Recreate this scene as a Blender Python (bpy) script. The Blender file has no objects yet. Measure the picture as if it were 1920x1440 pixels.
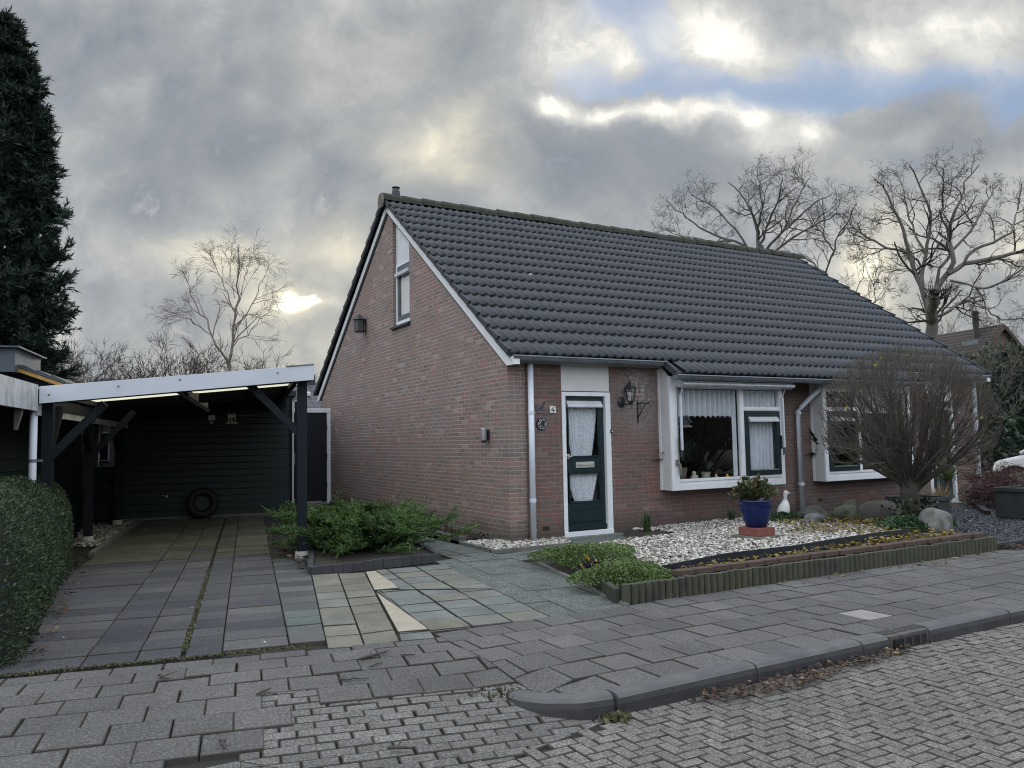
import bpy, bmesh, math, random
import numpy as np
from mathutils import Vector, Matrix
rng = random.Random(7)
nr = np.random.default_rng(11)
scene = bpy.context.scene
COL = scene.collection
R = math.radians

# ---------------------------------------------------------------- survey (camera solved from the photograph)
CAM = np.array((-5.36913, -9.60523, 1.41203))
CR = np.array((0.87064409, -0.49158349, -0.01801499))
CU = np.array((-0.01966995, -0.07138373, 0.99725496))
CF = np.array((0.49152005, 0.86789978, 0.07181924))
FPX = 1479.7
def ray(x, y): return CF + (x-960)/FPX*CR + (720-y)/FPX*CU
def G(x, y, z=0.0):
    d = ray(x, y); t = (z-CAM[2])/d[2]; return CAM+t*d
def far(x, y, dist):
    d = ray(x, y); d = d/math.hypot(d[0], d[1]); return CAM+dist*d
A11 = R(11.0)
UX = np.array((math.cos(A11), -math.sin(A11), 0)); VX = np.array((math.sin(A11), math.cos(A11), 0))
def K(u, v, z=0.0):                                   # the driveway's own axes: 11 degrees off the house
    return (u*UX[0]+v*VX[0], u*UX[1]+v*VX[1], z)

# ---------------------------------------------------------------- objects
def tag(o, label=None, cat=None, group=None, kind=None):
    if label: o['label'] = label
    if cat: o['category'] = cat
    if group: o['group'] = group
    if kind: o['kind'] = kind
    return o
def thing(name, label, cat, loc=(0, 0, 0), group=None):
    o = bpy.data.objects.new(name, None); COL.objects.link(o); o.location = loc
    o.empty_display_size = .2
    return tag(o, label, cat, group)
def rootloc(o):
    v = Vector((0, 0, 0))
    while o is not None:
        v = v+o.location; o = o.parent
    return v
def link(name, me, mats, parent=None, loc=None):
    o = bpy.data.objects.new(name, me); COL.objects.link(o)
    for m in (mats if isinstance(mats, (list, tuple)) else [mats]): me.materials.append(m)
    if parent is not None: o.parent = parent
    if loc is not None: o.location = loc
    return o
class MB:
    """collects shapes given in world (or mapped) coordinates and links them as ONE mesh object"""
    def __init__(s, T=None): s.v = []; s.f = []; s.m = []; s.g = []; s.T = T; s.mi = 0
    def add(s, vs, fs):
        b = len(s.v); s.g.append((b, len(s.f), len(vs), len(fs)))
        s.v += [s.T(*p) for p in vs] if s.T else [tuple(p) for p in vs]
        for f in fs: s.f.append([b+i for i in f]); s.m.append(s.mi)
        return s
    def box(s, x0, x1, y0, y1, z0, z1):
        vs = [(x0, y0, z0), (x1, y0, z0), (x1, y1, z0), (x0, y1, z0), (x0, y0, z1), (x1, y0, z1), (x1, y1, z1), (x0, y1, z1)]
        return s.add(vs, [(0, 3, 2, 1), (4, 5, 6, 7), (0, 1, 5, 4), (1, 2, 6, 5), (2, 3, 7, 6), (3, 0, 4, 7)])
    def beam(s, p, q, w, h, up=(0, 0, 1)):
        p = Vector(p); q = Vector(q); d = (q-p).normalized(); u = Vector(up)
        sd = d.cross(u).normalized(); u = sd.cross(d)
        vs = []
        for c in (p, q):
            for a, b in ((-1, -1), (1, -1), (1, 1), (-1, 1)): vs.append(c+sd*(a*w/2)+u*(b*h/2))
        return s.add([tuple(v) for v in vs], [(3, 2, 1, 0), (4, 5, 6, 7), (0, 1, 5, 4), (1, 2, 6, 5), (2, 3, 7, 6), (3, 0, 4, 7)])
    def tube(s, pts, rad, n=8, cap=True):
        pts = [Vector(p) for p in pts]
        if not isinstance(rad, (list, tuple)): rad = [rad]*len(pts)
        vs = []; fs = []
        for i, p in enumerate(pts):
            d = (pts[min(i+1, len(pts)-1)]-pts[max(i-1, 0)])
            d = d.normalized() if d.length > 1e-9 else Vector((0, 0, 1))
            a = d.cross(Vector((.13, .31, .94)) if abs(d.z) < .9 else Vector((1, .1, 0))).normalized(); b = d.cross(a)
            for k in range(n):
                t = 2*math.pi*k/n; vs.append(tuple(p+(a*math.cos(t)+b*math.sin(t))*rad[i]))
        for i in range(len(pts)-1):
            for k in range(n):
                k2 = (k+1) % n; fs.append((i*n+k, (i+1)*n+k, (i+1)*n+k2, i*n+k2))
        if cap:
            fs.append(tuple(range(n))); fs.append(tuple(reversed(range((len(pts)-1)*n, len(pts)*n))))
        return s.add(vs, fs)
    def lathe(s, c, prof, n=20, cap=True, sx=1, sy=1):
        vs = []; fs = []
        for r, z in prof:
            for k in range(n):
                t = 2*math.pi*k/n; vs.append((c[0]+r*math.cos(t)*sx, c[1]+r*math.sin(t)*sy, c[2]+z))
        for i in range(len(prof)-1):
            for k in range(n):
                k2 = (k+1) % n; fs.append((i*n+k, i*n+k2, (i+1)*n+k2, (i+1)*n+k))
        if cap:
            fs.append(tuple(reversed(range(n)))); fs.append(tuple(range((len(prof)-1)*n, len(prof)*n)))
        return s.add(vs, fs)
    def prism(s, poly, axis, a0, a1):
        """extrude a 2-D polygon along an axis: axis 'x' takes (y,z), 'y' takes (x,z), 'z' takes (x,y)"""
        f = {'x': lambda p, a: (a, p[0], p[1]), 'y': lambda p, a: (p[0], a, p[1]), 'z': lambda p, a: (p[0], p[1], a)}[axis]
        n = len(poly); vs = [f(p, a0) for p in poly]+[f(p, a1) for p in poly]
        fs = [tuple(reversed(range(n))), tuple(range(n, 2*n))]+[(i, (i+1) % n, n+(i+1) % n, n+i) for i in range(n)]
        return s.add(vs, fs)
    def each(s, name, mats, parent=None, **kw):
        """one object per piece added"""
        out = []
        for b, f0, nv, nf in s.g:
            q = MB(); q.add(s.v[b:b+nv], [[i-b for i in f] for f in s.f[f0:f0+nf]]); out.append(q.build(name, mats, parent, **kw))
        return out
    def build(s, name, mats, parent=None, loc=None, smooth=False, bevel=0, fix=True):
        off = Vector(loc) if loc is not None else Vector((0, 0, 0))
        if parent is not None: off = rootloc(parent)+off
        me = bpy.data.meshes.new(name)
        me.from_pydata([(a-off.x, b-off.y, c-off.z) for a, b, c in s.v], [], s.f)
        me.polygons.foreach_set('material_index', s.m)
        if smooth: me.polygons.foreach_set('use_smooth', [True]*len(s.f))
        if fix:
            bm = bmesh.new(); bm.from_mesh(me); bmesh.ops.recalc_face_normals(bm, faces=bm.faces)
            if bevel: bmesh.ops.bevel(bm, geom=[e for e in bm.edges if len(e.link_faces) == 2 and e.calc_face_angle(0) > .5], offset=bevel, segments=2, affect='EDGES', profile=.6)
            bm.to_mesh(me); bm.free()
        me.update()
        o = link(name, me, mats, parent, loc)
        return o
def quads(name, P, mat, parent=None, loc=None, nv=4):
    """P: (N,nv,3) loose faces"""
    P = np.asarray(P, dtype=np.float64)
    off = np.array(loc if loc is not None else (0, 0, 0), float)
    if parent is not None: off = off+np.array(rootloc(parent))
    n = len(P); me = bpy.data.meshes.new(name)
    me.vertices.add(n*nv); me.vertices.foreach_set('co', (P-off).reshape(-1))
    me.loops.add(n*nv); me.loops.foreach_set('vertex_index', np.arange(n*nv, dtype=np.int32))
    me.polygons.add(n); me.polygons.foreach_set('loop_start', np.arange(0, n*nv, nv, dtype=np.int32))
    me.polygons.foreach_set('loop_total', np.full(n, nv, dtype=np.int32))
    me.update(calc_edges=True); me.validate()
    return link(name, me, mat, parent, loc)
def arrmesh(name, V, F, mat, parent=None, loc=None, smooth=False):
    off = np.array(loc if loc is not None else (0, 0, 0), float)
    if parent is not None: off = off+np.array(rootloc(parent))
    me = bpy.data.meshes.new(name); V = np.asarray(V, float)-off; F = np.asarray(F, np.int32); k = F.shape[1]
    me.vertices.add(len(V)); me.vertices.foreach_set('co', V.reshape(-1))
    me.loops.add(F.size); me.loops.foreach_set('vertex_index', F.reshape(-1))
    me.polygons.add(len(F)); me.polygons.foreach_set('loop_start', np.arange(0, F.size, k, dtype=np.int32))
    me.polygons.foreach_set('loop_total', np.full(len(F), k, dtype=np.int32))
    if smooth: me.polygons.foreach_set('use_smooth', np.ones(len(F), bool))
    me.update(calc_edges=True)
    return link(name, me, mat, parent, loc)

# ---------------------------------------------------------------- materials
class NT:
    def __init__(s, name):
        s.m = bpy.data.materials.new(name); s.m.use_nodes = True; s.t = s.m.node_tree; s.b = s.t.nodes['Principled BSDF']
        s.out = s.t.nodes['Material Output']
    def n(s, ty, **kw):
        nd = s.t.nodes.new('ShaderNode'+ty)
        for k, v in kw.items():
            if k.startswith('i_'):
                key = k[2:]; key = int(key) if key.isdigit() else key.replace('_', ' ')
                s.set(nd.inputs[key], v)
            else: setattr(nd, k, v)
        return nd
    def set(s, inp, v):
        if hasattr(v, 'is_output') or isinstance(v, bpy.types.NodeSocket): s.t.links.new(v, inp)
        else: inp.default_value = v
    def math(s, op, a, b=0.0, c=None, clamp=False):
        nd = s.n('Math', operation=op); nd.use_clamp = clamp; s.set(nd.inputs[0], a); s.set(nd.inputs[1], b)
        if c is not None: s.set(nd.inputs[2], c)
        return nd.outputs[0]
    def mix(s, f, a, b, mode='MIX'):
        nd = s.n('Mix', data_type='RGBA', blend_type=mode); nd.clamp_factor = True
        s.set(nd.inputs[0], f); s.set(nd.inputs[6], c4(a)); s.set(nd.inputs[7], c4(b)); return nd.outputs[2]
    def ramp(s, f, stops, interp='LINEAR'):
        nd = s.n('ValToRGB'); cr = nd.color_ramp; cr.interpolation = interp; s.set(nd.inputs[0], f)
        while len(cr.elements) < len(stops): cr.elements.new(.5)
        for e, (p, c) in zip(cr.elements, stops): e.position = p; e.color = c4(c if not isinstance(c, (int, float)) else (c, c, c))
        return nd.outputs[0]
    def coord(s): return s.n('TexCoord').outputs['Object']
    def noise(s, scale, detail=4, rough=.55, vec=None, dist=0.0):
        nd = s.n('TexNoise'); nd.inputs['Scale'].default_value = scale; nd.inputs['Detail'].default_value = detail
        nd.inputs['Roughness'].default_value = rough; nd.inputs['Distortion'].default_value = dist
        s.t.links.new(vec if vec is not None else s.coord(), nd.inputs['Vector']); return nd.outputs[0]
    def bump(s, h, strength=.3, dist=.01, nrm=None):
        nd = s.n('Bump'); nd.inputs['Strength'].default_value = strength; nd.inputs['Distance'].default_value = dist
        s.t.links.new(h, nd.inputs['Height'])
        if nrm is not None: s.t.links.new(nrm, nd.inputs['Normal'])
        return nd.outputs[0]
    def done(s, col=None, rough=None, metal=None, nrm=None, **kw):
        if col is not None: s.set(s.b.inputs['Base Color'], c4(col))
        if rough is not None: s.set(s.b.inputs['Roughness'], rough)
        if metal is not None: s.set(s.b.inputs['Metallic'], metal)
        if nrm is not None: s.set(s.b.inputs['Normal'], nrm)
        for k, v in kw.items(): s.set(s.b.inputs[k.replace('_', ' ')], v)
        return s.m
def c4(c):
    if isinstance(c, (tuple, list)) and len(c) == 3: return (*c, 1.0)
    return c
def plain(name, col, rough=.6, col2=None, scale=6.0, metal=0.0, bump=0.0, bscale=40.0, lo=.35, hi=.65, bd=.004, **kw):
    t = NT(name)
    f = t.ramp(t.noise(scale, 6, .6), [(lo, 0.0), (hi, 1.0)])
    c2 = col2 if col2 else tuple(x*.72 for x in col)
    nrm = t.bump(t.noise(bscale, 5, .6), bump, bd) if bump else None
    return t.done(t.mix(f, col, c2), rough, metal, nrm, **kw)
def island(name, stops, rough=.85, speck=.35, sscale=90.0, blot=.25, bscale=1.2, bump=.3, moss=None, mscale=.8, interp='LINEAR', bd=.004, **kw):
    """every loose piece of the mesh takes its own colour from the ramp"""
    t = NT(name); rnd = t.n('NewGeometry').outputs['Random Per Island']
    c = t.ramp(rnd, stops, interp)
    if speck:
        sp = t.ramp(t.noise(sscale, 3, .7), [(.3, 1-speck), (.55, 1.0), (.75, 1+speck*1.6)])
        c = t.mix(1.0, c, sp, 'MULTIPLY')
    if blot:
        c = t.mix(1.0, c, t.ramp(t.noise(bscale, 5, .65), [(.3, 1-blot), (.7, 1+blot*.6)]), 'MULTIPLY')
    if moss:
        c = t.mix(t.ramp(t.noise(mscale, 6, .7), [(.52, 0.0), (.72, .75)]), c, moss)
    nrm = t.bump(t.noise(sscale*.8, 4, .65), bump, bd) if bump else None
    return t.done(c, rough, None, nrm, **kw)
def leafmat(name, stops, rough=.55, trans=.25, blot=.35, bscale=2.0):
    t = NT(name); rnd = t.n('NewGeometry').outputs['Random Per Island']
    c = t.ramp(rnd, stops)
    if blot: c = t.mix(1.0, c, t.ramp(t.noise(bscale, 4, .6), [(.3, 1-blot), (.7, 1+blot)]), 'MULTIPLY')
    t.done(c, rough)
    if trans:
        tr = t.n('BsdfTranslucent'); t.t.links.new(c, tr.inputs[0])
        mx = t.n('MixShader'); mx.inputs[0].default_value = trans
        t.t.links.new(t.b.outputs[0], mx.inputs[1]); t.t.links.new(tr.outputs[0], mx.inputs[2]); t.t.links.new(mx.outputs[0], t.out.inputs[0])
    return t.m
def glassmat(name, tint=(1, 1, 1), extra=.02):
    t = NT(name); fr = t.n('Fresnel'); t.set(fr.inputs[0], t.math('MULTIPLY_ADD', t.n('NewGeometry').outputs['Backfacing'], 1/1.5-1.5, 1.5))
    tr = t.n('BsdfTransparent'); tr.inputs[0].default_value = c4(tint)
    gl = t.n('BsdfGlossy'); gl.inputs['Roughness'].default_value = .01
    wob = t.bump(t.noise(1.3, 1, .4), .04, .02); t.t.links.new(wob, gl.inputs['Normal'])
    mx = t.n('MixShader'); t.t.links.new(t.math('ADD', fr.outputs[0], extra), mx.inputs[0])
    t.t.links.new(tr.outputs[0], mx.inputs[1]); t.t.links.new(gl.outputs[0], mx.inputs[2]); t.t.links.new(mx.outputs[0], t.out.inputs[0])
    return t.m
def clothmat(name, col, trans=.4, alpha=1.0, lace=0.0):
    t = NT(name); df = t.n('BsdfDiffuse'); df.inputs[0].default_value = c4(col)
    tr = t.n('BsdfTranslucent'); tr.inputs[0].default_value = c4(col)
    mx = t.n('MixShader'); mx.inputs[0].default_value = trans
    t.t.links.new(df.outputs[0], mx.inputs[1]); t.t.links.new(tr.outputs[0], mx.inputs[2])
    tp = t.n('BsdfTransparent'); m2 = t.n('MixShader')
    a = alpha
    if lace:
        a = t.ramp(t.noise(75, 2, .5), [(.42, alpha-lace), (.6, min(1, alpha+.1))])
    t.set(m2.inputs[0], a)
    t.t.links.new(tp.outputs[0], m2.inputs[1]); t.t.links.new(mx.outputs[0], m2.inputs[2]); t.t.links.new(m2.outputs[0], t.out.inputs[0])
    return t.m

def brickmat(name, bk=1.0, km=1.0, red=0.0):
    t = NT(name); xyz = t.n('SeparateXYZ'); t.t.links.new(t.coord(), xyz.inputs[0])
    uv = t.n('CombineXYZ'); t.set(uv.inputs[0], t.math('ADD', xyz.outputs[0], xyz.outputs[1])); t.set(uv.inputs[1], xyz.outputs[2])
    wob = t.n('TexNoise'); wob.inputs['Scale'].default_value = 9.0; t.t.links.new(uv.outputs[0], wob.inputs['Vector'])
    wv = t.n('VectorMath', operation='MULTIPLY_ADD'); t.t.links.new(wob.outputs['Color'], wv.inputs[0]); wv.inputs[1].default_value = (.006, .006, 0); t.t.links.new(uv.outputs[0], wv.inputs[2])
    b = t.n('TexBrick'); b.offset = .5; b.offset_frequency = 2; b.squash = 1.0
    for k, v in (('Scale', 1.0), ('Mortar Size', .0065), ('Mortar Smooth', .25), ('Bias', 0.0), ('Brick Width', .2125), ('Row Height', .0625)): b.inputs[k].default_value = v
    t.t.links.new(wv.outputs[0], b.inputs['Vector'])
    b.inputs['Color1'].default_value = (0, 0, 0, 1); b.inputs['Color2'].default_value = (1, 1, 1, 1); b.inputs['Mortar'].default_value = (.5, .5, .5, 1)
    rnd = b.outputs['Color']
    br = t.ramp(rnd, [(0.0, (.15, .128, .118)), (.25, (.222, .148, .126)), (.5, (.258, .148, .122)), (.75, (.195, .158, .142)), (.92, (.275, .175, .145)), (1.0, (.34, .26, .235))])
    br = t.mix(1.0, br, (bk*(1+red*.12), bk*(1-red*.06), bk*(1-red*.06)), 'MULTIPLY')
    # streaky sanded face
    st = t.n('Mapping'); st.inputs['Scale'].default_value = (34, 5, 1); t.t.links.new(uv.outputs[0], st.inputs[0])
    br = t.mix(1.0, br, t.ramp(t.noise(1.0, 4, .6, st.outputs[0]), [(.3, .78), (.7, 1.22)]), 'MULTIPLY')
    br = t.mix(t.ramp(t.noise(.9, 5, .6, uv.outputs[0]), [(.4, 0.0), (.68, .55)]), br, (.205*bk, .178*bk, .16*bk))
    col = t.mix(b.outputs['Fac'], br, t.mix(t.ramp(t.noise(1.6, 3, .5, uv.outputs[0]), [(.35, 0.0), (.7, 1.0)]), (.33*km, .29*km, .265*km), (.235*km, .20*km, .18*km)))
    # lime bloom beside the lantern on the front wall, scattered pale chips, damp foot of the wall
    dx = t.math('MULTIPLY', t.math('SUBTRACT', xyz.outputs[0], 2.28), 2.6); dz = t.math('MULTIPLY', t.math('SUBTRACT', xyz.outputs[2], 2.12), 1.9)
    d2 = t.math('ADD', t.math('MULTIPLY', dx, dx), t.math('MULTIPLY', dz, dz))
    onf = t.math('LESS_THAN', xyz.outputs[1], .2)
    bl = t.math('MULTIPLY', t.math('MULTIPLY', t.math('EXPONENT', t.math('MULTIPLY', d2, -1.4)), onf), t.math('MULTIPLY', t.ramp(t.noise(14, 5, .7), [(.4, 0.0), (.62, 1.0)]), .95), clamp=True)
    bl = t.math('MULTIPLY', bl, t.math('SUBTRACT', 1.0, b.outputs['Fac']))
    col = t.mix(bl, col, (.42, .41, .42))
    col = t.mix(t.ramp(t.noise(17, 2, .5), [(.755, 0.0), (.775, .6)]), col, (.42, .36, .33))
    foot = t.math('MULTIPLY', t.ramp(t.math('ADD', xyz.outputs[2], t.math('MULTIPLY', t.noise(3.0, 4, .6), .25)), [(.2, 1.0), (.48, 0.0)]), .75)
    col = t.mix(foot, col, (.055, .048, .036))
    h = t.math('SUBTRACT', t.math('MULTIPLY', t.noise(60, 4, .6), .25), b.outputs['Fac'])
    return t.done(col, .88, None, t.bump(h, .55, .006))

M = {}
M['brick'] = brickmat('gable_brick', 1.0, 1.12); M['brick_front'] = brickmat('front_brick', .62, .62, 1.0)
M['white'] = plain('white_paint', (.74, .76, .79), .45, (.66, .68, .70), 3.0)
M['cream'] = plain('cream_board', (.60, .60, .59), .5, (.55, .55, .54), 2.0)
M['fascia'] = plain('fascia_paint', (.72, .73, .73), .45, (.62, .63, .62), 5.0, lo=.45, hi=.8)
M['roof'] = None
M['green'] = plain('dark_green_gloss', (.012, .030, .034), .28, (.009, .022, .026), 3.0)
M['zinc'] = plain('zinc_gutter', (.20, .225, .25), .42, (.14, .16, .18), 4.0, metal=.35)
M['pvc'] = plain('pale_grey_plastic', (.62, .66, .72), .4, (.50, .54, .60), 2.5, lo=.4, hi=.75)
M['alu'] = plain('aluminium', (.62, .66, .70), .33, (.52, .55, .60), 3.0, metal=.4)
M['black'] = plain('black_iron', (.012, .013, .016), .45, (.02, .02, .022), 20)
M['dark'] = plain('dark_room', (.07, .072, .075), .8, (.10, .10, .10), 2)
M['glass'] = glassmat('window_glass', (1, 1, 1), .055)
M['lace'] = clothmat('lace_net', (.86, .92, .98), .08, .97, .25)
M['net'] = clothmat('net_curtain', (.86, .92, .98), .08, .96)
M['beamwood'] = plain('black_stained_wood', (.0045, .009, .014), .62, (.008, .012, .017), 8.0, bump=.2, bscale=30, Specular_IOR_Level=.25)
M['carfascia'] = plain('blue_white_trim', (.56, .59, .64), .5, (.49, .52, .57), 2.0, lo=.4, hi=.8)
M['concrete'] = plain('concrete', (.17, .17, .16), .9, (.10, .105, .09), 5.0, bump=.35, bscale=60)
# ---------------------------------------------------------------- camera, sky, sun
cam = bpy.data.cameras.new('camera'); co = bpy.data.objects.new('camera', cam); COL.objects.link(co)
cam.sensor_width = 36; cam.lens = FPX/1920*36; cam.clip_end = 3000; cam.clip_start = .05
mw = Matrix.Identity(4)
for i in range(3):
    mw[i][0] = CR[i]; mw[i][1] = CU[i]; mw[i][2] = -CF[i]; mw[i][3] = CAM[i]
co.matrix_world = mw
scene.camera = co
scene.view_settings.view_transform = 'Standard'; scene.view_settings.look = 'None'; scene.view_settings.exposure = .22; scene.cycles.filter_width = 1.1; scene.view_settings.gamma = 1
SUN_AZ, SUN_EL = R(14.0), R(11.0)          # bright patch of cloud low behind the carport
def make_world():
    w = bpy.data.worlds.new('World'); scene.world = w; w.use_nodes = True; t = w.node_tree
    class W(NT):
        def __init__(s): s.t = t
    s = W(); bg = t.nodes['Background']; 
    dirv = s.n('TexCoord').outputs['Generated']
    def dot(v):
        nd = s.n('VectorMath', operation='DOT_PRODUCT'); t.links.new(dirv, nd.inputs[0]); nd.inputs[1].default_value = tuple(v); return nd.outputs['Value']
    df = dot(CF); dsafe = s.math('MAXIMUM', df, .15)
    X = s.math('MULTIPLY_ADD', s.math('DIVIDE', dot(CR), dsafe), FPX/1000, .96)
    Y = s.math('MULTIPLY_ADD', s.math('DIVIDE', dot(CU), dsafe), -FPX/1000, .72)
    q0 = s.n('CombineXYZ'); t.links.new(X, q0.inputs[0]); t.links.new(Y, q0.inputs[1]); q0 = q0.outputs[0]
    # domain warp: big billows, then fluff
    def warp(vec, scale, amt, detail):
        nz = s.n('TexNoise'); nz.inputs['Scale'].default_value = scale; nz.inputs['Detail'].default_value = detail; nz.inputs['Roughness'].default_value = .58
        t.links.new(vec, nz.inputs['Vector'])
        sb = s.n('VectorMath', operation='SUBTRACT'); t.links.new(nz.outputs['Color'], sb.inputs[0]); sb.inputs[1].default_value = (.5, .5, .5)
        ma = s.n('VectorMath', operation='MULTIPLY_ADD'); t.links.new(sb.outputs[0], ma.inputs[0]); ma.inputs[1].default_value = (amt, amt*.8, 0); t.links.new(vec, ma.inputs[2])
        return ma.outputs[0]
    q = warp(q0, 5.0, .14, 2); q = warp(q, 22.0, .045, 5)
    qs = warp(q0, 3.0, .10, 5); qf = warp(q, 40.0, .035, 4)
    def blob(vec, cx, cy, rx, ry, amp):
        a = s.n('VectorMath', operation='SUBTRACT'); t.links.new(vec, a.inputs[0]); a.inputs[1].default_value = (cx, cy, 0)
        b = s.n('VectorMath', operation='MULTIPLY'); t.links.new(a.outputs[0], b.inputs[0]); b.inputs[1].default_value = (1/rx, 1/ry, 0)
        d = s.n('VectorMath', operation='DOT_PRODUCT'); t.links.new(b.outputs[0], d.inputs[0]); t.links.new(b.outputs[0], d.inputs[1])
        return s.math('MULTIPLY', s.math('EXPONENT', s.math('MULTIPLY', d.outputs['Value'], -1.0)), amp)
    def total(vec, lst):
        o = None
        for a in lst:
            b = blob(vec, *a); o = b if o is None else s.math('ADD', o, b)
        return o
    warm = total(qs, [(.50, .575, .07, .03, .35), (.53, .56, .10, .05, .30), (.64, .455, .08, .06, .34), (.46, .50, .10, .05, .30), (.36, .47, .12, .03, .25),
                      (.82, .285, .12, .07, .30), (.86, .315, .03, .025, .18), (.86, .24, .05, .06, .25), (.60, .68, .30, .07, .28), (1.62, .50, .06, .06, .45), (1.66, .42, .05, .04, .25),
                      (1.63, .585, .05, .04, .40), (1.92, .45, .05, .05, .40), (1.75, .60, .12, .05, .22), (.66, .12, .18, .07, .12), (1.75, .48, .2, .14, .10)])
    white = total(q, [(1.07, .075, .09, .075, .62), (1.16, .10, .04, .04, .30), (1.32, .06, .11, .07, .72), (1.42, .10, .12, .05, .40), (1.80, .05, .14, .055, .62), (1.66, .10, .06, .05, .45), (1.85, .12, .10, .03, .25),
                      (1.04, .202, .04, .018, .75), (1.13, .222, .05, .016, .70), (1.23, .222, .06, .016, .75), (1.34, .222, .06, .02, .65), (1.41, .232, .03, .022, .80), (1.50, .255, .04, .028, .70), (1.43, .275, .07, .03, .35), (1.72, .265, .05, .03, .18)])
    blue = total(q, [(1.15, .005, .055, .04, 1.0), (1.215, .055, .032, .065, 1.1), (1.10, .135, .05, .025, .6), (1.16, .172, .10, .022, .8), (1.32, .170, .10, .034, .9), (1.45, .190, .08, .032, 1.0), (1.54, .180, .06, .045, .85), (1.62, .160, .09, .034, .75), (1.80, .15, .14, .04, .5), (1.90, .19, .06, .05, .5), (1.24, .12, .04, .04, .5), (1.52, .12, .05, .03, .35)])
    dark = total(qs, [(1.25, .33, .26, .075, .8), (.44, .28, .18, .10, .85), (.80, .08, .20, .09, .6), (.10, .08, .16, .10, .25), (.25, .38, .12, .06, .4), (1.72, .25, .16, .05, .6), (.60, .62, .06, .04, .3), (1.30, .14, .07, .03, .35), (1.85, .28, .12, .06, .5), (.3, .55, .14, .05, .35)])
    big = s.noise(2.2, 7, .6, qs); fine = s.noise(9.0, 7, .62, q)
    basev = s.ramp(s.math('ADD', s.math('MULTIPLY', big, .75), s.math('MULTIPLY', fine, .25)), [(.36, (.225, .252, .292)), (.50, (.345, .364, .382)), (.63, (.55, .55, .53))])
    basev = s.mix(s.math('MULTIPLY', dark, .8, clamp=True), basev, (.205, .232, .268))
    spot = total(qf, [(.545, .563, .030, .008, 1.1), (.568, .556, .016, .006, 1.0), (.555, .563, .06, .025, .5), (.655, .475, .04, .05, .18), (.62, .452, .06, .03, .18), (.42, .49, .08, .03, .22), (.845, .300, .07, .04, .14), (.79, .275, .05, .02, .14), (1.62, .50, .04, .03, .3)])
    warm = s.math('ADD', warm, spot)
    glow = s.math('MULTIPLY', warm, s.ramp(fine, [(.3, .7), (.7, 1.6)]))
    col = s.mix(s.math('MULTIPLY', glow, .9, clamp=True), basev, (.93, .86, .66))
    col = s.mix(s.math('MULTIPLY', s.math('SUBTRACT', glow, .75), 2.2, clamp=True), col, (1.25, 1.2, 1.02))
    sky = s.n('TexSky', sky_type='NISHITA'); sky.sun_disc = False; sky.sun_elevation = SUN_EL; sky.sun_rotation = SUN_AZ
    nis = s.n('VectorMath', operation='SCALE'); t.links.new(sky.outputs[0], nis.inputs[0]); nis.inputs['Scale'].default_value = .085
    clear = s.mix(.35, (.33, .43, .62), nis.outputs[0])
    bl = s.ramp(s.math('SUBTRACT', blue, s.math('MULTIPLY', s.math('SUBTRACT', fine, .5), 1.1)), [(.12, 0.0), (.55, 1.0)])
    col = s.mix(bl, col, clear)
    wh = s.math('MULTIPLY', white, s.ramp(fine, [(.30, .65), (.62, 1.6)]))
    col = s.mix(s.math('MULTIPLY', wh, 1.0, clamp=True), col, (.86, .84, .78))
    col = s.mix(s.math('MULTIPLY', s.math('SUBTRACT', wh, .62), 1.5, clamp=True), col, (1.0, .97, .86))
    # the sky overhead and at the photographer's back: a brighter, cooler overcast
    bn = s.n('TexNoise'); bn.inputs['Scale'].default_value = 2.4; bn.inputs['Detail'].default_value = 4; t.links.new(dirv, bn.inputs['Vector'])
    back = s.ramp(bn.outputs[0], [(.3, (1.02, 1.12, 1.27)), (.7, (1.38, 1.47, 1.60))])
    upz = s.n('SeparateXYZ'); t.links.new(dirv, upz.inputs[0])
    back = s.mix(1.0, back, s.ramp(upz.outputs[2], [(.0, .62), (.35, .95), (.9, 1.3)]), 'MULTIPLY')
    fr = s.math('MULTIPLY', s.ramp(df, [(.40, 0.0), (.66, 1.0)]), 1.0)
    col = s.mix(fr, back, col)
    up = s.n('SeparateXYZ'); t.links.new(dirv, up.inputs[0])
    col = s.mix(s.ramp(up.outputs[2], [(0.0, 1.0), (.02, 0.0)]), col, (.16, .17, .17))
    t.links.new(col, bg.inputs[0]); bg.inputs[1].default_value = 1.0
make_world()
sl = bpy.data.lights.new('sun', 'SUN'); sl.energy = .7; sl.angle = R(14); sl.color = (1.0, .93, .80)
so = bpy.data.objects.new('sun', sl); COL.objects.link(so)
sd = Vector((math.sin(SUN_AZ)*math.cos(SUN_EL), math.cos(SUN_AZ)*math.cos(SUN_EL), math.sin(SUN_EL)))
so.rotation_euler = sd.to_track_quat('Z', 'Y').to_euler(); so.location = (0, 30, 30)

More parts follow.
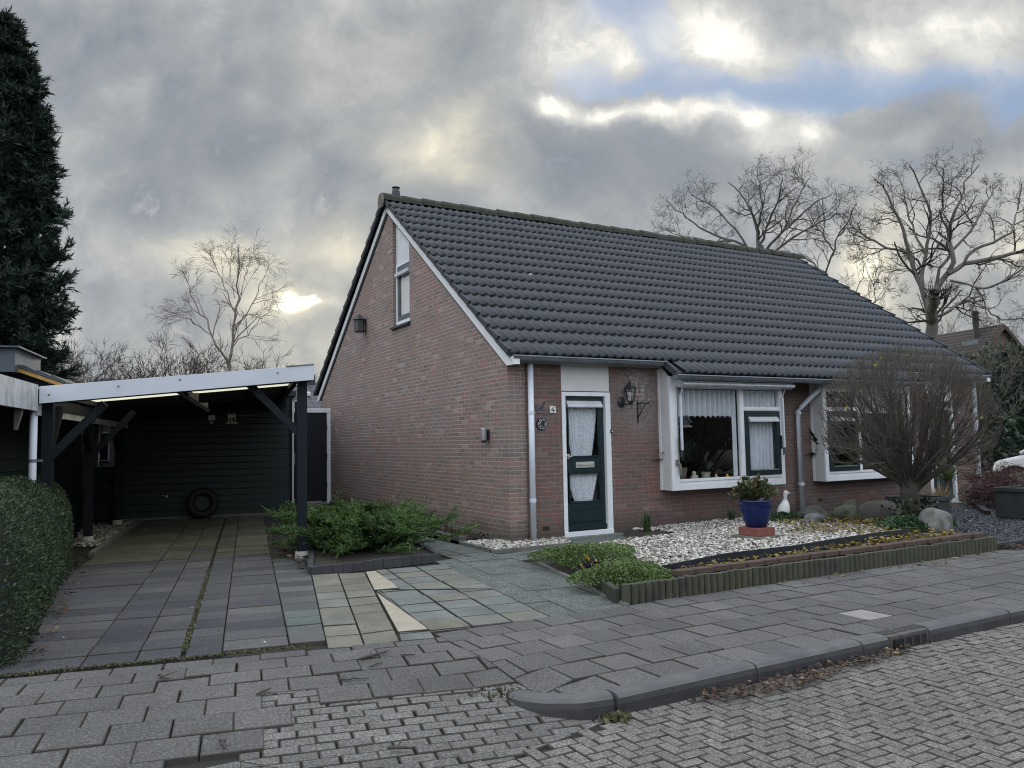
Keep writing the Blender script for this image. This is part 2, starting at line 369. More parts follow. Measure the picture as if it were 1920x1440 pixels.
# ---------------------------------------------------------------- ground
def sstep(a, b, x):
    t = min(1, max(0, (x-a)/(b-a))); return t*t*(3-2*t)
def hz(x, y):                                           # the footway drops to the road across the drive
    if y < -5.75: return -.1*sstep(-4.5, -6.2, y)
    a = sstep(-4.5, -5.5, y); L = 1-sstep(-3.5+.45*a, -3.0+.30*a, x)
    return -.1*L*sstep(-4.5, -6.2, y) if y < -4.5 else 0.0
M['joint'] = plain('joint_dirt', (.044, .043, .038), .95, (.062, .058, .044), 8)
M['soil'] = plain('dark_soil', (.022, .019, .015), .95, (.035, .030, .022), 5.0, bump=.5, bscale=45)
M['sand'] = plain('joint_sand', (.014, .014, .012), .95, (.026, .025, .018), 3.0, bump=.4, bscale=80)
M['grass_far'] = plain('far_turf', (.05, .075, .025), .95, (.06, .06, .03), .8, bump=.4, bscale=20)
def plane(name, poly, z, mat, kind='structure', seg=None):
    mb = MB(); mb.add([(p[0], p[1], z) for p in poly], [tuple(range(len(poly)))])
    return tag(mb.build(name, mat, fix=False), kind=kind)
plane('ground', [(-900, -900), (900, -900), (900, 900), (-900, 900)], -.20, M['grass_far'])
# bed of sand and soil under everything on the house side (a grid, so it follows the dropped footway)
xs = [-40, -20, -10, -8, -6, -5, -4.5, -4, -3.7, -3.5, -3.35, -3.2, -3.05, -2.9, -2.75, -2.6, -2, 0, 5, 20, 70]
ys = [-6.35, -6.2, -6.0, -5.8, -5.6, -5.3, -5, -4.7, -4.5, -4, 0, 10, 70]
V = []; F = []
for j, y in enumerate(ys):
    for i, x in enumerate(xs):
        yy = y if x <= -2.75 else max(y, -5.80+(.0005*j)); V.append((x, yy, -.116 if (yy < -5.75 and x > -3.3) else hz(x, yy)-.03))
for j in range(len(ys)-1):
    for i in range(len(xs)-1):
        a = j*len(xs)+i; F.append((a, a+1, a+1+len(xs), a+len(xs)))
tag(arrmesh('sand_bed', V, F, M['sand']), kind='structure')
plane('road_bed', [(-40, -14), (70, -14), (70, -5.9), (-40, -5.9)], -.128, M['sand'])
plane('lawn', [(10.2, -4.0), (70, -4.0), (70, 60), (10.2, 60)], -.012, plain('lawn_grass', (.05, .085, .022), .95, (.07, .075, .03), 3.0, bump=.6, bscale=60))

def clip(poly, region):
    """Sutherland-Hodgman against a convex anticlockwise region"""
    out = poly
    for i in range(len(region)):
        a = region[i]; b = region[(i+1) % len(region)]; inp = out; out = []
        if not inp: break
        sgn = lambda p: (b[0]-a[0])*(p[1]-a[1])-(b[1]-a[1])*(p[0]-a[0])
        for k in range(len(inp)):
            p = inp[k]; q = inp[(k+1) % len(inp)]; sp, sq = sgn(p), sgn(q)
            if sp >= 0: out.append(p)
            if (sp >= 0) != (sq >= 0):
                t = sp/(sp-sq); out.append((p[0]+t*(q[0]-p[0]), p[1]+t*(q[1]-p[1])))
    return out
def area(p): return abs(sum(p[i][0]*p[(i+1) % len(p)][1]-p[(i+1) % len(p)][0]*p[i][1] for i in range(len(p))))/2
class Tiles:
    J = 3
    def __init__(s): s.mb = MB()
    def piece(s, poly, z=hz, top=0.0, bev=.0045, tilt=.003, mi=0, dz=.002):
        n = len(poly)
        if n < 3 or area(poly) < .0015: return
        s.mb.mi = mi
        cx = sum(p[0] for p in poly)/n; cy = sum(p[1] for p in poly)/n
        tx, ty = rng.gauss(0, tilt), rng.gauss(0, tilt); oz = rng.gauss(0, dz)
        g = lambda x, y: z(x, y)+top+oz+tx*(x-cx)+ty*(y-cy)
        out = []; inn = []; low = []
        for x, y in poly:
            d = math.hypot(cx-x, cy-y) or 1; f = min(.4, bev*1.4/d)
            ix, iy = x+(cx-x)*f, y+(cy-y)*f
            inn.append((ix, iy, g(ix, iy))); out.append((x, y, g(x, y)-bev*.8)); low.append((x, y, g(x, y)-.05))
        b0 = len(s.mb.v); s.mb.add(inn+out+low, [tuple(range(n))]); s.mb.mi = s.J
        for i in range(n):                                  # dirty arris and joint face
            k = (i+1) % n
            for f in ((n+i, n+k, k, i), (2*n+i, 2*n+k, n+k, n+i)): s.mb.f.append([b0+q for q in f]); s.mb.m.append(s.J)
    def field(s, region, ang, org, w, d, bond=.5, gap=.006, jit=.002, pick=None, keep=None, **kw):
        ca, sa = math.cos(ang), math.sin(ang)
        loc = [((p[0]-org[0])*ca+(p[1]-org[1])*sa, -(p[0]-org[0])*sa+(p[1]-org[1])*ca) for p in region]
        u0, u1 = min(p[0] for p in loc), max(p[0] for p in loc); v0, v1 = min(p[1] for p in loc), max(p[1] for p in loc)
        for j in range(math.floor(v0/d)-1, math.ceil(v1/d)+1):
            off = (j % 2)*bond*w
            for i in range(math.floor(u0/w)-2, math.ceil(u1/w)+2):
                a, b = i*w+off, j*d; jx, jy = rng.gauss(0, jit), rng.gauss(0, jit); r = rng.gauss(0, .004)
                pts = [(a+gap/2+jx, b+gap/2+jy), (a+w-gap/2+jx, b+gap/2+jy), (a+w-gap/2+jx, b+d-gap/2+jy), (a+gap/2+jx, b+d-gap/2+jy)]
                pts = [(p[0]-r*(p[1]-b), p[1]+r*(p[0]-a)) for p in pts]
                wp = [(org[0]+p[0]*ca-p[1]*sa, org[1]+p[0]*sa+p[1]*ca) for p in pts]
                cp = clip(wp, region)
                if len(cp) >= 3 and (keep is None or keep(sum(p[0] for p in wp)/4, sum(p[1] for p in wp)/4)):
                    k = dict(kw)
                    if pick: k['mi'] = pick(sum(p[0] for p in cp)/len(cp), sum(p[1] for p in cp)/len(cp))
                    s.piece(cp, **k)
    def done(s, name, mats): return tag(s.mb.build(name, (list(mats)+[mats[0]]*3)[:3]+[M['joint']], fix=False), kind='structure')
grey = [(0, (.092, .090, .087)), (.5, (.104, .101, .097)), (.9, (.116, .112, .107)), (1, (.130, .125, .118))]
M['paver'] = island('grey_paving', grey, .85, .6, 75, .30, .9, .6)
M['paver_pale'] = plain('pale_paving', (.26, .25, .23), .85, (.20, .19, .175), 9, bump=.3, bscale=80)
# footway in front of the house, 30 cm slabs in half bond
tl = Tiles()
tl.field([(-2.96, -5.865), (22, -5.865), (22, -4.125), (-2.96, -4.125)], 0, (-.014, -5.605), .300, .300, .5, .010, z=lambda x, y: hz(x, max(y, -5.74)), pick=lambda x, y: 1 if abs(x-.136) < .06 and abs(y+5.455) < .06 else 0, tilt=.005)
# row of cut slabs along the garden edges
tl.done('pavement', [M['paver'], M['paver_pale']])
# footway across the drive, slabs laid on the drive's own axes
tl = Tiles(); k = lambda u, v: K(u, v)[:2]
def offclinker(x, y):
    if x*VX[0]+y*VX[1] < -6.40: return False
    C = [(-4.47, -5.62), (-5.0, -5.58), (-4.13, -6.3), (-2.8, -6.3), (-2.8, -5.50), (-4.36, -4.90)]; r = False
    for i in range(len(C)):
        (x1, y1), (x2, y2) = C[i], C[(i+1) % len(C)]
        if (y1 > y) != (y2 > y) and x < (x2-x1)*(y-y1)/(y2-y1)+x1: r = not r
    return not r
tl.field([k(-9.5, -6.55), (-2.97, -6.15), (-2.97, -4.26), (-4.155, -4.0), k(-9.5, -4.63)], -A11, k(-5.0, -4.64), .30, .235, .5, .007, tilt=.007, dz=.003, bev=.005, keep=offclinker)
# thin cut row where drive meets footway
tl.done('crossing_pavement', [M['paver']])
# worn clinkers at the dropped kerb
M['clinker'] = island('worn_clinker', [(0, (.115, .11, .103)), (.5, (.14, .136, .126)), (1, (.165, .159, .147))], .9, .7, 80, .3, 1.2, .7)
tl = Tiles()
for reg in ([(-4.62, -5.59), (-4.13, -6.10), (-3.5, -6.20), (-2.74, -6.02), (-2.97, -5.33), (-4.47, -4.72)], [(-5.08, -5.60), (-4.14, -6.105), (-4.625, -5.59)]):
    tl.field(reg, -A11, k(-4.99, -5.85), .18, .086, .5, .006, jit=.003, tilt=.008, dz=.002, bev=.006, top=-.008)
tl.done('clinker_strip', [M['clinker']])
# carriageway: clinkers in herringbone
M['road'] = island('road_clinker', [(0, (.142, .133, .118)), (.5, (.162, .152, .134)), (.9, (.180, .168, .148)), (1, (.20, .185, .16))], .88, .75, 85, .3, .7, .6)
tl = Tiles(); b = .074; L = 2*b; gp = .005
def zr(x, y): return -.1
RE = [(-4.93, -5.62), (-4.13, -6.11), (-3.5, -6.21), (-2.74, -6.02)]
def roadside(x, y):
    if x > -2.74: return y < -5.98
    if x < -4.93: return x*VX[0]+y*VX[1] < -6.47
    for (ax, ay), (bx, by) in zip(RE[:-1], RE[1:]):
        if ax <= x <= bx: return y < ay+(by-ay)*(x-ax)/(bx-ax)-.03
x0, x1, y0, y1 = -8.5, 7.0, -9.4, -5.5
ni = int((x1-x0)/b); nj = int((y1-y0)/b)
for j in range(nj):
    for i in range(ni):
        s4 = (i-j) % 4; X0 = x0+i*b; Y0 = y0+j*b
        if s4 == 0: r = (X0, Y0, L, b)
        elif s4 == 3: r = (X0, Y0, b, L)
        else: continue
        cx, cy = r[0]+r[2]/2, r[1]+r[3]/2
        if not roadside(cx, cy): continue
        pts = [(r[0]+gp/2, r[1]+gp/2), (r[0]+r[2]-gp/2, r[1]+gp/2), (r[0]+r[2]-gp/2, r[1]+r[3]-gp/2), (r[0]+gp/2, r[1]+r[3]-gp/2)]
        a = rng.gauss(0, .012); ca, sa = math.cos(a), math.sin(a)
        pts = [(cx+(p[0]-cx)*ca-(p[1]-cy)*sa+rng.gauss(0, .0015), cy+(p[0]-cx)*sa+(p[1]-cy)*ca+rng.gauss(0, .0015)) for p in pts]
        if cx > -2.9: pts = clip(pts, [(-50, -50), (50, -50), (50, -6.004), (-50, -6.004)])
        tl.piece(pts, z=zr, tilt=.010, dz=.0018, bev=.005)
tl.J = 1; tl.mb.m = [1 if q == 3 else q for q in tl.mb.m]
tl.done('road', [M['road'], plain('road_joint', (.045, .043, .037), .95, (.07, .066, .055), 8)])
# kerb stones: a rounded profile swept along the edge, ending in a low curved stone
kp = [(-3.03, -5.50, -.045), (-3.02, -5.62, -.035), (-2.97, -5.76, -.015), (-2.86, -5.87, 0), (-2.70, -5.905, .004)]
prof = [(-.105, -.11), (-.100, -.045), (-.090, -.016), (-.070, .002), (-.03, .007), (.035, .005), (.040, -.06)]
M['kerbface'] = plain('kerb_wet_shaded_face', (.022, .022, .024), .7, (.04, .04, .04), 6, bump=.6, bscale=90)  # wet dirt, with the unlit face's shade put into the colour too
M['kerb'] = plain('kerb_concrete', (.078, .078, .082), .85, (.125, .123, .12), 3.5, bump=.8, bscale=110, lo=.35, hi=.7, bd=.006)
mb = MB()
def kerb_run(path):
    vs = []; fs = []; n = len(prof)
    for i, p in enumerate(path):
        a = Vector(path[max(0, i-1)]); c = Vector(path[min(len(path)-1, i+1)]); d = (c-a); d.z = 0; d.normalize(); nrm = Vector((d.y, -d.x, 0))
        drop = p[2]
        for o, z in prof:
            zz = z+drop if z > -.1 else z
            vs.append((p[0]+nrm.x*(-o), p[1]+nrm.y*(-o), max(-.11, zz)))
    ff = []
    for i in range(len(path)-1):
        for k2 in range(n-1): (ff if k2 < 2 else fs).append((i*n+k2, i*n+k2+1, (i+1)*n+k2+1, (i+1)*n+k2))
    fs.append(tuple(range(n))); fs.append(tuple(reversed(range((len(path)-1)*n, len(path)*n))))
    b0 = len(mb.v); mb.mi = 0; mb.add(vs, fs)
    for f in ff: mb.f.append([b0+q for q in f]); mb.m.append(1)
kerb_run(kp[::1])
joints = [-2.69, -1.62, -.62, -.34, .12, 1.15, 2.2, 3.25, 4.3, 5.35, 6.4, 7.45, 8.5, 9.5, 10.5, 11.5, 12.5, 13.5, 14.5, 15.5, 16.5, 17.5, 18.5, 19.5, 20.5]
for a, c in zip(joints[:-1], joints[1:]):
    if abs(a+.34) < .01: continue
    dy = rng.gauss(0, .006); kerb_run([(a+.007, -5.905+dy, 0), (c-.007, -5.905+dy+rng.gauss(0, .004), 0)])
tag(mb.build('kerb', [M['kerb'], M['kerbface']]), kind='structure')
# gully with cast top let into the kerb
gl = thing('storm_drain', 'square cast iron gully top with a black slot set in the kerb', 'drain', (-.11, -5.8, 0))
mb = MB(); mb.box(-.335, .115, -5.99, -5.60, -.11, -.004)
for i in range(14):
    for j in range(11):
        x = -.315+i*.031; y = -5.94+j*.030; mb.box(x, x+.02, y, y+.018, -.004, .004)
mb.build('lid', plain('cast_iron', (.10, .095, .09), .7, (.06, .055, .05), 12, bump=.3), gl)
mb = MB(); mb.box(-.29, .07, -6.005, -5.99, -.085, -.025); mb.build('slot', M['black'], gl)
mb = MB()
for x in (-.20, -.11, -.02): mb.box(x, x+.018, -6.012, -6.005, -.085, -.025)
mb.each('grille_bar', plain('bar_iron', (.05, .048, .045), .7), gl)

# ---------------------------------------------------------------- driveway, tile patch, garden path
M['drive'] = island('drive_slab', [(0, (.036, .038, .046)), (.3, (.054, .055, .062)), (.6, (.066, .066, .071)), (.88, (.078, .077, .080)), (1, (.098, .096, .093))], .8, .7, 75, .3, 1.3, .45)
M['drive_moss'] = island('mossy_drive_slab', [(0, (.055, .058, .045)), (.6, (.085, .085, .062)), (1, (.115, .11, .085))], .85, .35, 90, .4, 1.6, .4)
M['drive_light'] = island('speckled_drive_slab', [(0, (.05, .052, .058)), (.35, (.08, .082, .084)), (.7, (.105, .113, .106)), (.9, (.10, .125, .112)), (1, (.125, .127, .125))], .8, .7, 150, .25, 1.3, .5)
tl = Tiles(); cols = [(-5.35, -4.90), (-4.90, -4.47), (-4.47, -4.13), (-4.13, -3.865), (-3.80, -3.62), (-3.62, -3.15), (-3.15, -2.90)]
cols = [(-5.35, -4.47), (-4.47, -4.14), (-4.14, -3.862), (-3.836, -3.60), (-3.60, -3.15), (-3.15, -2.905)]
for ci, (a, c) in enumerate(cols):
    v = -4.60+(.08 if ci in (4, 5) else 0); dd = .295
    while v < 6.5:
        d = dd if v < .2 else .46
        if v+d > 6.55: d = 6.55-v
        if not (ci == 5 and v > -.1) and d > .05:
            g = .007+rng.random()*.004
            e0, e1 = ((.006+.040*(v+4.6), .006+.040*(v+d+4.6)) if ci == 5 else (0, 0))
            P = [(a+g/2, v+g/2), (c+e0-g/2, v+g/2), (c+e1-g/2, v+d-g/2), (a+g/2, v+d-g/2)]
            mi = (1 if v > .25 else 0) if ci < 5 else 2
            if v > .2 and ci == 4: mi = 1
            tl.piece([k(*p) for p in P], z=lambda x, y: 0, mi=mi, tilt=.006, dz=.0025)
        v += d
tl.done('driveway', [M['drive'], M['drive_moss'], M['drive_light']])
# mossy joint in the drive
# beige and green tile patch: two columns on the drive's axes, four on a slightly turned grid, a cream wedge between
M['patch'] = island('garden_tile', [(0, (.16, .155, .12)), (.2, (.155, .155, .135)), (.3, (.135, .148, .138)), (.80, (.152, .165, .152)), (.88, (.175, .162, .130)), (1, (.142, .156, .146))], .8, .25, 60, .35, 2.6, .25, interp='LINEAR')
M['patch_beige'] = island('beige_garden_tile', [(0, (.125, .12, .095)), (.5, (.155, .15, .118)), (.85, (.175, .168, .132)), (1, (.14, .155, .135))], .8, .25, 60, .35, 2.6, .25)
M['wedge'] = plain('cream_concrete_wedge', (.36, .32, .25), .85, (.29, .26, .20), 5, bump=.3, bscale=60)
tl = Tiles(); flat = lambda x, y: 0.0
g2 = lambda x, y: tuple(G(x, y)[:2])
B = [np.array(g2(*p)) for p in ((614, 1216), (684, 1211), (750, 1201))]; T = [np.array(g2(*p)) for p in ((584, 1079), (634, 1076), (684, 1073))]
for i in range(2):
    for j in range(9):
        t0, t1 = j/9, (j+1)/9; h = .0035
        P = [B[i]*(1-t0)+T[i]*t0, B[i+1]*(1-t0)+T[i+1]*t0, B[i+1]*(1-t1)+T[i+1]*t1, B[i]*(1-t1)+T[i]*t1]
        c = sum(P)/4; P = [tuple(c+(p-c)*.965) for p in P]
        tl.piece(P, z=flat, mi=1, tilt=.006)
t1p = [g2(*p) for p in ((702, 1106), (749, 1102), (703, 1070), (686, 1072))]; t2p = [g2(*p) for p in ((747, 1184), (804, 1179), (706, 1110))]
for P in (t1p, t2p):
    tl.piece(P, z=flat, mi=2, tilt=0, bev=.004)
yc = (G(725, 1106)[1])
rb, rt = g2(1036, 1158), g2(832, 1058)
ang = math.atan2(rt[0]-rb[0], rt[1]-rb[1])
zoneA = [g2(749, 1104), rb[:0] or g2(985, 1130), rt, g2(704, 1068)]
zoneA = [g2(750, 1105), g2(925, 1104), rt, g2(704, 1069)]
zoneB = [g2(808, 1184), rb, g2(925, 1105), g2(706, 1107)]
tl.field(zoneA, -ang, rb, .338, .338, 0, .014, z=flat, tilt=.006)
tl.field(zoneB, -ang, rb, .338, .338, 0, .014, z=flat, tilt=.006)
tl.field([g2(752, 1201), g2(816, 1196), g2(806, 1183), g2(748, 1187)], -ang, rb, .5, .5, 0, .008, z=flat)
tl.done('tile_patch', [M['patch'], M['patch_beige'], M['wedge']])
# grey-green garden path up to the front door
t = NT('exposed_aggregate'); v = t.n('TexVoronoi'); v.inputs['Scale'].default_value = 85; t.t.links.new(t.coord(), v.inputs['Vector'])
c = t.ramp(v.outputs['Color'], [(.15, (.045, .053, .048)), (.5, (.085, .097, .088)), (.85, (.155, .168, .153))])
c = t.mix(1.0, c, t.ramp(t.noise(2.2, 6, .7), [(.3, .62), (.7, 1.35)]), 'MULTIPLY')
c = t.mix(t.ramp(t.noise(140, 1, .5), [(.66, 0), (.7, .8)]), c, (.30, .33, .32))
nrm = t.bump(v.outputs['Distance'], .8, .006)
M['aggregate'] = t.done(c, .85, None, nrm)
tl = Tiles()
reg1 = [(-1.95, -4.16), (-1.16, -4.16), (-.70, -1.95), (-.62, -.80), (-1.50, -.80)]
reg2 = [(-.68, -1.35), (1.95, -1.16), (1.86, -.04), (.60, -.04), (.60, -.80), (-.68, -.80)]
tl.field(reg1, -R(8), (-1.2, -4.16), .5, .5, 0, .003, z=flat, tilt=.003)
tl.field([(-.70, -1.95), (.3, -1.30), (1.10, -1.2), (1.62, -.62), (-.62, -.80)], 0, (0, 0), .5, .5, 0, .003, z=flat, tilt=.003)
tl.field([(.62, -.70), (1.62, -.61), (1.80, -.05), (.90, -.05)], 0, (.9, -.05), .45, .5, 0, .003, z=flat, tilt=.003)
tl.field([(-1.50, -.79), (-.64, -.79), (-.55, 2.4), (-.90, 9.0), (-1.35, 9.0), (-1.25, 2)], 0, (0, 0), .5, .5, 0, .003, z=flat, tilt=.003)
tl.done('garden_path', [M['aggregate']])
# ---------------------------------------------------------------- the pair of houses under one roof
LH, DH = 11.29, 9.245                                    # length along the street, depth
RY, RZ = DH/2, 6.10                                      # ridge line of the tile plane
SL = .724; SA = math.atan(SL)
def roof_z(y): return RZ-SL*abs(y-RY)
house = thing('semi_detached_house', 'brick pair of houses sharing one steep dark tiled roof', 'house')
# walls ------------------------------------------------------------
def gable(x0, x1, name, window):
    mb = MB()
    if window:
        ya, yb = 3.575, 4.395
        zt = lambda y: roof_z(y)-.10
        mb.prism([(0, -.1), (ya, -.1), (ya, zt(ya)), (0, zt(0))], 'x', x0, x1)
        mb.prism([(yb, -.1), (DH, -.1), (DH, zt(DH)), (RY, zt(RY)), (yb, zt(yb))], 'x', x0, x1)
        mb.prism([(ya, -.1), (yb, -.1), (yb, 3.60), (ya, 3.60)], 'x', x0, x1)
    else:
        mb.prism([(0, -.1), (DH, -.1), (DH, roof_z(DH)-.1), (RY, RZ-.1), (0, roof_z(0)-.1)], 'x', x0, x1)
    return mb.build(name, M['brick'], house)
gable(0, .28, 'gable_wall', True); gable(LH-.28, LH, 'gable_wall', False)
def mir(x0, x1): return ((x0, x1), (LH-x1, LH-x0))
mb = MB(); TOP = 2.56
def wall(x0, x1, z0, z1): mb.box(x0, x1, 0, .28, z0, z1)
wall(.281, .889, -.1, TOP); wall(1.757, 2.70, -.1, TOP); wall(2.701, 5.125, -.1, .62); wall(5.126, LH-5.126, -.1, 2.42)
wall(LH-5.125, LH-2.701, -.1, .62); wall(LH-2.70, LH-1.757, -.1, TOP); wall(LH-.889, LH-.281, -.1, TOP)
mb.build('front_wall', M['brick_front'], house)
mb = MB(); mb.box(.281, LH-.281, DH-.28, DH, -.1, 2.56); mb.build('rear_wall', M['brick'], house)
# dark rooms behind the windows
mb = MB(); mb.box(.3, LH-.3, .28, DH-.3, -.02, .02); mb.box(.3, LH-.3, 4.2, 4.3, .02, 2.7); mb.box(LH/2-.05, LH/2+.05, .28, 4.2, .02, 2.7); mb.box(.3, LH-.3, .29, DH-.3, 2.72, 2.78)
mb.box(1.95, 2.05, .29, 4.2, .02, 2.7); mb.box(LH-2.05, LH-1.95, .29, 4.2, .02, 2.7)
mb.build('interior', M['dark'], house)
# roof ---------------------------------------------------------------
t = NT('concrete_tile'); c = t.mix(t.ramp(t.noise(5, 6, .65), [(.35, 0), (.7, 1)]), (.011, .015, .023), (.020, .025, .034))
c = t.mix(t.ramp(t.noise(26, 3, .6), [(.63, 0), (.72, .55)]), c, (.018, .02, .02))
xyz = t.n('SeparateXYZ'); t.t.links.new(t.coord(), xyz.inputs[0])
vg = t.math('MAXIMUM', t.ramp(xyz.outputs[0], [(.0, 1.0), (.75, .0)]), t.ramp(xyz.outputs[2], [(.0, 0.0), (1.0, 0.0)]))
rg = t.ramp(t.math('SUBTRACT', xyz.outputs[2], 5.0), [(.78, 0.0), (1.0, .5)])
c = t.mix(t.math('MULTIPLY', t.math('MAXIMUM', vg, rg), t.ramp(t.noise(11, 6, .7), [(.5, 0), (.66, .75)])), c, (.045, .052, .026))
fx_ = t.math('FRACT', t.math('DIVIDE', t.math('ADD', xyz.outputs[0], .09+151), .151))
c = t.mix(t.math('MULTIPLY', t.ramp(fx_, [(.86, 0), (.945, 1)]), t.ramp(t.noise(7, 4, .6), [(.25, .35), (.7, .85)])), c, (.055, .065, .080))   # crests paler: wear, plus their sky highlight painted in
c = t.mix(t.ramp(t.noise(3.1, 2, .4), [(.80, 0), (.81, .8)]), c, (.35, .36, .36))
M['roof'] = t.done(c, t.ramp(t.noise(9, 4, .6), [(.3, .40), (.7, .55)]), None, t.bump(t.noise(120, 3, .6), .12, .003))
WAVE = .151
PROF = [(0, .012), (.10, .003), (.24, 0), (.42, .005), (.58, .012), (.74, .021), (.87, .031), (.945, .039), (.975, .040)]
def roof_side(name, front, rowlims, parent):
    """rowlims: list of (x0, x1) per course from the ridge down"""
    V = []; F = []; PITCH = .370
    sgn = -1 if front else 1
    nrm = Vector((0, sgn*math.sin(SA), math.cos(SA))); dn = Vector((0, sgn*math.cos(SA), -math.sin(SA)))
    lr = random.Random(3)
    for r, (xa, xb) in enumerate(rowlims):
        n0 = math.ceil((xa+.09)/WAVE-1e-6); n1 = math.floor((xb+.09)/WAVE+1e-6)
        prs = []
        for w in range(n0, n1):
            if w % 2 == 0 or w == n0: tj = (lr.gauss(0, .0025), lr.gauss(0, .004))
            for tt, h in PROF: prs.append((-.09+(w+tt)*WAVE, h, tj))
        prs.append((-.09+n1*WAVE, PROF[0][1], tj))
        s0, s1 = r*PITCH+.02, (r+1)*PITCH+.055
        b = len(V); m = len(prs)
        for x, h, tj in prs:
            base = Vector((x, RY, RZ))
            top = base+dn*s0+nrm*(h*.9); low = base+dn*(s1+tj[1])+nrm*(h+.044+tj[0]); low2 = base+dn*(s1+tj[1])+nrm*(h*.9+.002)
            V += [tuple(top), tuple(low), tuple(low2)]
        for i in range(m-1):
            a = b+i*3; c2 = a+3
            if front: F += [(a, a+1, c2+1, c2), (a+1, a+2, c2+2, c2+1)]
            else: F += [(a, c2, c2+1, a+1), (a+1, c2+1, c2+2, a+2)]
    return V, F, PITCH
NR = 16
lim = [(-.09, LH+.09)]*NR
lim_f = lim+[(2.66, LH-2.62)]
V1, F1, PT = roof_side('roof', True, lim_f, house)
V2, F2, _ = roof_side('roof', False, lim, house)
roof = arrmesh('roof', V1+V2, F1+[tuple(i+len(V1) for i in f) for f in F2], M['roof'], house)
ov = []
slope_len = NR*PT
# felt and battens under the tiles, keeps the light out
mb = MB()
ye = RY-slope_len*math.cos(SA); 
und = lambda y: roof_z(y)-.03
mb.prism([(ye+.02, und(ye+.02)), (RY, RZ-.03), (RY, RZ-.09), (ye+.02, und(ye+.02)-.06)], 'x', -.03, LH+.03)
mb.prism([(2*RY-ye-.02, und(ye+.02)), (RY, RZ-.03), (RY, RZ-.09), (2*RY-ye-.02, und(ye+.02)-.06)], 'x', -.03, LH+.03)
yb_ = ye-PT*math.cos(SA)
mb.prism([(yb_+.03, und(yb_+.03)), (ye+.02, und(ye+.02)), (ye+.02, und(ye+.02)-.06), (yb_+.03, und(yb_+.03)-.06)], 'x', 2.66, LH-2.66)
mb.build('roof_boarding', M['dark'], house)
# verge tiles: a turned-down flap on every course
for side in (0, 1):
    mb = MB()
    X0 = -.125 if side == 0 else LH+.085
    for sg in (-1, 1):
        nrm = Vector((0, sg*math.sin(SA), math.cos(SA))); dn = Vector((0, sg*math.cos(SA), -math.sin(SA)))
        for r in range(NR):
            p = Vector((0, RY, RZ)); s0, s1 = r*PT+.03, (r+1)*PT+.055
            a = p+dn*s0+nrm*.034; b2 = p+dn*s1+nrm*.085; c2 = p+dn*s1-nrm*.008; d2 = p+dn*s0-nrm*.022
            mb.prism([(q.y, q.z) for q in (a, b2, c2, d2)], 'x', X0, X0+.042)
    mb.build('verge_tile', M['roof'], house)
# ridge
M['ridge'] = plain('mossy_ridge', (.045, .043, .038), .9, (.028, .033, .018), 7, bump=.7, bscale=35, lo=.4, hi=.6)
mb = MB(); x = -.14; i = 0
while x < LH+.10:
    w = .42; jz = rng.gauss(0, .006); vs = []; fs = []; ns = 9
    for kx, (xx, rr) in enumerate(((x, .125), (x+.05, .128), (x+w-.02, .112), (x+w+.03, .110))):
        for kk in range(ns):
            a = math.pi*(kk/(ns-1)); vs.append((xx, RY+rr*1.05*math.cos(a), RZ+.01+jz+rr*math.sin(a)*1.05-(.03 if kk in (0, ns-1) else 0)))
    for kx in range(3):
        for kk in range(ns-1): fs.append((kx*ns+kk, kx*ns+kk+1, (kx+1)*ns+kk+1, (kx+1)*ns+kk))
    fs.append(tuple(range(ns)))
    mb.add(vs, fs); x += w; i += 1
mb.lathe((-.15, RY, RZ-.01), [(.0, 0)], 3, cap=False) if False else None
mb.build('ridge_tiles', M['ridge'], house, smooth=False)
mb = MB(); mb.prism([(RY+.14*math.cos(a), RZ-.03+.16*math.sin(a)) for a in [R(-50+28*i) for i in range(11)]], 'x', -.165, -.135)
mb.build('ridge_end_cap', plain('ridge_cap', (.17, .16, .13), .9, (.10, .10, .07), 10, bump=.4), house)
# roof vents on the ridge
for vx, hh in ((.16, .21), (10.12, .12)):
    mb = MB(); mb.lathe((vx, RY, RZ+.08), [(.085, 0), (.08, hh*.55), (.066, hh*.8), (.060, hh*.82), (.060, hh*.9), (.078, hh*.93), (.08, hh), (.03, hh+.015)], 16)
    mb.build('vent_pipe', plain('vent_pipe', (.022, .025, .030), .5, (.03, .03, .034)), house, smooth=False)
# white bargeboards on both gables
for nm, X0, X1 in (('bargeboard', -.045, -.001), ('bargeboard', LH+.001, LH+.045)):
    for sg in (1, -1):
        yy = lambda y: y if sg == 1 else DH-y
        pts = [(RY, 6.02), (RY, 5.885), (-.056, 2.458), (-.262, 2.458), (-.15, 2.545)]
        mb = MB(); mb.prism([(yy(p[0]), p[1]) for p in pts], 'x', X0, X1); mb.build(nm, M['fascia'], house)
    # boxed eaves end
mb = MB()
for X0, X1 in ((-.048, .05), (LH-.05, LH+.048)): mb.prism([(-.268, 2.462), (-.262, 2.58), (-.155, 2.56), (-.262, 2.458)], 'x', X0, X1)
mb.each('eaves_box', M['fascia'], house)
# dark strip that draws the shadow under the bargeboard
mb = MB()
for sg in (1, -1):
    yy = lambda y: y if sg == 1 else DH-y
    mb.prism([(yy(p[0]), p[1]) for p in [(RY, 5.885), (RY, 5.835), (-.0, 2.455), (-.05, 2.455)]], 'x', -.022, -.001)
mb.build('gable_shadow_strip', plain('shadow_strip', (.035, .035, .037), .7), house)
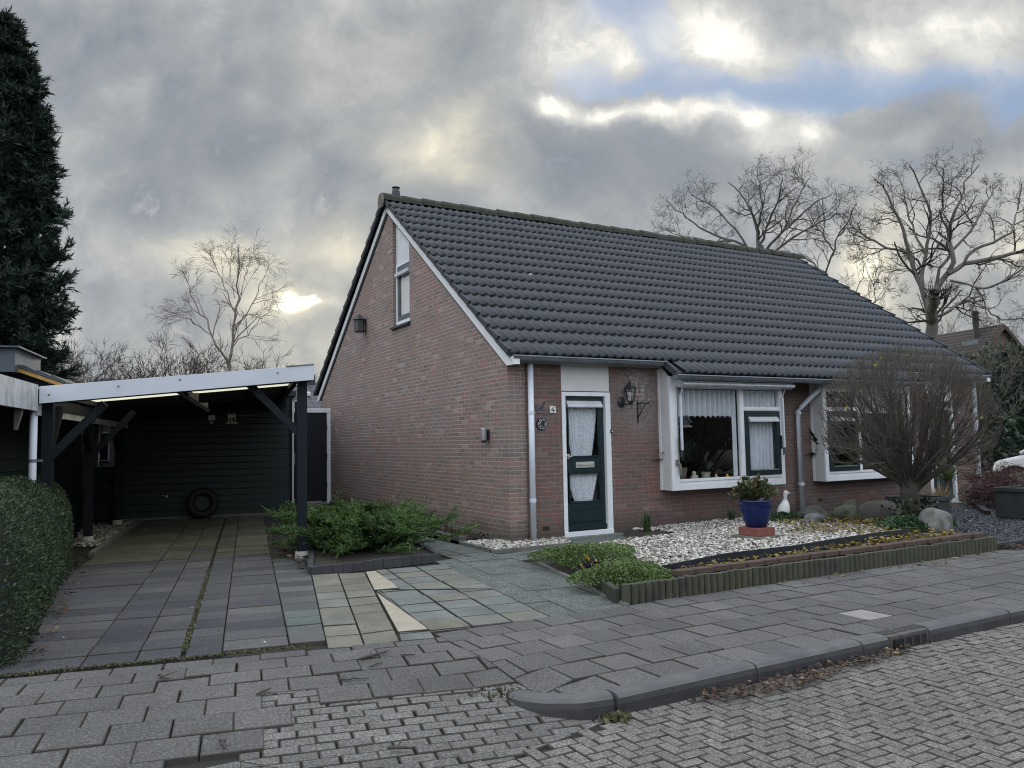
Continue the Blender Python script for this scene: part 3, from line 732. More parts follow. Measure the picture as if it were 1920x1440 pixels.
# gutters ------------------------------------------------------------
def gutter(x0, x1, yc, zt, name='gutter'):
    r = .062; vs = []; fs = []; ns = 9; th = .006
    for xx in (x0, x1):
        for rr in (r, r-th):
            for kk in range(ns):
                a = math.pi+math.pi*kk/(ns-1); vs.append((xx, yc+rr*math.cos(a), zt+rr*1.05*math.sin(a)))
    for kk in range(ns-1):
        fs += [(kk, kk+1, 2*ns+kk+1, 2*ns+kk), (ns+kk, 3*ns+kk, 3*ns+kk+1, ns+kk+1)]
    mb = MB(); mb.add(vs, fs)
    for xx in (x0, x1-.004): mb.prism([(yc+r*math.cos(math.pi+math.pi*kk/(ns-1)), zt+r*1.05*math.sin(math.pi+math.pi*kk/(ns-1))) for kk in range(ns)], 'x', xx, xx+.004)
    mb.tube([(x0-.01, yc-r, zt), (x1+.01, yc-r, zt)], .012, 8)
    g = mb.build(name, M['zinc'], house)
    mb = MB(); n = int((x1-x0)/.62); 
    for i in range(n+1):
        xx = x0+.3+i*.62
        if xx < x1-.05: mb.prism([(yc+(r+.004)*math.cos(math.pi+math.pi*kk/(ns-1)), zt+(r+.004)*1.05*math.sin(math.pi+math.pi*kk/(ns-1))) for kk in range(ns)]+[(yc+r*.8, zt), (yc-r*.8, zt)], 'x', xx, xx+.018)
    mb.each('gutter_bracket', plain('bracket_zinc', (.13, .145, .16), .5, metal=.3), g)
gutter(-.04, 2.62, ye-.045, 2.578); gutter(2.60, LH-2.62, yb_-.05, 2.352); gutter(LH-2.60, LH+.04, ye-.045, 2.578)
# soffits
mb = MB(); mb.box(.05, 2.66, ye+.0, -.001, 2.505, 2.53); mb.box(LH-2.66, LH-.05, ye, -.001, 2.505, 2.53); mb.box(2.72, LH-2.72, yb_+.02, -.001, 2.335, 2.36)
mb.each('soffit', plain('soffit_board', (.30, .31, .32), .6), house)
for xx in (2.622, LH-2.664):
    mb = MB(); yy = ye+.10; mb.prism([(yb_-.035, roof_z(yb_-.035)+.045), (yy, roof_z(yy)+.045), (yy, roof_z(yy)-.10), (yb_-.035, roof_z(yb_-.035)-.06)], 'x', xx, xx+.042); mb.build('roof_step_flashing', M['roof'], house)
# downpipes
def pipe(pts, name='downpipe', r=.042):
    mb = MB(); mb.tube(pts, r, 14); o = mb.build(name, M['pvc'], house, smooth=False)
    for p in o.data.polygons: p.use_smooth = len(p.vertices) == 4
    mb = MB()
    for z in (.55, 1.78):
        mb = MB(); x, y = pts[-1][0], pts[-1][1]; mb.lathe((x, y, z), [(r+.006, 0), (r+.006, .05)], 14); mb.box(x-.012, x+.012, y, -.001, z+.015, z+.035)
        mb.build('pipe_clip', M['pvc'], o)
pipe([(.33, -.075, 2.50), (.33, -.075, .0)])
pipe([(6.06, -.30, 2.30), (6.06, -.28, 2.20), (5.98, -.20, 2.10), (5.80, -.085, 1.90), (5.757, -.075, 1.84), (5.757, -.075, .08)])
pipe([(LH-.33+.10, -.075, 2.50), (LH-.33+.10, -.075, .05)])
# doors ----------------------------------------------------------------
def front_door(flip):
    fx = (lambda x: LH-x) if flip else (lambda x: x)
    B = lambda mb, x0, x1, *a: mb.box(min(fx(x0), fx(x1)), max(fx(x0), fx(x1)), *a)
    mb = MB(); B(mb, .889, .953, -.012, .09, .06, 2.11); B(mb, 1.665, 1.757, -.012, .09, .06, 2.11); B(mb, .953, 1.665, -.012, .09, 2.052, 2.11); B(mb, .889, 1.757, -.022, .10, .012, .085)
    fr = mb.build('door_frame', M['white'], house, bevel=.004)
    mb = MB(); B(mb, .889, 1.757, .01, .05, 2.125, 2.56); mb.build('transom_panel', M['cream'], house)
    mb = MB(); B(mb, .890, 1.756, .0, .04, 2.1105, 2.124); mb.build('panel_joint', M['black'], house)
    z0, z1, xa, xb = .09, 2.05, .956, 1.662; yd = .045
    gx0, gx1 = 1.0, 1.585
    mb = MB()
    for a in ((xa, gx0, z0, z1), (gx1, xb, z0, z1), (gx0, gx1, 1.925, z1), (gx0, gx1, .93, 1.155), (gx0, gx1, z0, .495)): B(mb, a[0], a[1], yd, yd+.045, a[2], a[3])
    d = mb.build('front_door', M['green'], house, bevel=.004)
    mb = MB()
    for (za, zb) in ((1.155, 1.925), (.495, .93)):
        for a in ((gx0+.012, gx0+.03, za, zb), (gx1-.03, gx1-.012, za, zb), (gx0+.012, gx1-.012, za+.003, za+.02), (gx0+.012, gx1-.012, zb-.02, zb-.003)): B(mb, a[0], a[1], yd-.012, yd+.012, a[2], a[3])
    B(mb, xa+.07, xb-.07, yd-.010, yd-.001, .22, .235); B(mb, xa+.07, xb-.07, yd-.010, yd-.001, .40, .415); B(mb, xa+.02, xb-.005, yd-.035, yd-.001, .10, .165)
    mb.build('glazing_bead', M['green'], d)
    for (za, zb) in ((1.155, 1.925), (.495, .93)):
        mb = MB(); B(mb, gx0, gx1, yd+.018, yd+.024, za, zb); mb.build('pane', M['glass'], d)
    mb = MB(); P = [(fx(1.005), yd), (fx(1.615), yd)]
    mb.prism([(yd-.001, 1.985), (yd-.055, 1.91), (yd-.055, 1.885), (yd-.001, 1.885)], 'x', min(fx(1.0), fx(1.62)), max(fx(1.0), fx(1.62))); mb.build('ventilation_grille', M['alu'], d, bevel=.003)
    mb = MB(); B(mb, 1.14, 1.47, yd-.012, yd-.001, 1.0, 1.085); B(mb, 1.165, 1.445, yd-.02, yd-.012, 1.035, 1.065)
    mb.build('letter_flap', plain('flap', (.52, .51, .48), .35, metal=.3), d, bevel=.003)
    mb = MB(); B(mb, .962, 1.035, yd-.022, yd-.001, 1.14, 1.205); B(mb, .975, .985, yd-.05, yd-.022, 1.165, 1.18); B(mb, .975, 1.06, yd-.05, yd-.04, 1.165, 1.18)
    mb.build('door_handle', plain('handle_cream', (.50, .48, .44), .4), d)
    mb = MB(); B(mb, .80, 1.85, -.16, -.014, -.06, .02); mb.build('doorstep', plain('doorstep_stone', (.11, .12, .115), .85, (.17, .18, .17), 9, bump=.3), house)
front_door(False); front_door(True)
# bay windows -------------------------------------------------------------
YB = -.2857
def bay(flip):
    fx = (lambda x: LH-x) if flip else (lambda x: x)
    B = lambda mb, x0, x1, *a: mb.box(min(fx(x0), fx(x1)), max(fx(x0), fx(x1)), *a)
    mb = MB(); y0, y1 = YB, YB+.07
    B(mb, 2.70, 2.835, y0, y1, .609, 2.36); B(mb, 5.055, 5.123, y0, y1, .609, 2.36); B(mb, 2.835, 5.055, y0, y1, 2.18, 2.36)
    B(mb, 2.835, 5.055, y0, y1, .609, .70); B(mb, 2.835, 5.055, y0+.016, y1, .70, .735); B(mb, 2.835, 5.055, y0+.004, y1, .735, .775)
    B(mb, 4.155, 4.24, y0+.006, y1, .775, 2.18); B(mb, 4.24, 5.055, y0+.004, y1, 1.835, 1.868); B(mb, 4.24, 5.055, y0+.014, y1, 1.868, 1.90)
    bay = mb.build('bay_window', M['white'], house, bevel=.004)
    mb = MB()
    for xx in (2.694, 5.094): mb.prism([(YB+.03, .612), (-.001, .612), (-.001, 2.50), (-.10, 2.50), (YB+.03, 2.345)], 'x', min(fx(xx), fx(xx+.035)), max(fx(xx), fx(xx+.035)))
    mb.each('side_panel', M['cream'], bay)
    mb = MB()
    for xx in (2.682, 5.123): 
        a, b2 = fx(xx), fx(xx+.018); mb.prism([(-.045, .609), (.0, .609), (.0, 2.49), (-.045, 2.49)], 'x', min(a, b2), max(a, b2)); mb.prism([(YB+.003, .609), (YB+.04, .609), (YB+.04, 2.34), (YB+.003, 2.34)], 'x', min(a, b2), max(a, b2))
    mb.each('corner_bead', M['white'], bay)
    mb = MB(); B(mb, 2.735, 5.09, YB+.075, -.001, .60, .64); B(mb, 2.735, 5.09, YB+.075, .27, .70, .73); mb.build('window_sill', M['white'], bay)
    mb = MB(); B(mb, 2.835, 4.155, y0+.035, y0+.041, .775, 2.18); mb.build('pane', M['glass'], bay)
    mb = MB(); B(mb, 4.24, 5.055, y0+.035, y0+.041, 1.90, 2.18); mb.build('pane', M['glass'], bay)
    mb = MB(); ca, cb, za, zb = 4.248, 5.047, .785, 1.828
    for a in ((ca, ca+.085, za, zb), (cb-.085, cb, za, zb), (ca+.085, cb-.085, za, za+.085), (ca+.085, cb-.085, zb-.11, zb)): B(mb, a[0], a[1], y0-.012, y0+.05, a[2], a[3])
    mb.build('casement', M['green'], bay, bevel=.004)
    mb = MB(); B(mb, ca+.085, cb-.085, y0+.014, y0+.02, za+.085, zb-.11); mb.build('pane', M['glass'], bay)
    mb = MB(); mb.prism([(y0-.013, 1.735), (y0-.06, 1.675), (y0-.06, 1.650), (y0-.013, 1.650)], 'x', min(fx(4.315), fx(4.985)), max(fx(4.315), fx(4.985))); mb.build('ventilation_grille', M['alu'], bay, bevel=.003)
    mb = MB(); B(mb, ca+.085, cb-.085, y0-.03, y0-.012, za+.07, za+.087); mb.build('water_bar', M['zinc'], bay)
    return bay
bay1 = bay(False); bay2 = bay(True)
# rolled-in awning over the left bay
aw = thing('rolled_awning', 'slim grey cassette awning rolled in above the net-curtained bay window', 'awning', (4.04, YB, 2.25))
mb = MB(); mb.prism([(YB-.001, 2.335), (YB-.10, 2.325), (YB-.17, 2.285), (YB-.175, 2.215), (YB-.14, 2.185), (YB-.001, 2.205)], 'x', 2.79, 5.22); mb.build('cassette', M['alu'], aw, bevel=.006)
mb = MB(); mb.tube([(2.785, YB-.175, 2.235), (5.225, YB-.175, 2.235)], .032, 10); mb.build('front_rail', plain('rail_alu', (.70, .74, .78), .25, metal=.5), aw)
for xx in (2.87, 5.105):
    mb = MB(); mb.box(xx-.016, xx+.016, YB-.045, YB-.012, 1.22, 2.06); mb.tube([(xx, YB-.03, 2.06), (xx-.01, YB-.11, 2.205)], .012, 6); mb.build('folding_arm', M['pvc'], aw, bevel=.004)
    mb = MB(); mb.tube([(xx-.01, YB-.03, 1.22), (xx-.04, YB-.05, 1.12), (xx-.055, YB-.045, 1.10)], .014, 6); mb.box(xx-.065, xx-.055, YB-.04, YB-.012, 1.2, 1.42); mb.build('arm_stop', M['black'], aw)
mb = MB(); mb.tube([(2.80, YB-.03, 2.2), (2.795, YB-.03, 1.05)], .006, 6); mb.box(2.755, 2.80, YB-.03, YB-.0005, .99, 1.08); mb.tube([(2.80, YB-.04, 1.02), (2.815, YB-.045, .92), (2.815, YB-.045, .84)], [.02, .026, .018], 8); mb.build('cord_cleat', plain('cleat', (.16, .15, .13), .6), aw)
# attic window in the gable ---------------------------------------------------
XW = .055
mb = MB(); zt = lambda y: roof_z(y)-.14
mb.prism([(3.58, 4.80), (4.39, 4.80), (4.39, zt(4.39)), (3.58, zt(3.58))], 'x', XW+.012, XW+.05); mb.build('attic_panel', plain('attic_board', (.66, .67, .68), .55, (.58, .59, .60), 2.5), house)
mb = MB()
for a in ((3.58, 3.64, 3.63, 4.79), (4.33, 4.39, 3.63, 4.79), (3.64, 4.33, 3.63, 3.69), (3.64, 4.33, 4.73, 4.79)): mb.box(XW, XW+.07, *a)
at_ = mb.build('attic_window', M['white'], house, bevel=.004)
mb = MB()
for a in ((3.645, 3.71, 3.695, 4.725), (4.26, 4.325, 3.695, 4.725), (3.71, 4.26, 3.695, 3.79), (3.71, 4.26, 4.60, 4.725)): mb.box(XW+.012, XW+.06, *a)
mb.build('casement', plain('casement_grey_green', (.10, .115, .125), .4), at_)
mb = MB(); mb.box(XW+.03, XW+.036, 3.71, 4.26, 3.79, 4.60); mb.build('pane', M['glass'], at_)
mb = MB(); mb.prism([(3.66, 4.535), (4.31, 4.535), (4.31, 4.60), (3.66, 4.60)], 'x', XW-.06, XW+.011); mb.build('ventilation_grille', M['alu'], at_, bevel=.004)
mb = MB(); mb.prism([(-.055, 3.585), (.2, 3.625), (.2, 3.56), (-.055, 3.545)], 'y', 3.54, 4.44); mb.build('window_sill', plain('sill_tile', (.03, .028, .03), .5), house)
# vents in the brickwork
for x, z in ((.583, .165), (6.31, .27), (10.72, .20)):
    mb = MB(); mb.box(x-.055, x+.055, -.004, .02, z-.028, z+.028); mb.build('air_brick', M['black'], house)
# ---------------------------------------------------------------- curtains and things in the windows
def curtain(name, label, x0, x1, z0, z1, y, mat, folds, amp=.018, scallop=0.0, gather=None, cat='curtain', group=None):
    nx = folds*10; nz = 8; V = []; F = []
    for j in range(nz+1):
        tz = j/nz
        for i in range(nx+1):
            t = i/nx; x = x0+(x1-x0)*t; ph = t*folds*2*math.pi
            zz = z0+(z1-z0)*tz
            if scallop and j == 0: zz += scallop*(.5-.5*math.cos(ph*1.0))*1.0-scallop
            if gather:
                g = gather(tz); x = g[0]+(g[1]-g[0])*t
            V.append((x, y+amp*math.sin(ph+.6*math.sin(t*9))*(1 if not gather else .8)+.004*math.sin(ph*2.3), zz))
    for j in range(nz):
        for i in range(nx):
            a = j*(nx+1)+i; F.append((a, a+1, a+nx+2, a+nx+1))
    o = arrmesh(name, V, F, mat, None, ((x0+x1)/2, y, z0), smooth=True)
    return tag(o, label, cat, group)
curtain('lace_valance', 'white scalloped lace valance across the top of the largest bay pane', 2.84, 4.15, 1.755, 2.17, YB+.115, M['lace'], 12, .045, .035)
curtain('net_curtain', 'short white net curtain in the small top light above the green casement', 4.25, 5.05, 1.89, 2.17, YB+.11, M['net'], 8, .04)
curtain('net_curtain', 'long pleated white net curtain behind the green casement of the bay', 4.33, 4.97, .86, 1.72, YB+.11, M['net'], 7, .045)
curtain('net_curtain', 'narrow white net strip hanging beside the bay mullion', 4.06, 4.15, .78, 1.76, YB+.10, M['net'], 2, .012)
curtain('door_curtain', 'upper white lace curtain drawn in behind the door glass', 1.04, 1.58, 1.16, 1.92, .095, M['lace'], 9, .012, gather=lambda t: (1.005+.10*(1-t)**1.3, 1.575-.11*(1-t)**1.3))
curtain('door_curtain', 'lower white lace curtain fanned behind the small door pane', 1.04, 1.58, .50, .92, .095, M['lace'], 9, .012, gather=lambda t: (1.005+.14*(1-t), 1.575-.12*(1-t)))
mb = MB(); mb.box(XW+.05, XW+.056, 3.70, 4.27, 3.78, 4.61)
rb = mb.build('roller_blind', clothmat('blind_cloth', (.80, .80, .76), .15), None, (XW+.053, 3.98, 3.8)); tag(rb, 'cream roller blind drawn down in the tall attic window', 'blind')
curtain('net_curtain', 'white gathered net curtain across the right neighbour bay', LH-4.15, LH-3.2, 1.80, 2.17, YB+.095, M['net'], 9, .014)
# little bird feeder hanging behind the pane
fb = thing('bird_feeder', 'little dark house shaped bird feeder hung behind the bay glass', 'bird feeder', (3.08, YB+.16, 1.55))
mb = MB(); mb.prism([(2.98, 1.60), (3.17, 1.60), (3.17, 1.66), (3.075, 1.74), (2.98, 1.66)], 'y', YB+.12, YB+.22); mb.build('body', plain('feeder_wood', (.06, .07, .08), .7), fb)
mb = MB(); mb.prism([(2.95, 1.645), (3.075, 1.755), (3.20, 1.645), (3.20, 1.66), (3.075, 1.772), (2.95, 1.66)], 'y', YB+.10, YB+.24); mb.build('roof', plain('feeder_roof', (.20, .23, .27), .6), fb)
mb = MB(); mb.box(2.96, 3.20, YB+.10, YB+.24, 1.575, 1.60); mb.build('tray', plain('feeder_tray', (.36, .31, .25), .7), fb)
def pot_plant(name, label, x, y, z, s, lf, leafm, potm):
    t_ = thing(name, label, 'plant', (x, y, z)); mb = MB(); mb.lathe((x, y, z), [(.05*s, 0), (.075*s, .12*s), (.082*s, .125*s), (.07*s, .12*s)], 14); mb.build('pot', potm, t_, smooth=False)
    P = []
    for _ in range(lf):
        a = nr.uniform(0, 6.28); e = nr.uniform(.2, 1.3); L = nr.uniform(.12, .42)*s; d = np.array((math.cos(a)*math.cos(e), .45*math.sin(a)*math.cos(e), math.sin(e))); b = np.array((x, y, z+.12*s))
        p = b+d*L; q = b+d*L*.5+np.array((0, 0, .05*s)); w = np.cross(d, (0, 0, 1)); w = w/(np.linalg.norm(w)+1e-6)*.018*s
        P.append((b+d*L*.35, q-w, p+np.array((0, 0, -.03)), q+w))
    quads('leaves', P, leafm, t_)
M['houseplant'] = leafmat('houseplant_leaf', [(0, (.012, .03, .016)), (1, (.03, .06, .03))], .4, .1)
M['clay'] = plain('clay_pot', (.16, .13, .10), .8)
pot_plant('house_plant', 'bushy dark houseplant in a wide pot on the left of the bay sill', 3.02, YB+.22, .735, 1.7, 90, M['houseplant'], M['clay'])
pot_plant('house_plant', 'small houseplant in a cream pot near the middle of the bay sill', 3.55, YB+.20, .735, 1.0, 60, M['houseplant'], plain('cream_pot', (.45, .43, .36), .6))
for x, s, lab, colr in ((3.27, .10, 'cream figurine with a ring handle standing on the bay sill', (.55, .52, .45)), (3.74, .06, 'small white and red ornament on the bay sill', (.60, .50, .46)), (3.98, .055, 'little yellow ornament glowing at the right of the bay sill', (.75, .50, .08))):
    mb = MB(); mb.lathe((x, YB+.17, .735), [(.55*s, 0), (.62*s, .3*s), (.45*s, .75*s), (.25*s, .9*s), (.36*s, 1.1*s), (.33*s, 1.35*s), (.1*s, 1.5*s)], 14)
    mb.tube([(x+.5*s+.4*s*math.cos(a), YB+.17, .735+.45*s+.35*s*math.sin(a)) for a in [i*.7 for i in range(10)]], .1*s, 6)
    tag(mb.build('figurine', plain('figurine_glaze', colr, .35), None, (x, YB+.17, .735), smooth=True), lab, 'ornament')
pot_plant('house_plant', 'leafy green plant behind the right neighbour casement', LH-4.9, YB+.24, .735, 1.9, 90, M['houseplant'], M['clay'])
mb = MB(); mb.lathe((7.30, YB+.2, .735), [(.05, 0), (.06, .06), (.045, .22), (.03, .30), (.012, .36), (.014, .42), (.10, .42), (.075, .58), (.05, .62)], 14)
tag(mb.build('table_lamp', plain('lamp_brass', (.30, .24, .16), .4), None, (7.3, YB+.2, .735), smooth=False), 'small shaded table lamp standing in the right neighbour bay', 'lamp')

# ---------------------------------------------------------------- things fixed to the house walls
ln = thing('wall_lantern', 'black six sided carriage lantern on the brickwork right of the door', 'lantern', (2.05, 0, 2.0))
mb = MB(); mb.lathe((0, 0, 0), [(.001, 0), (.07, .0), (.07, .012), (.045, .03), (.02, .035)], 14)
mb.v = [(1.965+a, -c, 1.965+b*1.15) for a, b, c in mb.v]; mb.tube([(1.965, -.02, 1.965), (1.98, -.08, 1.93), (2.03, -.12, 1.93), (2.05, -.13, 1.965)], .014, 8); mb.build('wall_bracket', M['black'], ln)
mb = MB(); c = (2.05, -.13, 1.97)
mb.lathe(c, [(.02, -.045), (.035, -.02), (.05, 0), (.052, .012)], 6)
mb.lathe(c, [(.105, .195), (.105, .21), (.075, .235), (.055, .275), (.028, .285), (.018, .31), (.006, .335)], 6)
for k_ in range(6):
    a = 2*math.pi*k_/6; mb.tube([(c[0]+.05*math.cos(a), c[1]+.05*math.sin(a), c[2]+.01), (c[0]+.088*math.cos(a), c[1]+.088*math.sin(a), c[2]+.197)], .006, 5)
mb.build('cage', M['black'], ln)
mb = MB(); mb.lathe(c, [(.046, .013), (.083, .194)], 6, cap=False); mb.build('lantern_glass', M['glass'], ln)
mb = MB(); mb.lathe(c, [(.015, .015), (.018, .07), (.028, .09), (.03, .12), (.015, .15)], 10); mb.build('bulb', plain('bulb_glass', (.7, .7, .68), .2), ln)
mb = MB(); mb.box(2.262, 2.288, -.012, -.001, 1.66, 1.99); mb.tube([(2.275, -.01, 1.95), (2.30, -.10, 1.955), (2.32, -.20, 1.94), (2.33, -.23, 1.955)], .010, 6); mb.tube([(2.275, -.01, 1.74), (2.285, -.06, 1.80), (2.30, -.12, 1.88), (2.312, -.16, 1.945)], .009, 6); mb.tube([(2.285, -.05, 1.86), (2.29, -.08, 1.885), (2.296, -.07, 1.915), (2.29, -.045, 1.905)], .006, 5)
tag(mb.build('hanging_basket_bracket', M['black'], None, (2.275, 0, 1.7)), 'empty black iron basket bracket on the bloomed brickwork', 'bracket')
# number plate with its figure
npl = thing('house_number_plate', 'small white square plate with the black number 4 beside the door', 'sign', (.734, 0, 1.85))
mb = MB(); mb.box(.684, .784, -.012, -.001, 1.80, 1.90); mb.build('plate', plain('enamel', (.80, .80, .78), .3), npl, bevel=.003)
mb = MB(); mb.beam((.745, -.0135, 1.885), (.712, -.0135, 1.842), .003, .010, (0, 1, 0)); mb.add([(.706, -.0145, 1.838), (.764, -.0145, 1.838), (.764, -.0145, 1.848), (.706, -.0145, 1.848)], [(0, 1, 2, 3)])
mb = MB()
def strk(x0, z0, x1, z1, w):
    d = Vector((x1-x0, 0, z1-z0)).normalized(); n_ = Vector((-d.z, 0, d.x))*(w/2)
    mb.prism([(x0+n_.x, z0+n_.z), (x1+n_.x, z1+n_.z), (x1-n_.x, z1-n_.z), (x0-n_.x, z0-n_.z)], 'y', -.0145, -.0125)
strk(.742, 1.886, .708, 1.842, .011); strk(.703, 1.8405, .766, 1.8405, .0105); strk(.7435, 1.862, .7435, 1.812, .0115)
mb.build('number', M['black'], npl)
mb = MB(); strk(.755, 1.886, .778, 1.893, .012); mb.build('corner_mark', plain('moss_yellow', (.40, .38, .10), .7), npl)
np2 = thing('house_number_plate', 'small pale number plate on the brick pier of the right house', 'sign', (LH-.70, 0, 1.87))
mb = MB(); mb.box(LH-.75, LH-.65, -.012, -.001, 1.81, 1.92); mb.build('plate', plain('enamel_two', (.74, .74, .73), .3), np2, bevel=.003)
mb = MB(); strk(LH-.71, 1.905, LH-.692, 1.905, .012); strk(LH-.70, 1.905, LH-.70, 1.83, .012); mb.build('number', M['black'], np2)
# round slate name plaque with a white painted motif
pq = thing('round_plaque', 'round black slate plaque with white painted sprigs left of the door', 'plaque', (.54, 0, 1.644))
mb = MB(); mb.lathe((0, 0, 0), [(.001, 0), (.088, 0), (.09, .006), (.086, .016), (.001, .016)], 28, cap=False); mb.v = [(.54+a, -c-.001, 1.644+b) for a, b, c in mb.v]; mb.build('disc', plain('slate', (.012, .014, .018), .5), pq)
mb = MB(); rr = random.Random(5)
for i in range(46):
    a = rr.uniform(0, 6.28); q = rr.uniform(.028, .072)
    if math.cos(a) > .2 and q < .05: q = .066
    x, z = .54+q*math.cos(a), 1.644+q*math.sin(a); b_ = rr.uniform(0, 3.1); L = rr.uniform(.006, .014)
    mb.prism([(x-L*math.cos(b_), z-L*math.sin(b_)), (x-.005*math.sin(b_), z+.005*math.cos(b_)), (x+L*math.cos(b_), z+L*math.sin(b_)), (x+.005*math.sin(b_), z-.005*math.cos(b_))], 'y', -.0195, -.0175)
mb.build('painted_motif', plain('white_enamel', (.75, .76, .76), .4), pq)
fh = thing('flag_holder', 'grey metal flagpole socket slanting out of the wall above the plaque', 'flag holder', (.515, 0, 1.86))
mb = MB(); mb.box(.475, .545, -.012, -.001, 1.80, 1.91); mb.build('back_plate', M['zinc'], fh, bevel=.003)
mb = MB(); mb.tube([(.51, -.01, 1.845), (.535, -.11, 1.955)], .020, 12, cap=False); mb.tube([(.51, -.01, 1.845), (.532, -.10, 1.943)], .017, 12); mb.build('socket', M['zinc'], fh)
mb = MB(); mb.box(1.742, 1.757+.02, -.03, -.0125, 1.50, 1.555); db = mb.build('door_bell', M['black'], None, (1.755, -.02, 1.52), bevel=.003); tag(db, 'tiny black door bell on the right door jamb', 'door bell')
mb = MB(); mb.box(1.757, 1.770, -.034, -.030, 1.518, 1.538); mb.build('push_button', M['white'], db)
mb = MB(); mb.prism([(.405, .165), (.435, .165), (.42, .13)], 'y', -.006, -.001); tag(mb.build('warning_tag', plain('yellow_tag', (.60, .45, .04), .5), None, (.42, 0, .15)), 'tiny yellow triangular tag low on the wall beside the downpipe', 'tag')
# gable lamp and box
kl = thing('wall_lamp', 'black and grey up-and-down lamp near the front corner of the gable', 'lamp', (0, .60, 1.5))
mb = MB(); mb.box(-.03, -.0005, .555, .645, 1.44, 1.58); mb.build('back_box', M['black'], kl, bevel=.004)
mb = MB(); mb.lathe((-.075, .60, 1.425), [(.042, 0), (.045, .01), (.045, .165), (.042, .175)], 16); mb.build('cylinder', plain('lamp_silver', (.45, .48, .52), .35, metal=.6), kl)
mb = MB(); mb.lathe((-.075, .60, 1.395), [(.03, 0), (.047, .028)], 16); mb.build('lens', M['black'], kl)
gb = thing('gable_lantern', 'dark weathered box lantern with pointed top high on the gable', 'lantern', (0, 5.98, 3.8))
mb = MB(); cx, cy, cz = -.14, 5.98, 3.70; mb.lathe((cx, cy, cz), [(.095, 0), (.11, .02), (.11, .24), (.095, .255)], 6); mb.build('body', plain('old_lantern', (.075, .072, .075), .6, (.05, .048, .05), 14), gb)
mb = MB(); mb.lathe((cx, cy, cz+.255), [(.145, 0), (.135, .02), (.06, .09), (.012, .12)], 6); mb.build('cap', plain('lantern_cap', (.05, .05, .055), .6), gb)
mb = MB(); mb.beam((-.001, cy-.02, cz-.03), (-.001-.02, cy-.02, cz+.28), .05, .02, (1, 0, 0)); mb.tube([(-.01, cy, cz+.2), (cx, cy, cz+.2)], .014, 6); mb.tube([(-.01, cy, cz+.03), (cx, cy, cz+.03)], .014, 6); mb.build('bracket', M['black'], gb)

# ---------------------------------------------------------------- garage, carport, gate (all on the drive's axes)
M['plank'] = None
def plankmat(name, pitch, c1, c2, line):
    t = NT(name); xyz = t.n('SeparateXYZ'); t.t.links.new(t.coord(), xyz.inputs[0])
    f = t.math('FRACT', t.math('DIVIDE', xyz.outputs[2], pitch))
    row = t.math('FLOOR', t.math('DIVIDE', xyz.outputs[2], pitch)); wn = t.n('TexWhiteNoise', noise_dimensions='1D'); t.t.links.new(row, wn.inputs[1])
    mp = t.n('Mapping'); mp.inputs['Scale'].default_value = (1.5, 1.5, 26); t.t.links.new(t.coord(), mp.inputs[0])
    c = t.mix(t.math('MULTIPLY_ADD', wn.outputs[0], .5, t.math('MULTIPLY', t.noise(1.5, 4, .6, mp.outputs[0]), .5)), c1, c2)
    return t.done(c, .5)
M['plank'] = plankmat('dark_green_planks', .130, (.0035, .014, .017), (.006, .020, .023), 0)
gar = thing('garage', 'low dark green planked garage at the end of the drive', 'garage', K(-4.2, 6.55))
mb = MB(K)
n_ = 19; pt_ = .130
for i in range(n_):                                        # weatherboards, each lapping the one below
    z0 = .045+i*pt_; zt_ = min(z0+pt_, 2.42)
    mb.prism([(6.52, z0), (6.52, zt_-.016), (6.532, zt_), (6.56, zt_), (6.56, z0)], 'x', -5.78, -2.63)
mb.build('plank_wall', M['plank'], gar)
mb = MB(K); mb.box(-5.78, -5.70, 6.56, 12.5, .04, 2.42); mb.box(-2.66, -2.60, 6.56, 12.5, .04, 2.42); mb.box(-5.70, -2.66, 12.4, 12.5, .04, 2.42); mb.build('side_wall', M['plank'], gar)
mb = MB(K); mb.box(-5.80, -2.55, 6.51, 12.6, -.05, .045); mb.build('plinth', M['concrete'], gar)
mb = MB(K); mb.box(-5.9, -2.5, 6.45, 12.7, 2.42, 2.52); mb.build('roof', plain('felt_roof', (.02, .022, .026), .8), gar)
mb = MB(K); mb.box(-2.628, -2.57, 6.50, 6.60, .05, 2.40); mb.build('corner_post', M['beamwood'], gar)
mb = MB(K); mb.box(-2.568, -2.54, 6.48, 6.56, .06, 2.30); jm = mb.build('door_jamb', M['white'], gar)
mb = MB(K); mb.box(-2.539, -2.515, 6.47, 6.50, 1.0, 1.24); mb.box(-2.539, -2.515, 6.47, 6.50, .2, .32); mb.each('hinge', M['zinc'], jm)
mb = MB(K); mb.box(-2.514, -2.40, 6.52, 6.58, .05, 2.30); mb.build('side_door', M['beamwood'], gar)
mb = MB(K); mb.lathe((-4.945, 6.50, .42), [(.018, 0), (.024, .02), (.016, .045)], 8); mb.box(-5.03, -5.0, 6.505, 6.52, .455, .47); mb.build('door_handle', plain('handle_steel', (.62, .62, .60), .35), gar)
mb = MB(K); mb.box(-3.50, -3.32, 6.505, 6.519, 2.205, 2.213); mb.box(-3.64, -3.28, 6.505, 6.519, 2.02, 2.028); mb.each('hook_rail', M['zinc'], gar)
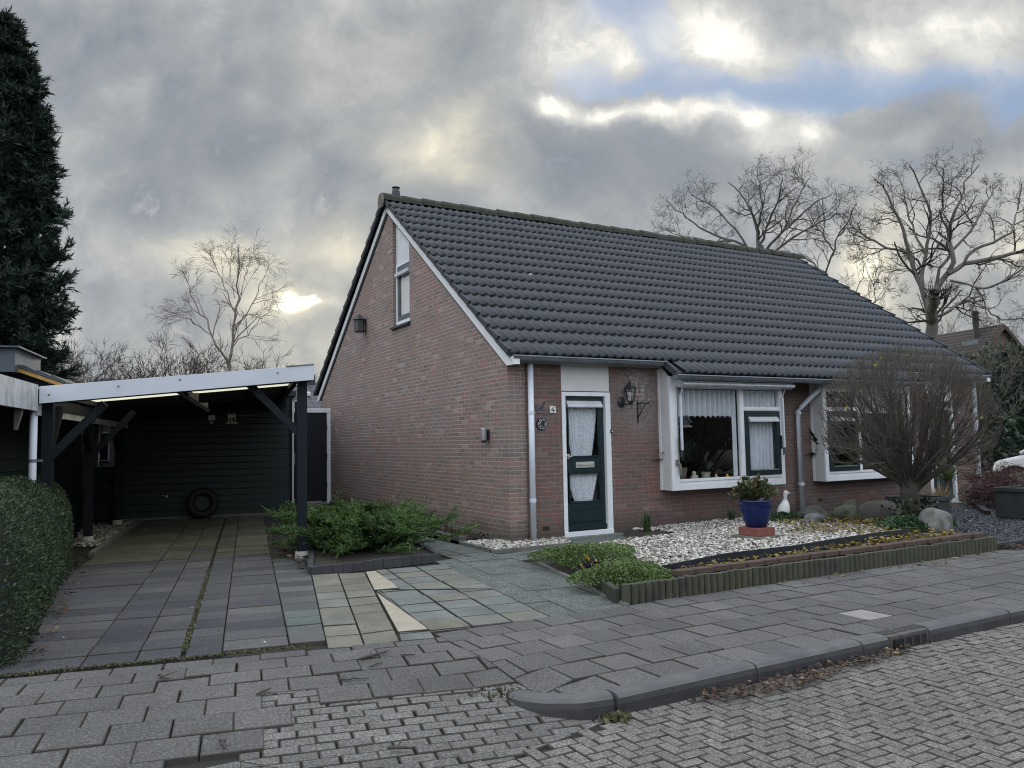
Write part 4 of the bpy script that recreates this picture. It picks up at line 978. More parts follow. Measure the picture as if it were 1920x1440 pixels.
# tyre standing against the garage
ty = thing('spare_tyre', 'black car tyre leaning against the garage planks', 'tyre', K(-4.28, 6.36))
mb = MB(); V = []; F = []; n1, n2 = 40, 12; RR, rr_ = .225, .082
for i in range(n1):
    a = 2*math.pi*i/n1
    for j in range(n2):
        b_ = 2*math.pi*j/n2; r_ = RR+rr_*math.copysign(abs(math.cos(b_))**.7, math.cos(b_))*.95; yy = .10*math.copysign(abs(math.sin(b_))**.7, math.sin(b_))
        if j in (0, 1, n2-1) and i % 2: r_ -= .010
        z = .307+r_*math.sin(a); V.append(K(-4.28+r_*math.cos(a), 6.36+yy+(z-.3)*.12, z))
for i in range(n1):
    for j in range(n2): F.append((i*n2+j, ((i+1) % n1)*n2+j, ((i+1) % n1)*n2+(j+1) % n2, i*n2+(j+1) % n2))
arrmesh('rubber', V, F, plain('tyre_rubber', (.008, .008, .009), .7, bump=.3), ty, smooth=True)
mb = MB(K); V = [(-4.28+.15*math.cos(2*math.pi*i/24), 6.39+.12*(.15*math.sin(2*math.pi*i/24)), .307+.15*math.sin(2*math.pi*i/24)) for i in range(24)]
mb.add(V, [tuple(range(24))]); mb.build('rim', plain('rim_dark', (.018, .02, .022), .5, metal=.4), ty, fix=False)
# bird house and light box
bh = thing('bird_house', 'little cream wooden bird house hung on the green garage planks', 'bird house', K(-3.75, 6.5, 1.9))
u0, v0, z0 = -3.75, 6.52, 1.885
mb = MB(K); mb.prism([(u0-.075, z0), (u0+.075, z0), (u0+.075, z0+.15), (u0, z0+.235), (u0-.075, z0+.15)], 'y', v0-.10, v0-.001); mb.build('body', plain('bird_house_wood', (.80, .76, .68), .7, (.70, .66, .58), 12), bh)
mb = MB(K); mb.prism([(u0-.105, z0+.125), (u0, z0+.245), (u0+.105, z0+.125), (u0+.105, z0+.143), (u0, z0+.265), (u0-.105, z0+.143)], 'y', v0-.13, v0-.001); mb.build('roof', plain('bird_house_roof', (.40, .38, .36), .7), bh)
mb = MB(K); mb.box(u0-.115, u0+.115, v0-.15, v0-.001, z0-.028, z0); mb.build('shelf', plain('bird_house_shelf', (.72, .68, .6), .7), bh)
mb = MB(K); mb.box(u0+.012, u0+.055, v0-.103, v0-.1005, z0+.01, z0+.10); mb.lathe((u0, v0-.101, z0+.18), [(.018, -.018), (.018, .018)], 8); mb.each('opening', M['black'], bh)
mb = MB(K); mb.box(u0-.055, u0-.005, v0-.103, v0-.1005, z0, z0+.095); mb.build('door', plain('bird_house_door', (.36, .30, .27), .7), bh)
lb = thing('light_box', 'pale grey sensor light box on the garage planks beside the bird house', 'light', K(-4.13, 6.5, 1.9))
mb = MB(K); mb.box(-4.195, -4.065, 6.44, 6.519, 1.93, 2.17); mb.build('case', plain('light_case', (.85, .87, .86), .5), lb, bevel=.006)
mb = MB(K); mb.box(-4.165, -4.10, 6.45, 6.51, 1.86, 1.905); mb.build('sensor', plain('light_sensor', (.6, .62, .62), .4), lb, bevel=.006)
# carport ------------------------------------------------------------------
cp = thing('carport', 'open black timber carport with pale blue-white front board', 'carport', K(-4.2, -.2))
zr_ = lambda u: 2.40-(u+2.68)*-.0942                    # top of the front board falls to the left
ztop = lambda u: 2.392+(u+2.68)*.0944
mb = MB(K); mb.prism([(-5.645, ztop(-5.645)-.192), (-2.668, ztop(-2.668)-.186), (-2.668, ztop(-2.668)), (-5.645, ztop(-5.645))], 'y', -.47, -.442)
fb_ = mb.build('front_board', M['carfascia'], cp, bevel=.003)
mb = MB(K)
for u, dz in ((-5.55, -.10), (-4.2, -.05), (-3.1, -.06), (-4.85, -.07)): mb.lathe((u, -.4715, ztop(u)+dz), [(.010, -.008), (.010, .008)], 8)
mb.each('screw_cap', plain('screw_cap', (.12, .12, .12), .5), fb_)
mb = MB(K); mb.prism([(-3.0, ztop(-3.0)+.002), (-2.668, ztop(-2.668)+.002), (-2.668, ztop(-2.668)+.014), (-3.0, ztop(-3.0)+.014)], 'y', -.48, -.30); mb.build('edge_trim', M['zinc'], cp)
mb = MB(K)
def sbeam(va, vb, ztp, h, ua=-5.70, ub=-2.70): mb.prism([(ua, ztop(ua)+ztp-h), (ub, ztop(ub)+ztp-h), (ub, ztop(ub)+ztp), (ua, ztop(ua)+ztp)], 'y', va, vb)
sbeam(-.44, -.37, -.02, .178)
sbeam(6.2, 6.32, -.085, .14)
mb.each('cross_beam', M['beamwood'], cp)
mb = MB(K)
for u in (-5.62, -4.27, -3.39, -2.80): mb.box(u-.035, u+.035, -.43, 6.5, ztop(u)-.083, ztop(u)-.012)
mb.each('rafter', M['beamwood'], cp)
# roof sheets: translucent yellowed plastic at the front, boards behind
t = NT('yellowed_sheet'); tr = t.n('BsdfTranslucent'); tr.inputs[0].default_value = (.70, .66, .46, 1); mx = t.n('MixShader'); mx.inputs[0].default_value = .85
t.set(t.b.inputs['Base Color'], (.6, .57, .42, 1)); t.t.links.new(t.b.outputs[0], mx.inputs[1]); t.t.links.new(tr.outputs[0], mx.inputs[2]); t.t.links.new(mx.outputs[0], t.out.inputs[0])
mb = MB(K); mb.add([(-5.7, -.44, ztop(-5.7)-.010), (-2.69, -.44, ztop(-2.69)-.010), (-2.69, 2.75, ztop(-2.69)-.010), (-5.7, 2.75, ztop(-5.7)-.010)], [(0, 1, 2, 3)]); mb.build('roof_light_sheet', t.m, cp, fix=False)
mb = MB(K); mb.prism([(-5.7, ztop(-5.7)-.011), (-2.69, ztop(-2.69)-.011), (-2.69, ztop(-2.69)+.003), (-5.7, ztop(-5.7)+.003)], 'y', 2.752, 6.7); mb.build('roof', plain('carport_roof', (.03, .034, .04), .8), cp)
M['foot'] = plain('white_concrete_foot', (.50, .50, .48), .8, (.38, .38, .36), 9, bump=.3)
def post(u, v, w, z0, z1):
    mb = MB(K); mb.box(u-w/2, u+w/2, v-w/2, v+w/2, z0, z1); mb.build('post', M['beamwood'], cp, bevel=.006)
post(-2.797, -.23, .118, .10, ztop(-2.8)-.085); post(-5.60, -.23, .115, .02, ztop(-5.6)-.085); post(-5.712, 2.93, .115, .10, ztop(-5.7)-.226); post(-5.70, 5.67, .11, .10, ztop(-5.7)-.226+.14)
for u, v in ((-2.797, -.23), (-5.712, 2.93), (-5.70, 5.67)):
    mb = MB(K); mb.lathe((u, v, -.02), [(.085, 0), (.083, .08), (.075, .12), (.04, .121)], 14); mb.build('post_foot', M['foot'], cp)
def brace(a, b_): mb.beam(K(*a), K(*b_), .09, .095, (VX[0], VX[1], 0))
mb = MB()
brace((-2.84, -.23, 1.56), (-3.46, -.23, 2.20)); mb.build('brace', M['beamwood'], cp)
mb = MB(); brace((-5.56, -.23, 1.33), (-5.02, -.23, 1.93)); mb.build('brace', M['beamwood'], cp)
mb = MB(); brace((-5.67, 2.93, 1.32), (-5.10, 2.93, 1.97)); mb.build('brace', M['beamwood'], cp)
for v_, s_ in ((-.23, 1), (2.93, -1), (2.93, 1), (5.67, -1), (5.6, 1)):
    mb = MB(); uu = -5.60 if v_ < 0 else -5.71; mb.beam(K(uu, v_+.03*s_, 1.35), K(uu, v_+.55*s_, ztop(uu)-.21), .09, .06, (0, 0, 1)); mb.build('brace', M['beamwood'], cp)
mb = MB(K); mb.box(-5.73, -5.63, -.17, 6.3, ztop(-5.68)-.23, ztop(-5.68)-.10); mb.build('side_beam', M['beamwood'], cp)
M['greywood'] = plain('grey_raw_wood', (.17, .155, .14), .85, (.12, .11, .10), 9, bump=.2)
mb = MB(K); um = -4.27; zc = 2.18
mb.prism([(-4.31, 2.18), (-4.115, 2.18), (-4.115, 2.047)], 'y', 1.69, 1.71); gs = mb.build('gusset_plate', M['greywood'], cp)
mb = MB(K); mb.prism([(-4.101, 2.039), (-3.986, 2.039), (-3.986, 1.939)], 'y', 1.69, 1.71); mb.build('gusset_plate', M['greywood'], cp)
mb = MB(); mb.beam(K(-4.40, 1.66, 2.20), K(-3.97, 1.66, 1.915), .045, .05, (0, 1, 0)); mb.build('brace', M['beamwood'], cp)
# side gate between garage and house
gt = thing('side_gate', 'tall flat black gate in a white frame against the gable', 'gate', (-.4, 8.5, 0))
mb = MB(); mb.box(-.99, -.085, 8.49, 8.53, .12, 2.14); mb.build('gate_leaf', plain('black_gate', (.004, .006, .012), .5), gt)
mb = MB(); mb.box(-1.02, -.002, 8.46, 8.55, 2.145, 2.245); mb.box(-.085, -.002, 8.465, 8.545, .05, 2.145); mb.build('gate_frame', M['white'], gt, bevel=.004)
mb = MB(); mb.box(-1.02, -.09, 8.45, 8.56, .03, .09); mb.build('threshold', plain('gate_step', (.24, .235, .22), .85), gt)
mb = MB(); 
for z in (.42, 1.1, 1.75): mb.box(-.10, -.083, 8.455, 8.464, z, z+.11)
mb.each('hinge', M['black'], gt)
# ---------------------------------------------------------------- the neighbour's garage on the left
ng = thing('neighbour_garage', 'dark planked garage with stained white eaves board beyond the hedge', 'garage', K(-6.4, 0))
UF = -5.655
def zf0(v): return 2.135+(v+.5)*0.0
t = NT('stained_white_board'); c = t.mix(t.ramp(t.noise(4.5, 6, .7), [(.45, 0), (.65, 1)]), (.55, .57, .60), (.40, .42, .41)); 
mp = t.n('Mapping'); mp.inputs['Scale'].default_value = (6, 6, 1.2); t.t.links.new(t.coord(), mp.inputs[0])
c = t.mix(t.ramp(t.noise(2.2, 6, .75, mp.outputs[0]), [(.5, 0), (.68, .75)]), c, (.13, .125, .085)); M['stained'] = t.done(c, .6)
mb = MB(K); mb.box(UF-.03, UF, -3.6, -.475, 1.838, 2.128); mb.box(UF-.03, UF, -.475, 7.5, 1.79, 1.93); mb.build('eaves_board', M['stained'], ng)
mb = MB(K); mb.prism([(UF-.001, 1.912), (UF+.0005, 1.912), (UF+.0005, 2.118), (UF-.001, 2.118)], 'y', -1.0, -.476); mb.build('board_overlap', M['carfascia'], ng) if False else None
mb = MB(K)
for i in range(11):
    z0 = .10+i*.175
    mb.add([(-6.30, -3.0, z0), (-6.30, 5.8, z0), (-6.33, 5.8, z0+.17), (-6.33, -3.0, z0+.17)], [(0, 1, 2, 3)])
    mb.add([(-6.30, -3.0, z0), (-6.30, 5.8, z0), (-6.34, 5.8, z0-.005), (-6.34, -3.0, z0-.005)], [(0, 3, 2, 1)])
mb.build('plank_wall', plankmat('neighbour_planks', .175, (.006, .019, .020), (.010, .028, .028), 0), ng, fix=False)
mb = MB(K)
for i in range(1, 9): mb.box(-6.302, -6.297, -2.9, 5.75, .10+i*.175-.006, .10+i*.175+.004)
mb.each('plank_edge', plain('pale_edge', (.05, .07, .07), .7, (.02, .03, .03), 3, lo=.45, hi=.55), ng)  # patchy paler strip along each plank edge
mb = MB(K); mb.box(-6.9, -6.36, -3.0, 5.8, .05, 1.8); mb.box(-7.5, -6.66, 5.801, 9.6, .05, 2.05); mb.build('core_wall', M['dark'], ng)
mb = MB(K); mb.box(-6.9, UF-.031, -3.6, 7.5, 2.06, 2.10); mb.build('flat_roof', M['beamwood'], ng)
mb = MB(K)
for v in (-2.6, -.95, .9, 2.5, 4.1, 5.8): mb.prism([(-5.76, 1.835), (-5.69, 1.835), (-5.69, 1.80), (-5.735, 1.62), (-5.76, 1.62)], 'y', v-.03, v+.03)
mb.each('eaves_bracket', M['greywood'], ng)
mb = MB(K)
for v in (-3.0, .2, 2.0, 3.4): mb.box(-6.5, UF-.035, v-.03, v+.03, 1.90, 2.05)
mb.each('roof_joist', M['greywood'], ng)
mb = MB(K); zt4 = lambda u: 2.14+(-5.74-u)*.62
# raised tiled roof behind with yellow verge board
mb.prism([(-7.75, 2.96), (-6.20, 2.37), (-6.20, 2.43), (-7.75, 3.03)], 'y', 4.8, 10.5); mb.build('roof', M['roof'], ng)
mb = MB(K)
for i in range(6):
    a = -7.70+i*.215; zz = lambda u: 2.45+(-6.404-u)*.38
    mb.prism([(a, zz(a)+.07), (a+.22, zz(a+.22)+.07), (a+.22, zz(a+.22)+.12), (a, zz(a)+.15)], 'y', 4.72, 10.4)
mb.build('verge_tile', plain('verge_slate', (.06, .07, .085), .6), ng)
mb = MB(K); zz = lambda u: 2.45+(-6.404-u)*.38
mb.prism([(-7.75, zz(-7.75)), (-6.30, zz(-6.30)), (-6.30, zz(-6.30)+.06), (-7.75, zz(-7.75)+.06)], 'y', 4.70, 4.78); mb.build('verge_board', plain('ochre_board', (.40, .24, .06), .7, (.22, .13, .04), 10, lo=.5, hi=.7), ng)
mb = MB(K); mb.prism([(-7.75, zz(-7.75)-.02), (-6.32, zz(-6.32)-.02), (-5.7, 2.11), (-7.75, 2.11)], 'y', 4.9, 4.95); mb.build('soffit', M['beamwood'], ng)
mb = MB(K); mb.box(-9.2, -7.11, 4.5, 6.2, 2.70, 3.10); mb.box(-9.2, -7.03, 4.4, 6.3, 3.10, 3.125); mb.build('dormer', plain('slate_blue_dormer', (.065, .085, .11), .5, (.055, .07, .095), 2), ng)
# its white rain pipe
mb = MB(K); mb.tube([(-5.70, -.44, 1.90), (-5.70, -.44, 0)], .040, 14); wp = mb.build('rain_pipe', M['pvc'], None, K(-5.70, -.44, 0), smooth=False); tag(wp, 'thick white rain pipe standing behind the clipped hedge', 'rain pipe')
for p in wp.data.polygons: p.use_smooth = len(p.vertices) == 4
mb = MB(K); mb.lathe((-5.70, -.44, 1.27), [(.043, 0), (.046, .005), (.046, .03), (.043, .035)], 14); mb.box(-5.66, -5.60, -.45, -.43, 1.275, 1.30); mb.build('pipe_clip', M['zinc'], wp)
# passage between the garages: pallets, a blue bin, a window in a brick wall behind
mb = MB(K)
for i in range(6): mb.box(-6.25, -5.80, 5.7, 5.8, .12+i*.14, .20+i*.14)
mb.box(-6.24, -6.16, 5.8, 5.9, .03, .98); mb.box(-5.89, -5.81, 5.8, 5.9, .03, .98)
tag(mb.build('slatted_fence_panel', M['beamwood'], None, K(-6.0, 5.7, 0)), 'low dark slatted fence panel between the two garages', 'fence')
bn = thing('wheelie_bin', 'dark blue wheelie bin in the passage between the garages', 'bin', K(-6.12, 7.2))
mb = MB(K); mb.prism([(-6.30, .12), (-5.96, .12), (-5.92, 1.0), (-6.34, 1.0)], 'y', 7.0, 7.45); mb.build('body', plain('bin_blue', (.02, .06, .085), .5), bn, bevel=.015)
mb = MB(K); mb.box(-6.36, -5.90, 6.96, 7.48, 1.0, 1.05); mb.build('lid', plain('bin_lid', (.03, .08, .11), .45), bn, bevel=.012)
mb = MB(K); 
for u in (-6.28, -5.98): mb.lathe((u, 7.42, .0), [(.02, 0), (.08, .02), (.085, .12), (.02, .15)], 12)
mb.each('wheel', M['black'], bn)
sh = thing('back_shed', 'brick outbuilding with a dark window seen down the passage', 'shed', K(-6.3, 9.5))
mb = MB(K); mb.box(-6.64, -5.84, 9.5, 12, -.05, 2.3); mb.build('wall', plain('shed_brick', (.19, .15, .14), .9, (.15, .12, .115), 3), sh)
mb = MB(K); mb.box(-6.63, -6.42, 9.46, 9.499, 1.12, 1.78); w_ = mb.build('window', M['white'], sh)
mb = MB(K); mb.box(-6.605, -6.445, 9.45, 9.459, 1.15, 1.75); mb.build('pane', plain('shed_pane', (.012, .02, .035), .1), w_)
mb = MB(K); mb.box(-6.65, -5.7, 9.3, 12.1, 2.3, 2.4); mb.build('roof', M['beamwood'], sh)
# ---------------------------------------------------------------- planting helpers
def unit(a): return a/(np.linalg.norm(a, axis=-1, keepdims=True)+1e-9)
def rdir(n): return unit(nr.normal(size=(n, 3)))
def tubes_arr(P, Rd, n=3):
    """P (N,m,3), Rd (N,m) -> vertices and quads of N open tubes"""
    N, m, _ = P.shape
    T = np.empty_like(P); T[:, 1:-1] = P[:, 2:]-P[:, :-2]; T[:, 0] = P[:, 1]-P[:, 0]; T[:, -1] = P[:, -1]-P[:, -2]; T = unit(T)
    ref = np.where(np.abs(T[..., 2:3]) > .9, np.array((1., .1, 0)), np.array((.13, .21, .97)))
    A = unit(np.cross(T, ref)); B = np.cross(T, A)
    ang = 2*np.pi*np.arange(n)/n
    V = P[:, :, None, :]+Rd[:, :, None, None]*(A[:, :, None, :]*np.cos(ang)[None, None, :, None]+B[:, :, None, :]*np.sin(ang)[None, None, :, None])
    idx = np.arange(N*m*n).reshape(N, m, n); a = idx[:, :-1, :]; b = np.roll(a, -1, axis=2); c = idx[:, 1:, :]; d = np.roll(c, -1, axis=2)
    return V.reshape(-1, 3), np.stack([a, c, d, b], -1).reshape(-1, 4)
def tubes_mesh(name, sets, mat, parent=None, n=None):
    VV = []; FF = []; o = 0
    for k, (P, Rd) in enumerate(sets):
        if len(P) == 0: continue
        V, F = tubes_arr(P, Rd, n[k] if n else 3); VV.append(V); FF.append(F+o); o += len(V)
    return arrmesh(name, np.concatenate(VV), np.concatenate(FF), mat, parent, smooth=True)
def sprout(P0, D0, L, r0, m=4, wig=.2, trop=(0, 0, .05), taper=.35):
    N = len(P0); P = np.empty((N, m, 3)); P[:, 0] = P0; d = D0.copy()
    for k in range(1, m):
        P[:, k] = P[:, k-1]+d*(L/(m-1))[:, None]
        d = unit(d+nr.normal(size=(N, 3))*wig+np.array(trop))
    Rd = r0[:, None]*np.linspace(1, taper, m)[None, :]
    return P, Rd
def children(P, Rd, per, ang, lo=.25, hi=1.0, lens=None):
    """per children on each branch; returns start, direction, parent radius there"""
    N, m, _ = P.shape; i = np.repeat(np.arange(N), per); t = nr.uniform(lo, hi, len(i))*(m-1); k = np.minimum(t.astype(int), m-2); f = (t-k)[:, None]
    p = P[i, k]*(1-f)+P[i, k+1]*f; d = unit(P[i, k+1]-P[i, k]); r = Rd[i, k]*(1-f[:, 0])+Rd[i, k+1]*f[:, 0]
    q = unit(np.cross(d, rdir(len(i)))); a = (ang*nr.uniform(.6, 1.35, len(i)))[:, None]
    children.t = t/(m-1)
    return p, unit(d*np.cos(a)+q*np.sin(a)), r, i
def diamonds(C, U, s, w=.45, jit=.5):
    """leaf-like diamonds centred on C pointing along U"""
    n = len(C); s = np.broadcast_to(np.asarray(s, float), (n,))[:, None]
    U = unit(U+nr.normal(size=(n, 3))*jit); V = unit(np.cross(U, rdir(n)))
    return np.stack([C-U*s, C+V*s*w, C+U*s, C-V*s*w], 1)
M['bark'] = plain('oak_bark', (.10, .09, .08), .9, (.065, .06, .053), 3)
M['twig'] = plain('bare_twig', (.050, .042, .038), .9, (.035, .03, .028), 2)
M['bark_far'] = plain('grey_bark', (.17, .158, .14), .9, (.11, .10, .09), 2)
M['birch'] = plain('birch_bark', (.19, .155, .12), .9, (.12, .10, .085), 1.5)

# ---------------------------------------------------------------- bare trees behind the houses
def limbtree(name, label, cat, group, base, limbs, dist, twig, levels, bark, twigm, depth=4.0, n=6, far_=False, minr=.010):
    """main limbs follow surveyed lines at their distance, with their own depth; the rest branches from them"""
    t_ = thing(name, label, cat, tuple(base), group)
    thick = []; sets = []
    for pts, w0, w1 in limbs:
        P = []; sgn = nr.choice([-1, 1]); dep = nr.uniform(.3, 1)*depth*sgn
        q0 = np.array(pts[0]); tot = len(pts)
        for i, (x, y) in enumerate(pts):
            f = i/(tot-1); P.append(far(x, y, dist+dep*f*f+nr.normal()*.12))
        # resample finely with a little wander
        P = np.array(P); S = np.concatenate([[0], np.cumsum(np.linalg.norm(np.diff(P, axis=0), axis=1))]); m = 14
        ss = np.linspace(0, S[-1], m); Q = np.stack([np.interp(ss, S, P[:, c]) for c in range(3)], 1); Q[1:-1] += nr.normal(size=(m-2, 3))*.035
        Rd = np.linspace(w0, w1, m)*.70*dist/FPX/2
        thick.append((Q[None], Rd[None])); sets.append((Q, Rd))
    PP = np.stack([s_[0] for s_ in sets]); RR_ = np.stack([s_[1] for s_ in sets])
    base_ = np.array(base); tp = np.array([base_, sets[0][0][0]*.5+base_*.5, sets[0][0][0]]) ; 
    tr = np.array([1.15, 1.0, .95])*RR_[0, 0]
    mb = MB(); mb.tube([tuple(v) for v in tp], list(tr), 10, cap=False)
    mb.build('trunk', bark, t_, smooth=True) if tr[0] > 0 else None
    tubes_mesh('limb', thick, bark, t_, [7]*len(thick))
    out = []; P, Rd = PP, RR_
    for lv in levels:
        p, d, r, i = children(P, Rd, lv['n'], lv['ang'], lv.get('lo', .2))
        L = lv['len']*nr.uniform(.5, 1.25, len(p))*(1.2-.78*children.t); r0 = np.clip(r*.6, minr, lv.get('rmax', .2))
        P, Rd = sprout(p, d, L, r0, lv.get('m', 5), lv.get('wig', .28), lv.get('trop', (0, 0, .06)), .4); Rd = np.maximum(Rd, minr*.75)
        out.append((P, Rd))
    tubes_mesh('crown', out, twigm, t_, [4]+[3]*(len(out)-1))
    return t_
OL = [dict(n=8, ang=.85, len=2.3, rmax=.075, wig=.34), dict(n=5, ang=.8, len=1.2, rmax=.035, wig=.38, lo=.15), dict(n=4, ang=.85, len=.6, rmax=.017, m=4, wig=.45, lo=.15), dict(n=2, ang=.7, len=.34, m=3, wig=.3)]
oakB = [([(1746, 640), (1746, 600), (1752, 548)], 28, 24), ([(1746, 600), (1734, 557), (1712, 506), (1701, 470), (1694, 426), (1668, 382), (1657, 353), (1639, 335)], 15, 3), ([(1734, 557), (1727, 528), (1734, 477), (1745, 426), (1741, 389), (1719, 335), (1705, 309)], 11, 2.5),
        ([(1705, 477), (1685, 468), (1657, 462), (1630, 448), (1614, 437), (1608, 418)], 7, 2), ([(1752, 548), (1778, 513), (1789, 484), (1778, 426), (1803, 371), (1810, 335), (1836, 309)], 14, 2.5), ([(1778, 513), (1807, 495), (1869, 484), (1925, 470), (1960, 462)], 12, 5),
        ([(1807, 495), (1820, 470), (1860, 455), (1894, 437), (1905, 400), (1916, 345)], 8, 2.5), ([(1756, 594), (1789, 575), (1818, 561), (1847, 552)], 8, 5), ([(1818, 564), (1840, 572), (1854, 582), (1883, 601), (1925, 596)], 5, 2), ([(1781, 526), (1811, 531), (1840, 542), (1876, 531), (1913, 506), (1950, 490)], 6, 3),
        ([(1752, 548), (1762, 500), (1800, 455), (1830, 420), (1850, 380), (1872, 345)], 9, 2.2), ([(1734, 477), (1715, 440), (1700, 395), (1690, 345), (1680, 318)], 6, 2), ([(1778, 440), (1765, 400), (1770, 350), (1768, 318)], 5, 2)]
limbtree('bare_oak', 'tall bare oak with thick grey forked trunk behind the right end of the roof', 'tree', 'bare trees behind the houses', G(1746, 640, 3.2)*0+np.array((*far(1746, 700, 45)[:2], -.1)), oakB, 45, None, OL, M['bark_far'], M['twig'], minr=.0065)
oakA = [([(1424, 520), (1424, 470), (1419, 426), (1410, 400), (1395, 371), (1366, 342)], 12, 2.5), ([(1424, 490), (1395, 459), (1366, 451), (1322, 433), (1286, 408), (1249, 375)], 8, 2), ([(1420, 470), (1446, 411), (1461, 371), (1468, 335)], 8, 2), ([(1424, 480), (1468, 433), (1504, 404), (1533, 375), (1560, 365)], 8, 2), ([(1430, 490), (1482, 448), (1530, 420), (1575, 400)], 7, 2),
        ([(1400, 462), (1377, 426), (1340, 389), (1300, 371), (1289, 349)], 6, 2), ([(1419, 430), (1430, 390), (1425, 350), (1420, 328)], 5, 2), ([(1366, 451), (1320, 452), (1280, 445), (1250, 432)], 5, 2), ([(1468, 433), (1490, 380), (1510, 345), (1520, 330)], 5, 2)]
limbtree('bare_oak', 'broad bare oak rising behind the middle of the ridge', 'tree', 'bare trees behind the houses', np.array((*far(1424, 700, 42)[:2], -.1)), oakA, 42, None, OL, M['bark'], M['twig'], minr=.006)
treeC = [([(1549, 570), (1549, 513), (1563, 470), (1570, 444), (1595, 408), (1606, 382)], 7, 2), ([(1549, 520), (1522, 491), (1497, 477), (1470, 470)], 5, 2), ([(1563, 470), (1541, 437), (1522, 418), (1510, 395)], 4.5, 1.6), ([(1570, 444), (1585, 425), (1600, 440), (1615, 470)], 3, 1.4), ([(1552, 600), (1600, 590), (1641, 568), (1662, 545), (1680, 540)], 4, 1.5), ([(1641, 568), (1640, 530), (1655, 505)], 3, 1.2), ([(1580, 590), (1610, 540), (1620, 500)], 3, 1.2)]
limbtree('bare_tree', 'slender bare tree leaning out between the two oaks', 'tree', 'bare trees behind the houses', np.array((*far(1550, 700, 38)[:2], -.1)), treeC, 38, None, [dict(n=8, ang=.8, len=1.5, rmax=.05), dict(n=4, ang=.8, len=.8, rmax=.03, wig=.35), dict(n=4, ang=.8, len=.42, m=4, wig=.4), dict(n=2, ang=.7, len=.25, m=3)], M['bark'], M['twig'], depth=2.5, minr=.0055)
bir = [([(432, 720), (430, 690), (437, 620), (443, 560), (447, 500), (448, 457)], 9, 1.5), ([(430, 695), (408, 650), (385, 600), (362, 560), (345, 512)], 6, 1.3), ([(438, 620), (470, 575), (490, 530), (505, 500)], 3.4, 1.2), ([(443, 590), (425, 545), (405, 500), (392, 475)], 3.2, 1.2), ([(441, 600), (455, 540), (465, 490), (472, 470)], 2.8, 1.1), ([(434, 650), (460, 630), (490, 600), (512, 575)], 3, 1.1), ([(400, 632), (370, 610), (340, 590), (318, 585)], 2.4, 1.0), ([(441, 560), (430, 520), (432, 480)], 2, 1)]
BL = [dict(n=9, ang=.55, len=1.3, rmax=.03, wig=.12, trop=(0, 0, .03)), dict(n=5, ang=.6, len=.8, rmax=.014, wig=.16, trop=(0, 0, -.10)), dict(n=4, ang=.5, len=.5, m=4, wig=.16, trop=(0, 0, -.22))]
limbtree('bare_birch', 'pale bare birch with hanging twigs behind the carport', 'tree', 'bare trees behind the garages', np.array((*far(432, 720, 32)[:2], -.1)), bir, 32, None, BL, M['birch'], plain('birch_twig', (.14, .105, .08), .9, (.09, .07, .055), 2), depth=1.8, minr=.0045)
def bush(name, label, group, px, pyt, w, dist, n0, mat, seed, cat='bush', lean=0):
    base = np.array((*far(px, 800, dist)[:2], -.1)); top = far(px, pyt, dist)[2]; H = top-base[2]; Wd = w/FPX*dist/2
    t_ = thing(name, label, cat, tuple(base), group)
    a = nr.uniform(0, 2*np.pi, n0); spread = np.sqrt(nr.uniform(0, 1, n0))
    D = unit(np.stack([np.cos(a)*spread*Wd/H*1.15+lean, np.sin(a)*spread*Wd/H*1.15, np.ones(n0)], 1))
    P0 = base+np.stack([np.cos(a)*spread, np.sin(a)*spread, np.zeros(n0)], 1)*Wd*.45
    L = H*nr.uniform(.6, .92, n0)*(1-.25*spread)
    P, Rd = sprout(P0, D, L, np.full(n0, .045), 7, .10, (0, 0, .04), .3); out = [(P, Rd)]
    for nn, ang, ln in ((9, .5, .20), (5, .55, .11), (3, .6, .06)):
        p, d, r, i = children(P, Rd, nn, ang, .3); P, Rd = sprout(p, d, H*ln*nr.uniform(.5, 1.3, len(p)), np.clip(r*.6, .008, .03), 4, .22, (0, 0, .08), .5); out.append((P, Rd))
    tubes_mesh('trunk', out[:1], mat, t_, [5]); tubes_mesh('crown', out[1:], mat, t_, [3]*3)
M['bush'] = plain('bare_bush', (.055, .045, .038), .9, (.085, .07, .055), 1.2)
gb_ = 'bare trees behind the garages'
bush('bare_bush', 'leaning bare bush standing close to the big spruce', gb_, 105, 618, 95, 30, 26, M['bush'], 1, lean=.12)
bush('bare_bush', 'thin bare bush between the leaning bush and the dense one', gb_, 205, 655, 110, 36, 20, M['bush'], 2)
bush('bare_bush', 'dense dark bare bush at the left foot of the birch', gb_, 332, 622, 120, 30, 44, M['bush'], 3)
bush('bare_bush', 'low bare bush at the right foot of the birch', gb_, 475, 645, 95, 34, 30, M['bush'], 4)
bush('bare_bush', 'wispy bare bush showing between carport roof and gable', gb_, 600, 672, 40, 58, 12, M['bush'], 5)
bush('bare_bush', 'thin bare trees behind the distant brown roof, left one', 'thin trees behind the distant house', 1788, 585, 70, 62, 18, M['bush'], 6)
bush('bare_bush', 'thin bare trees behind the distant brown roof, right one', 'thin trees behind the distant house', 1850, 592, 70, 62, 18, M['bush'], 7)
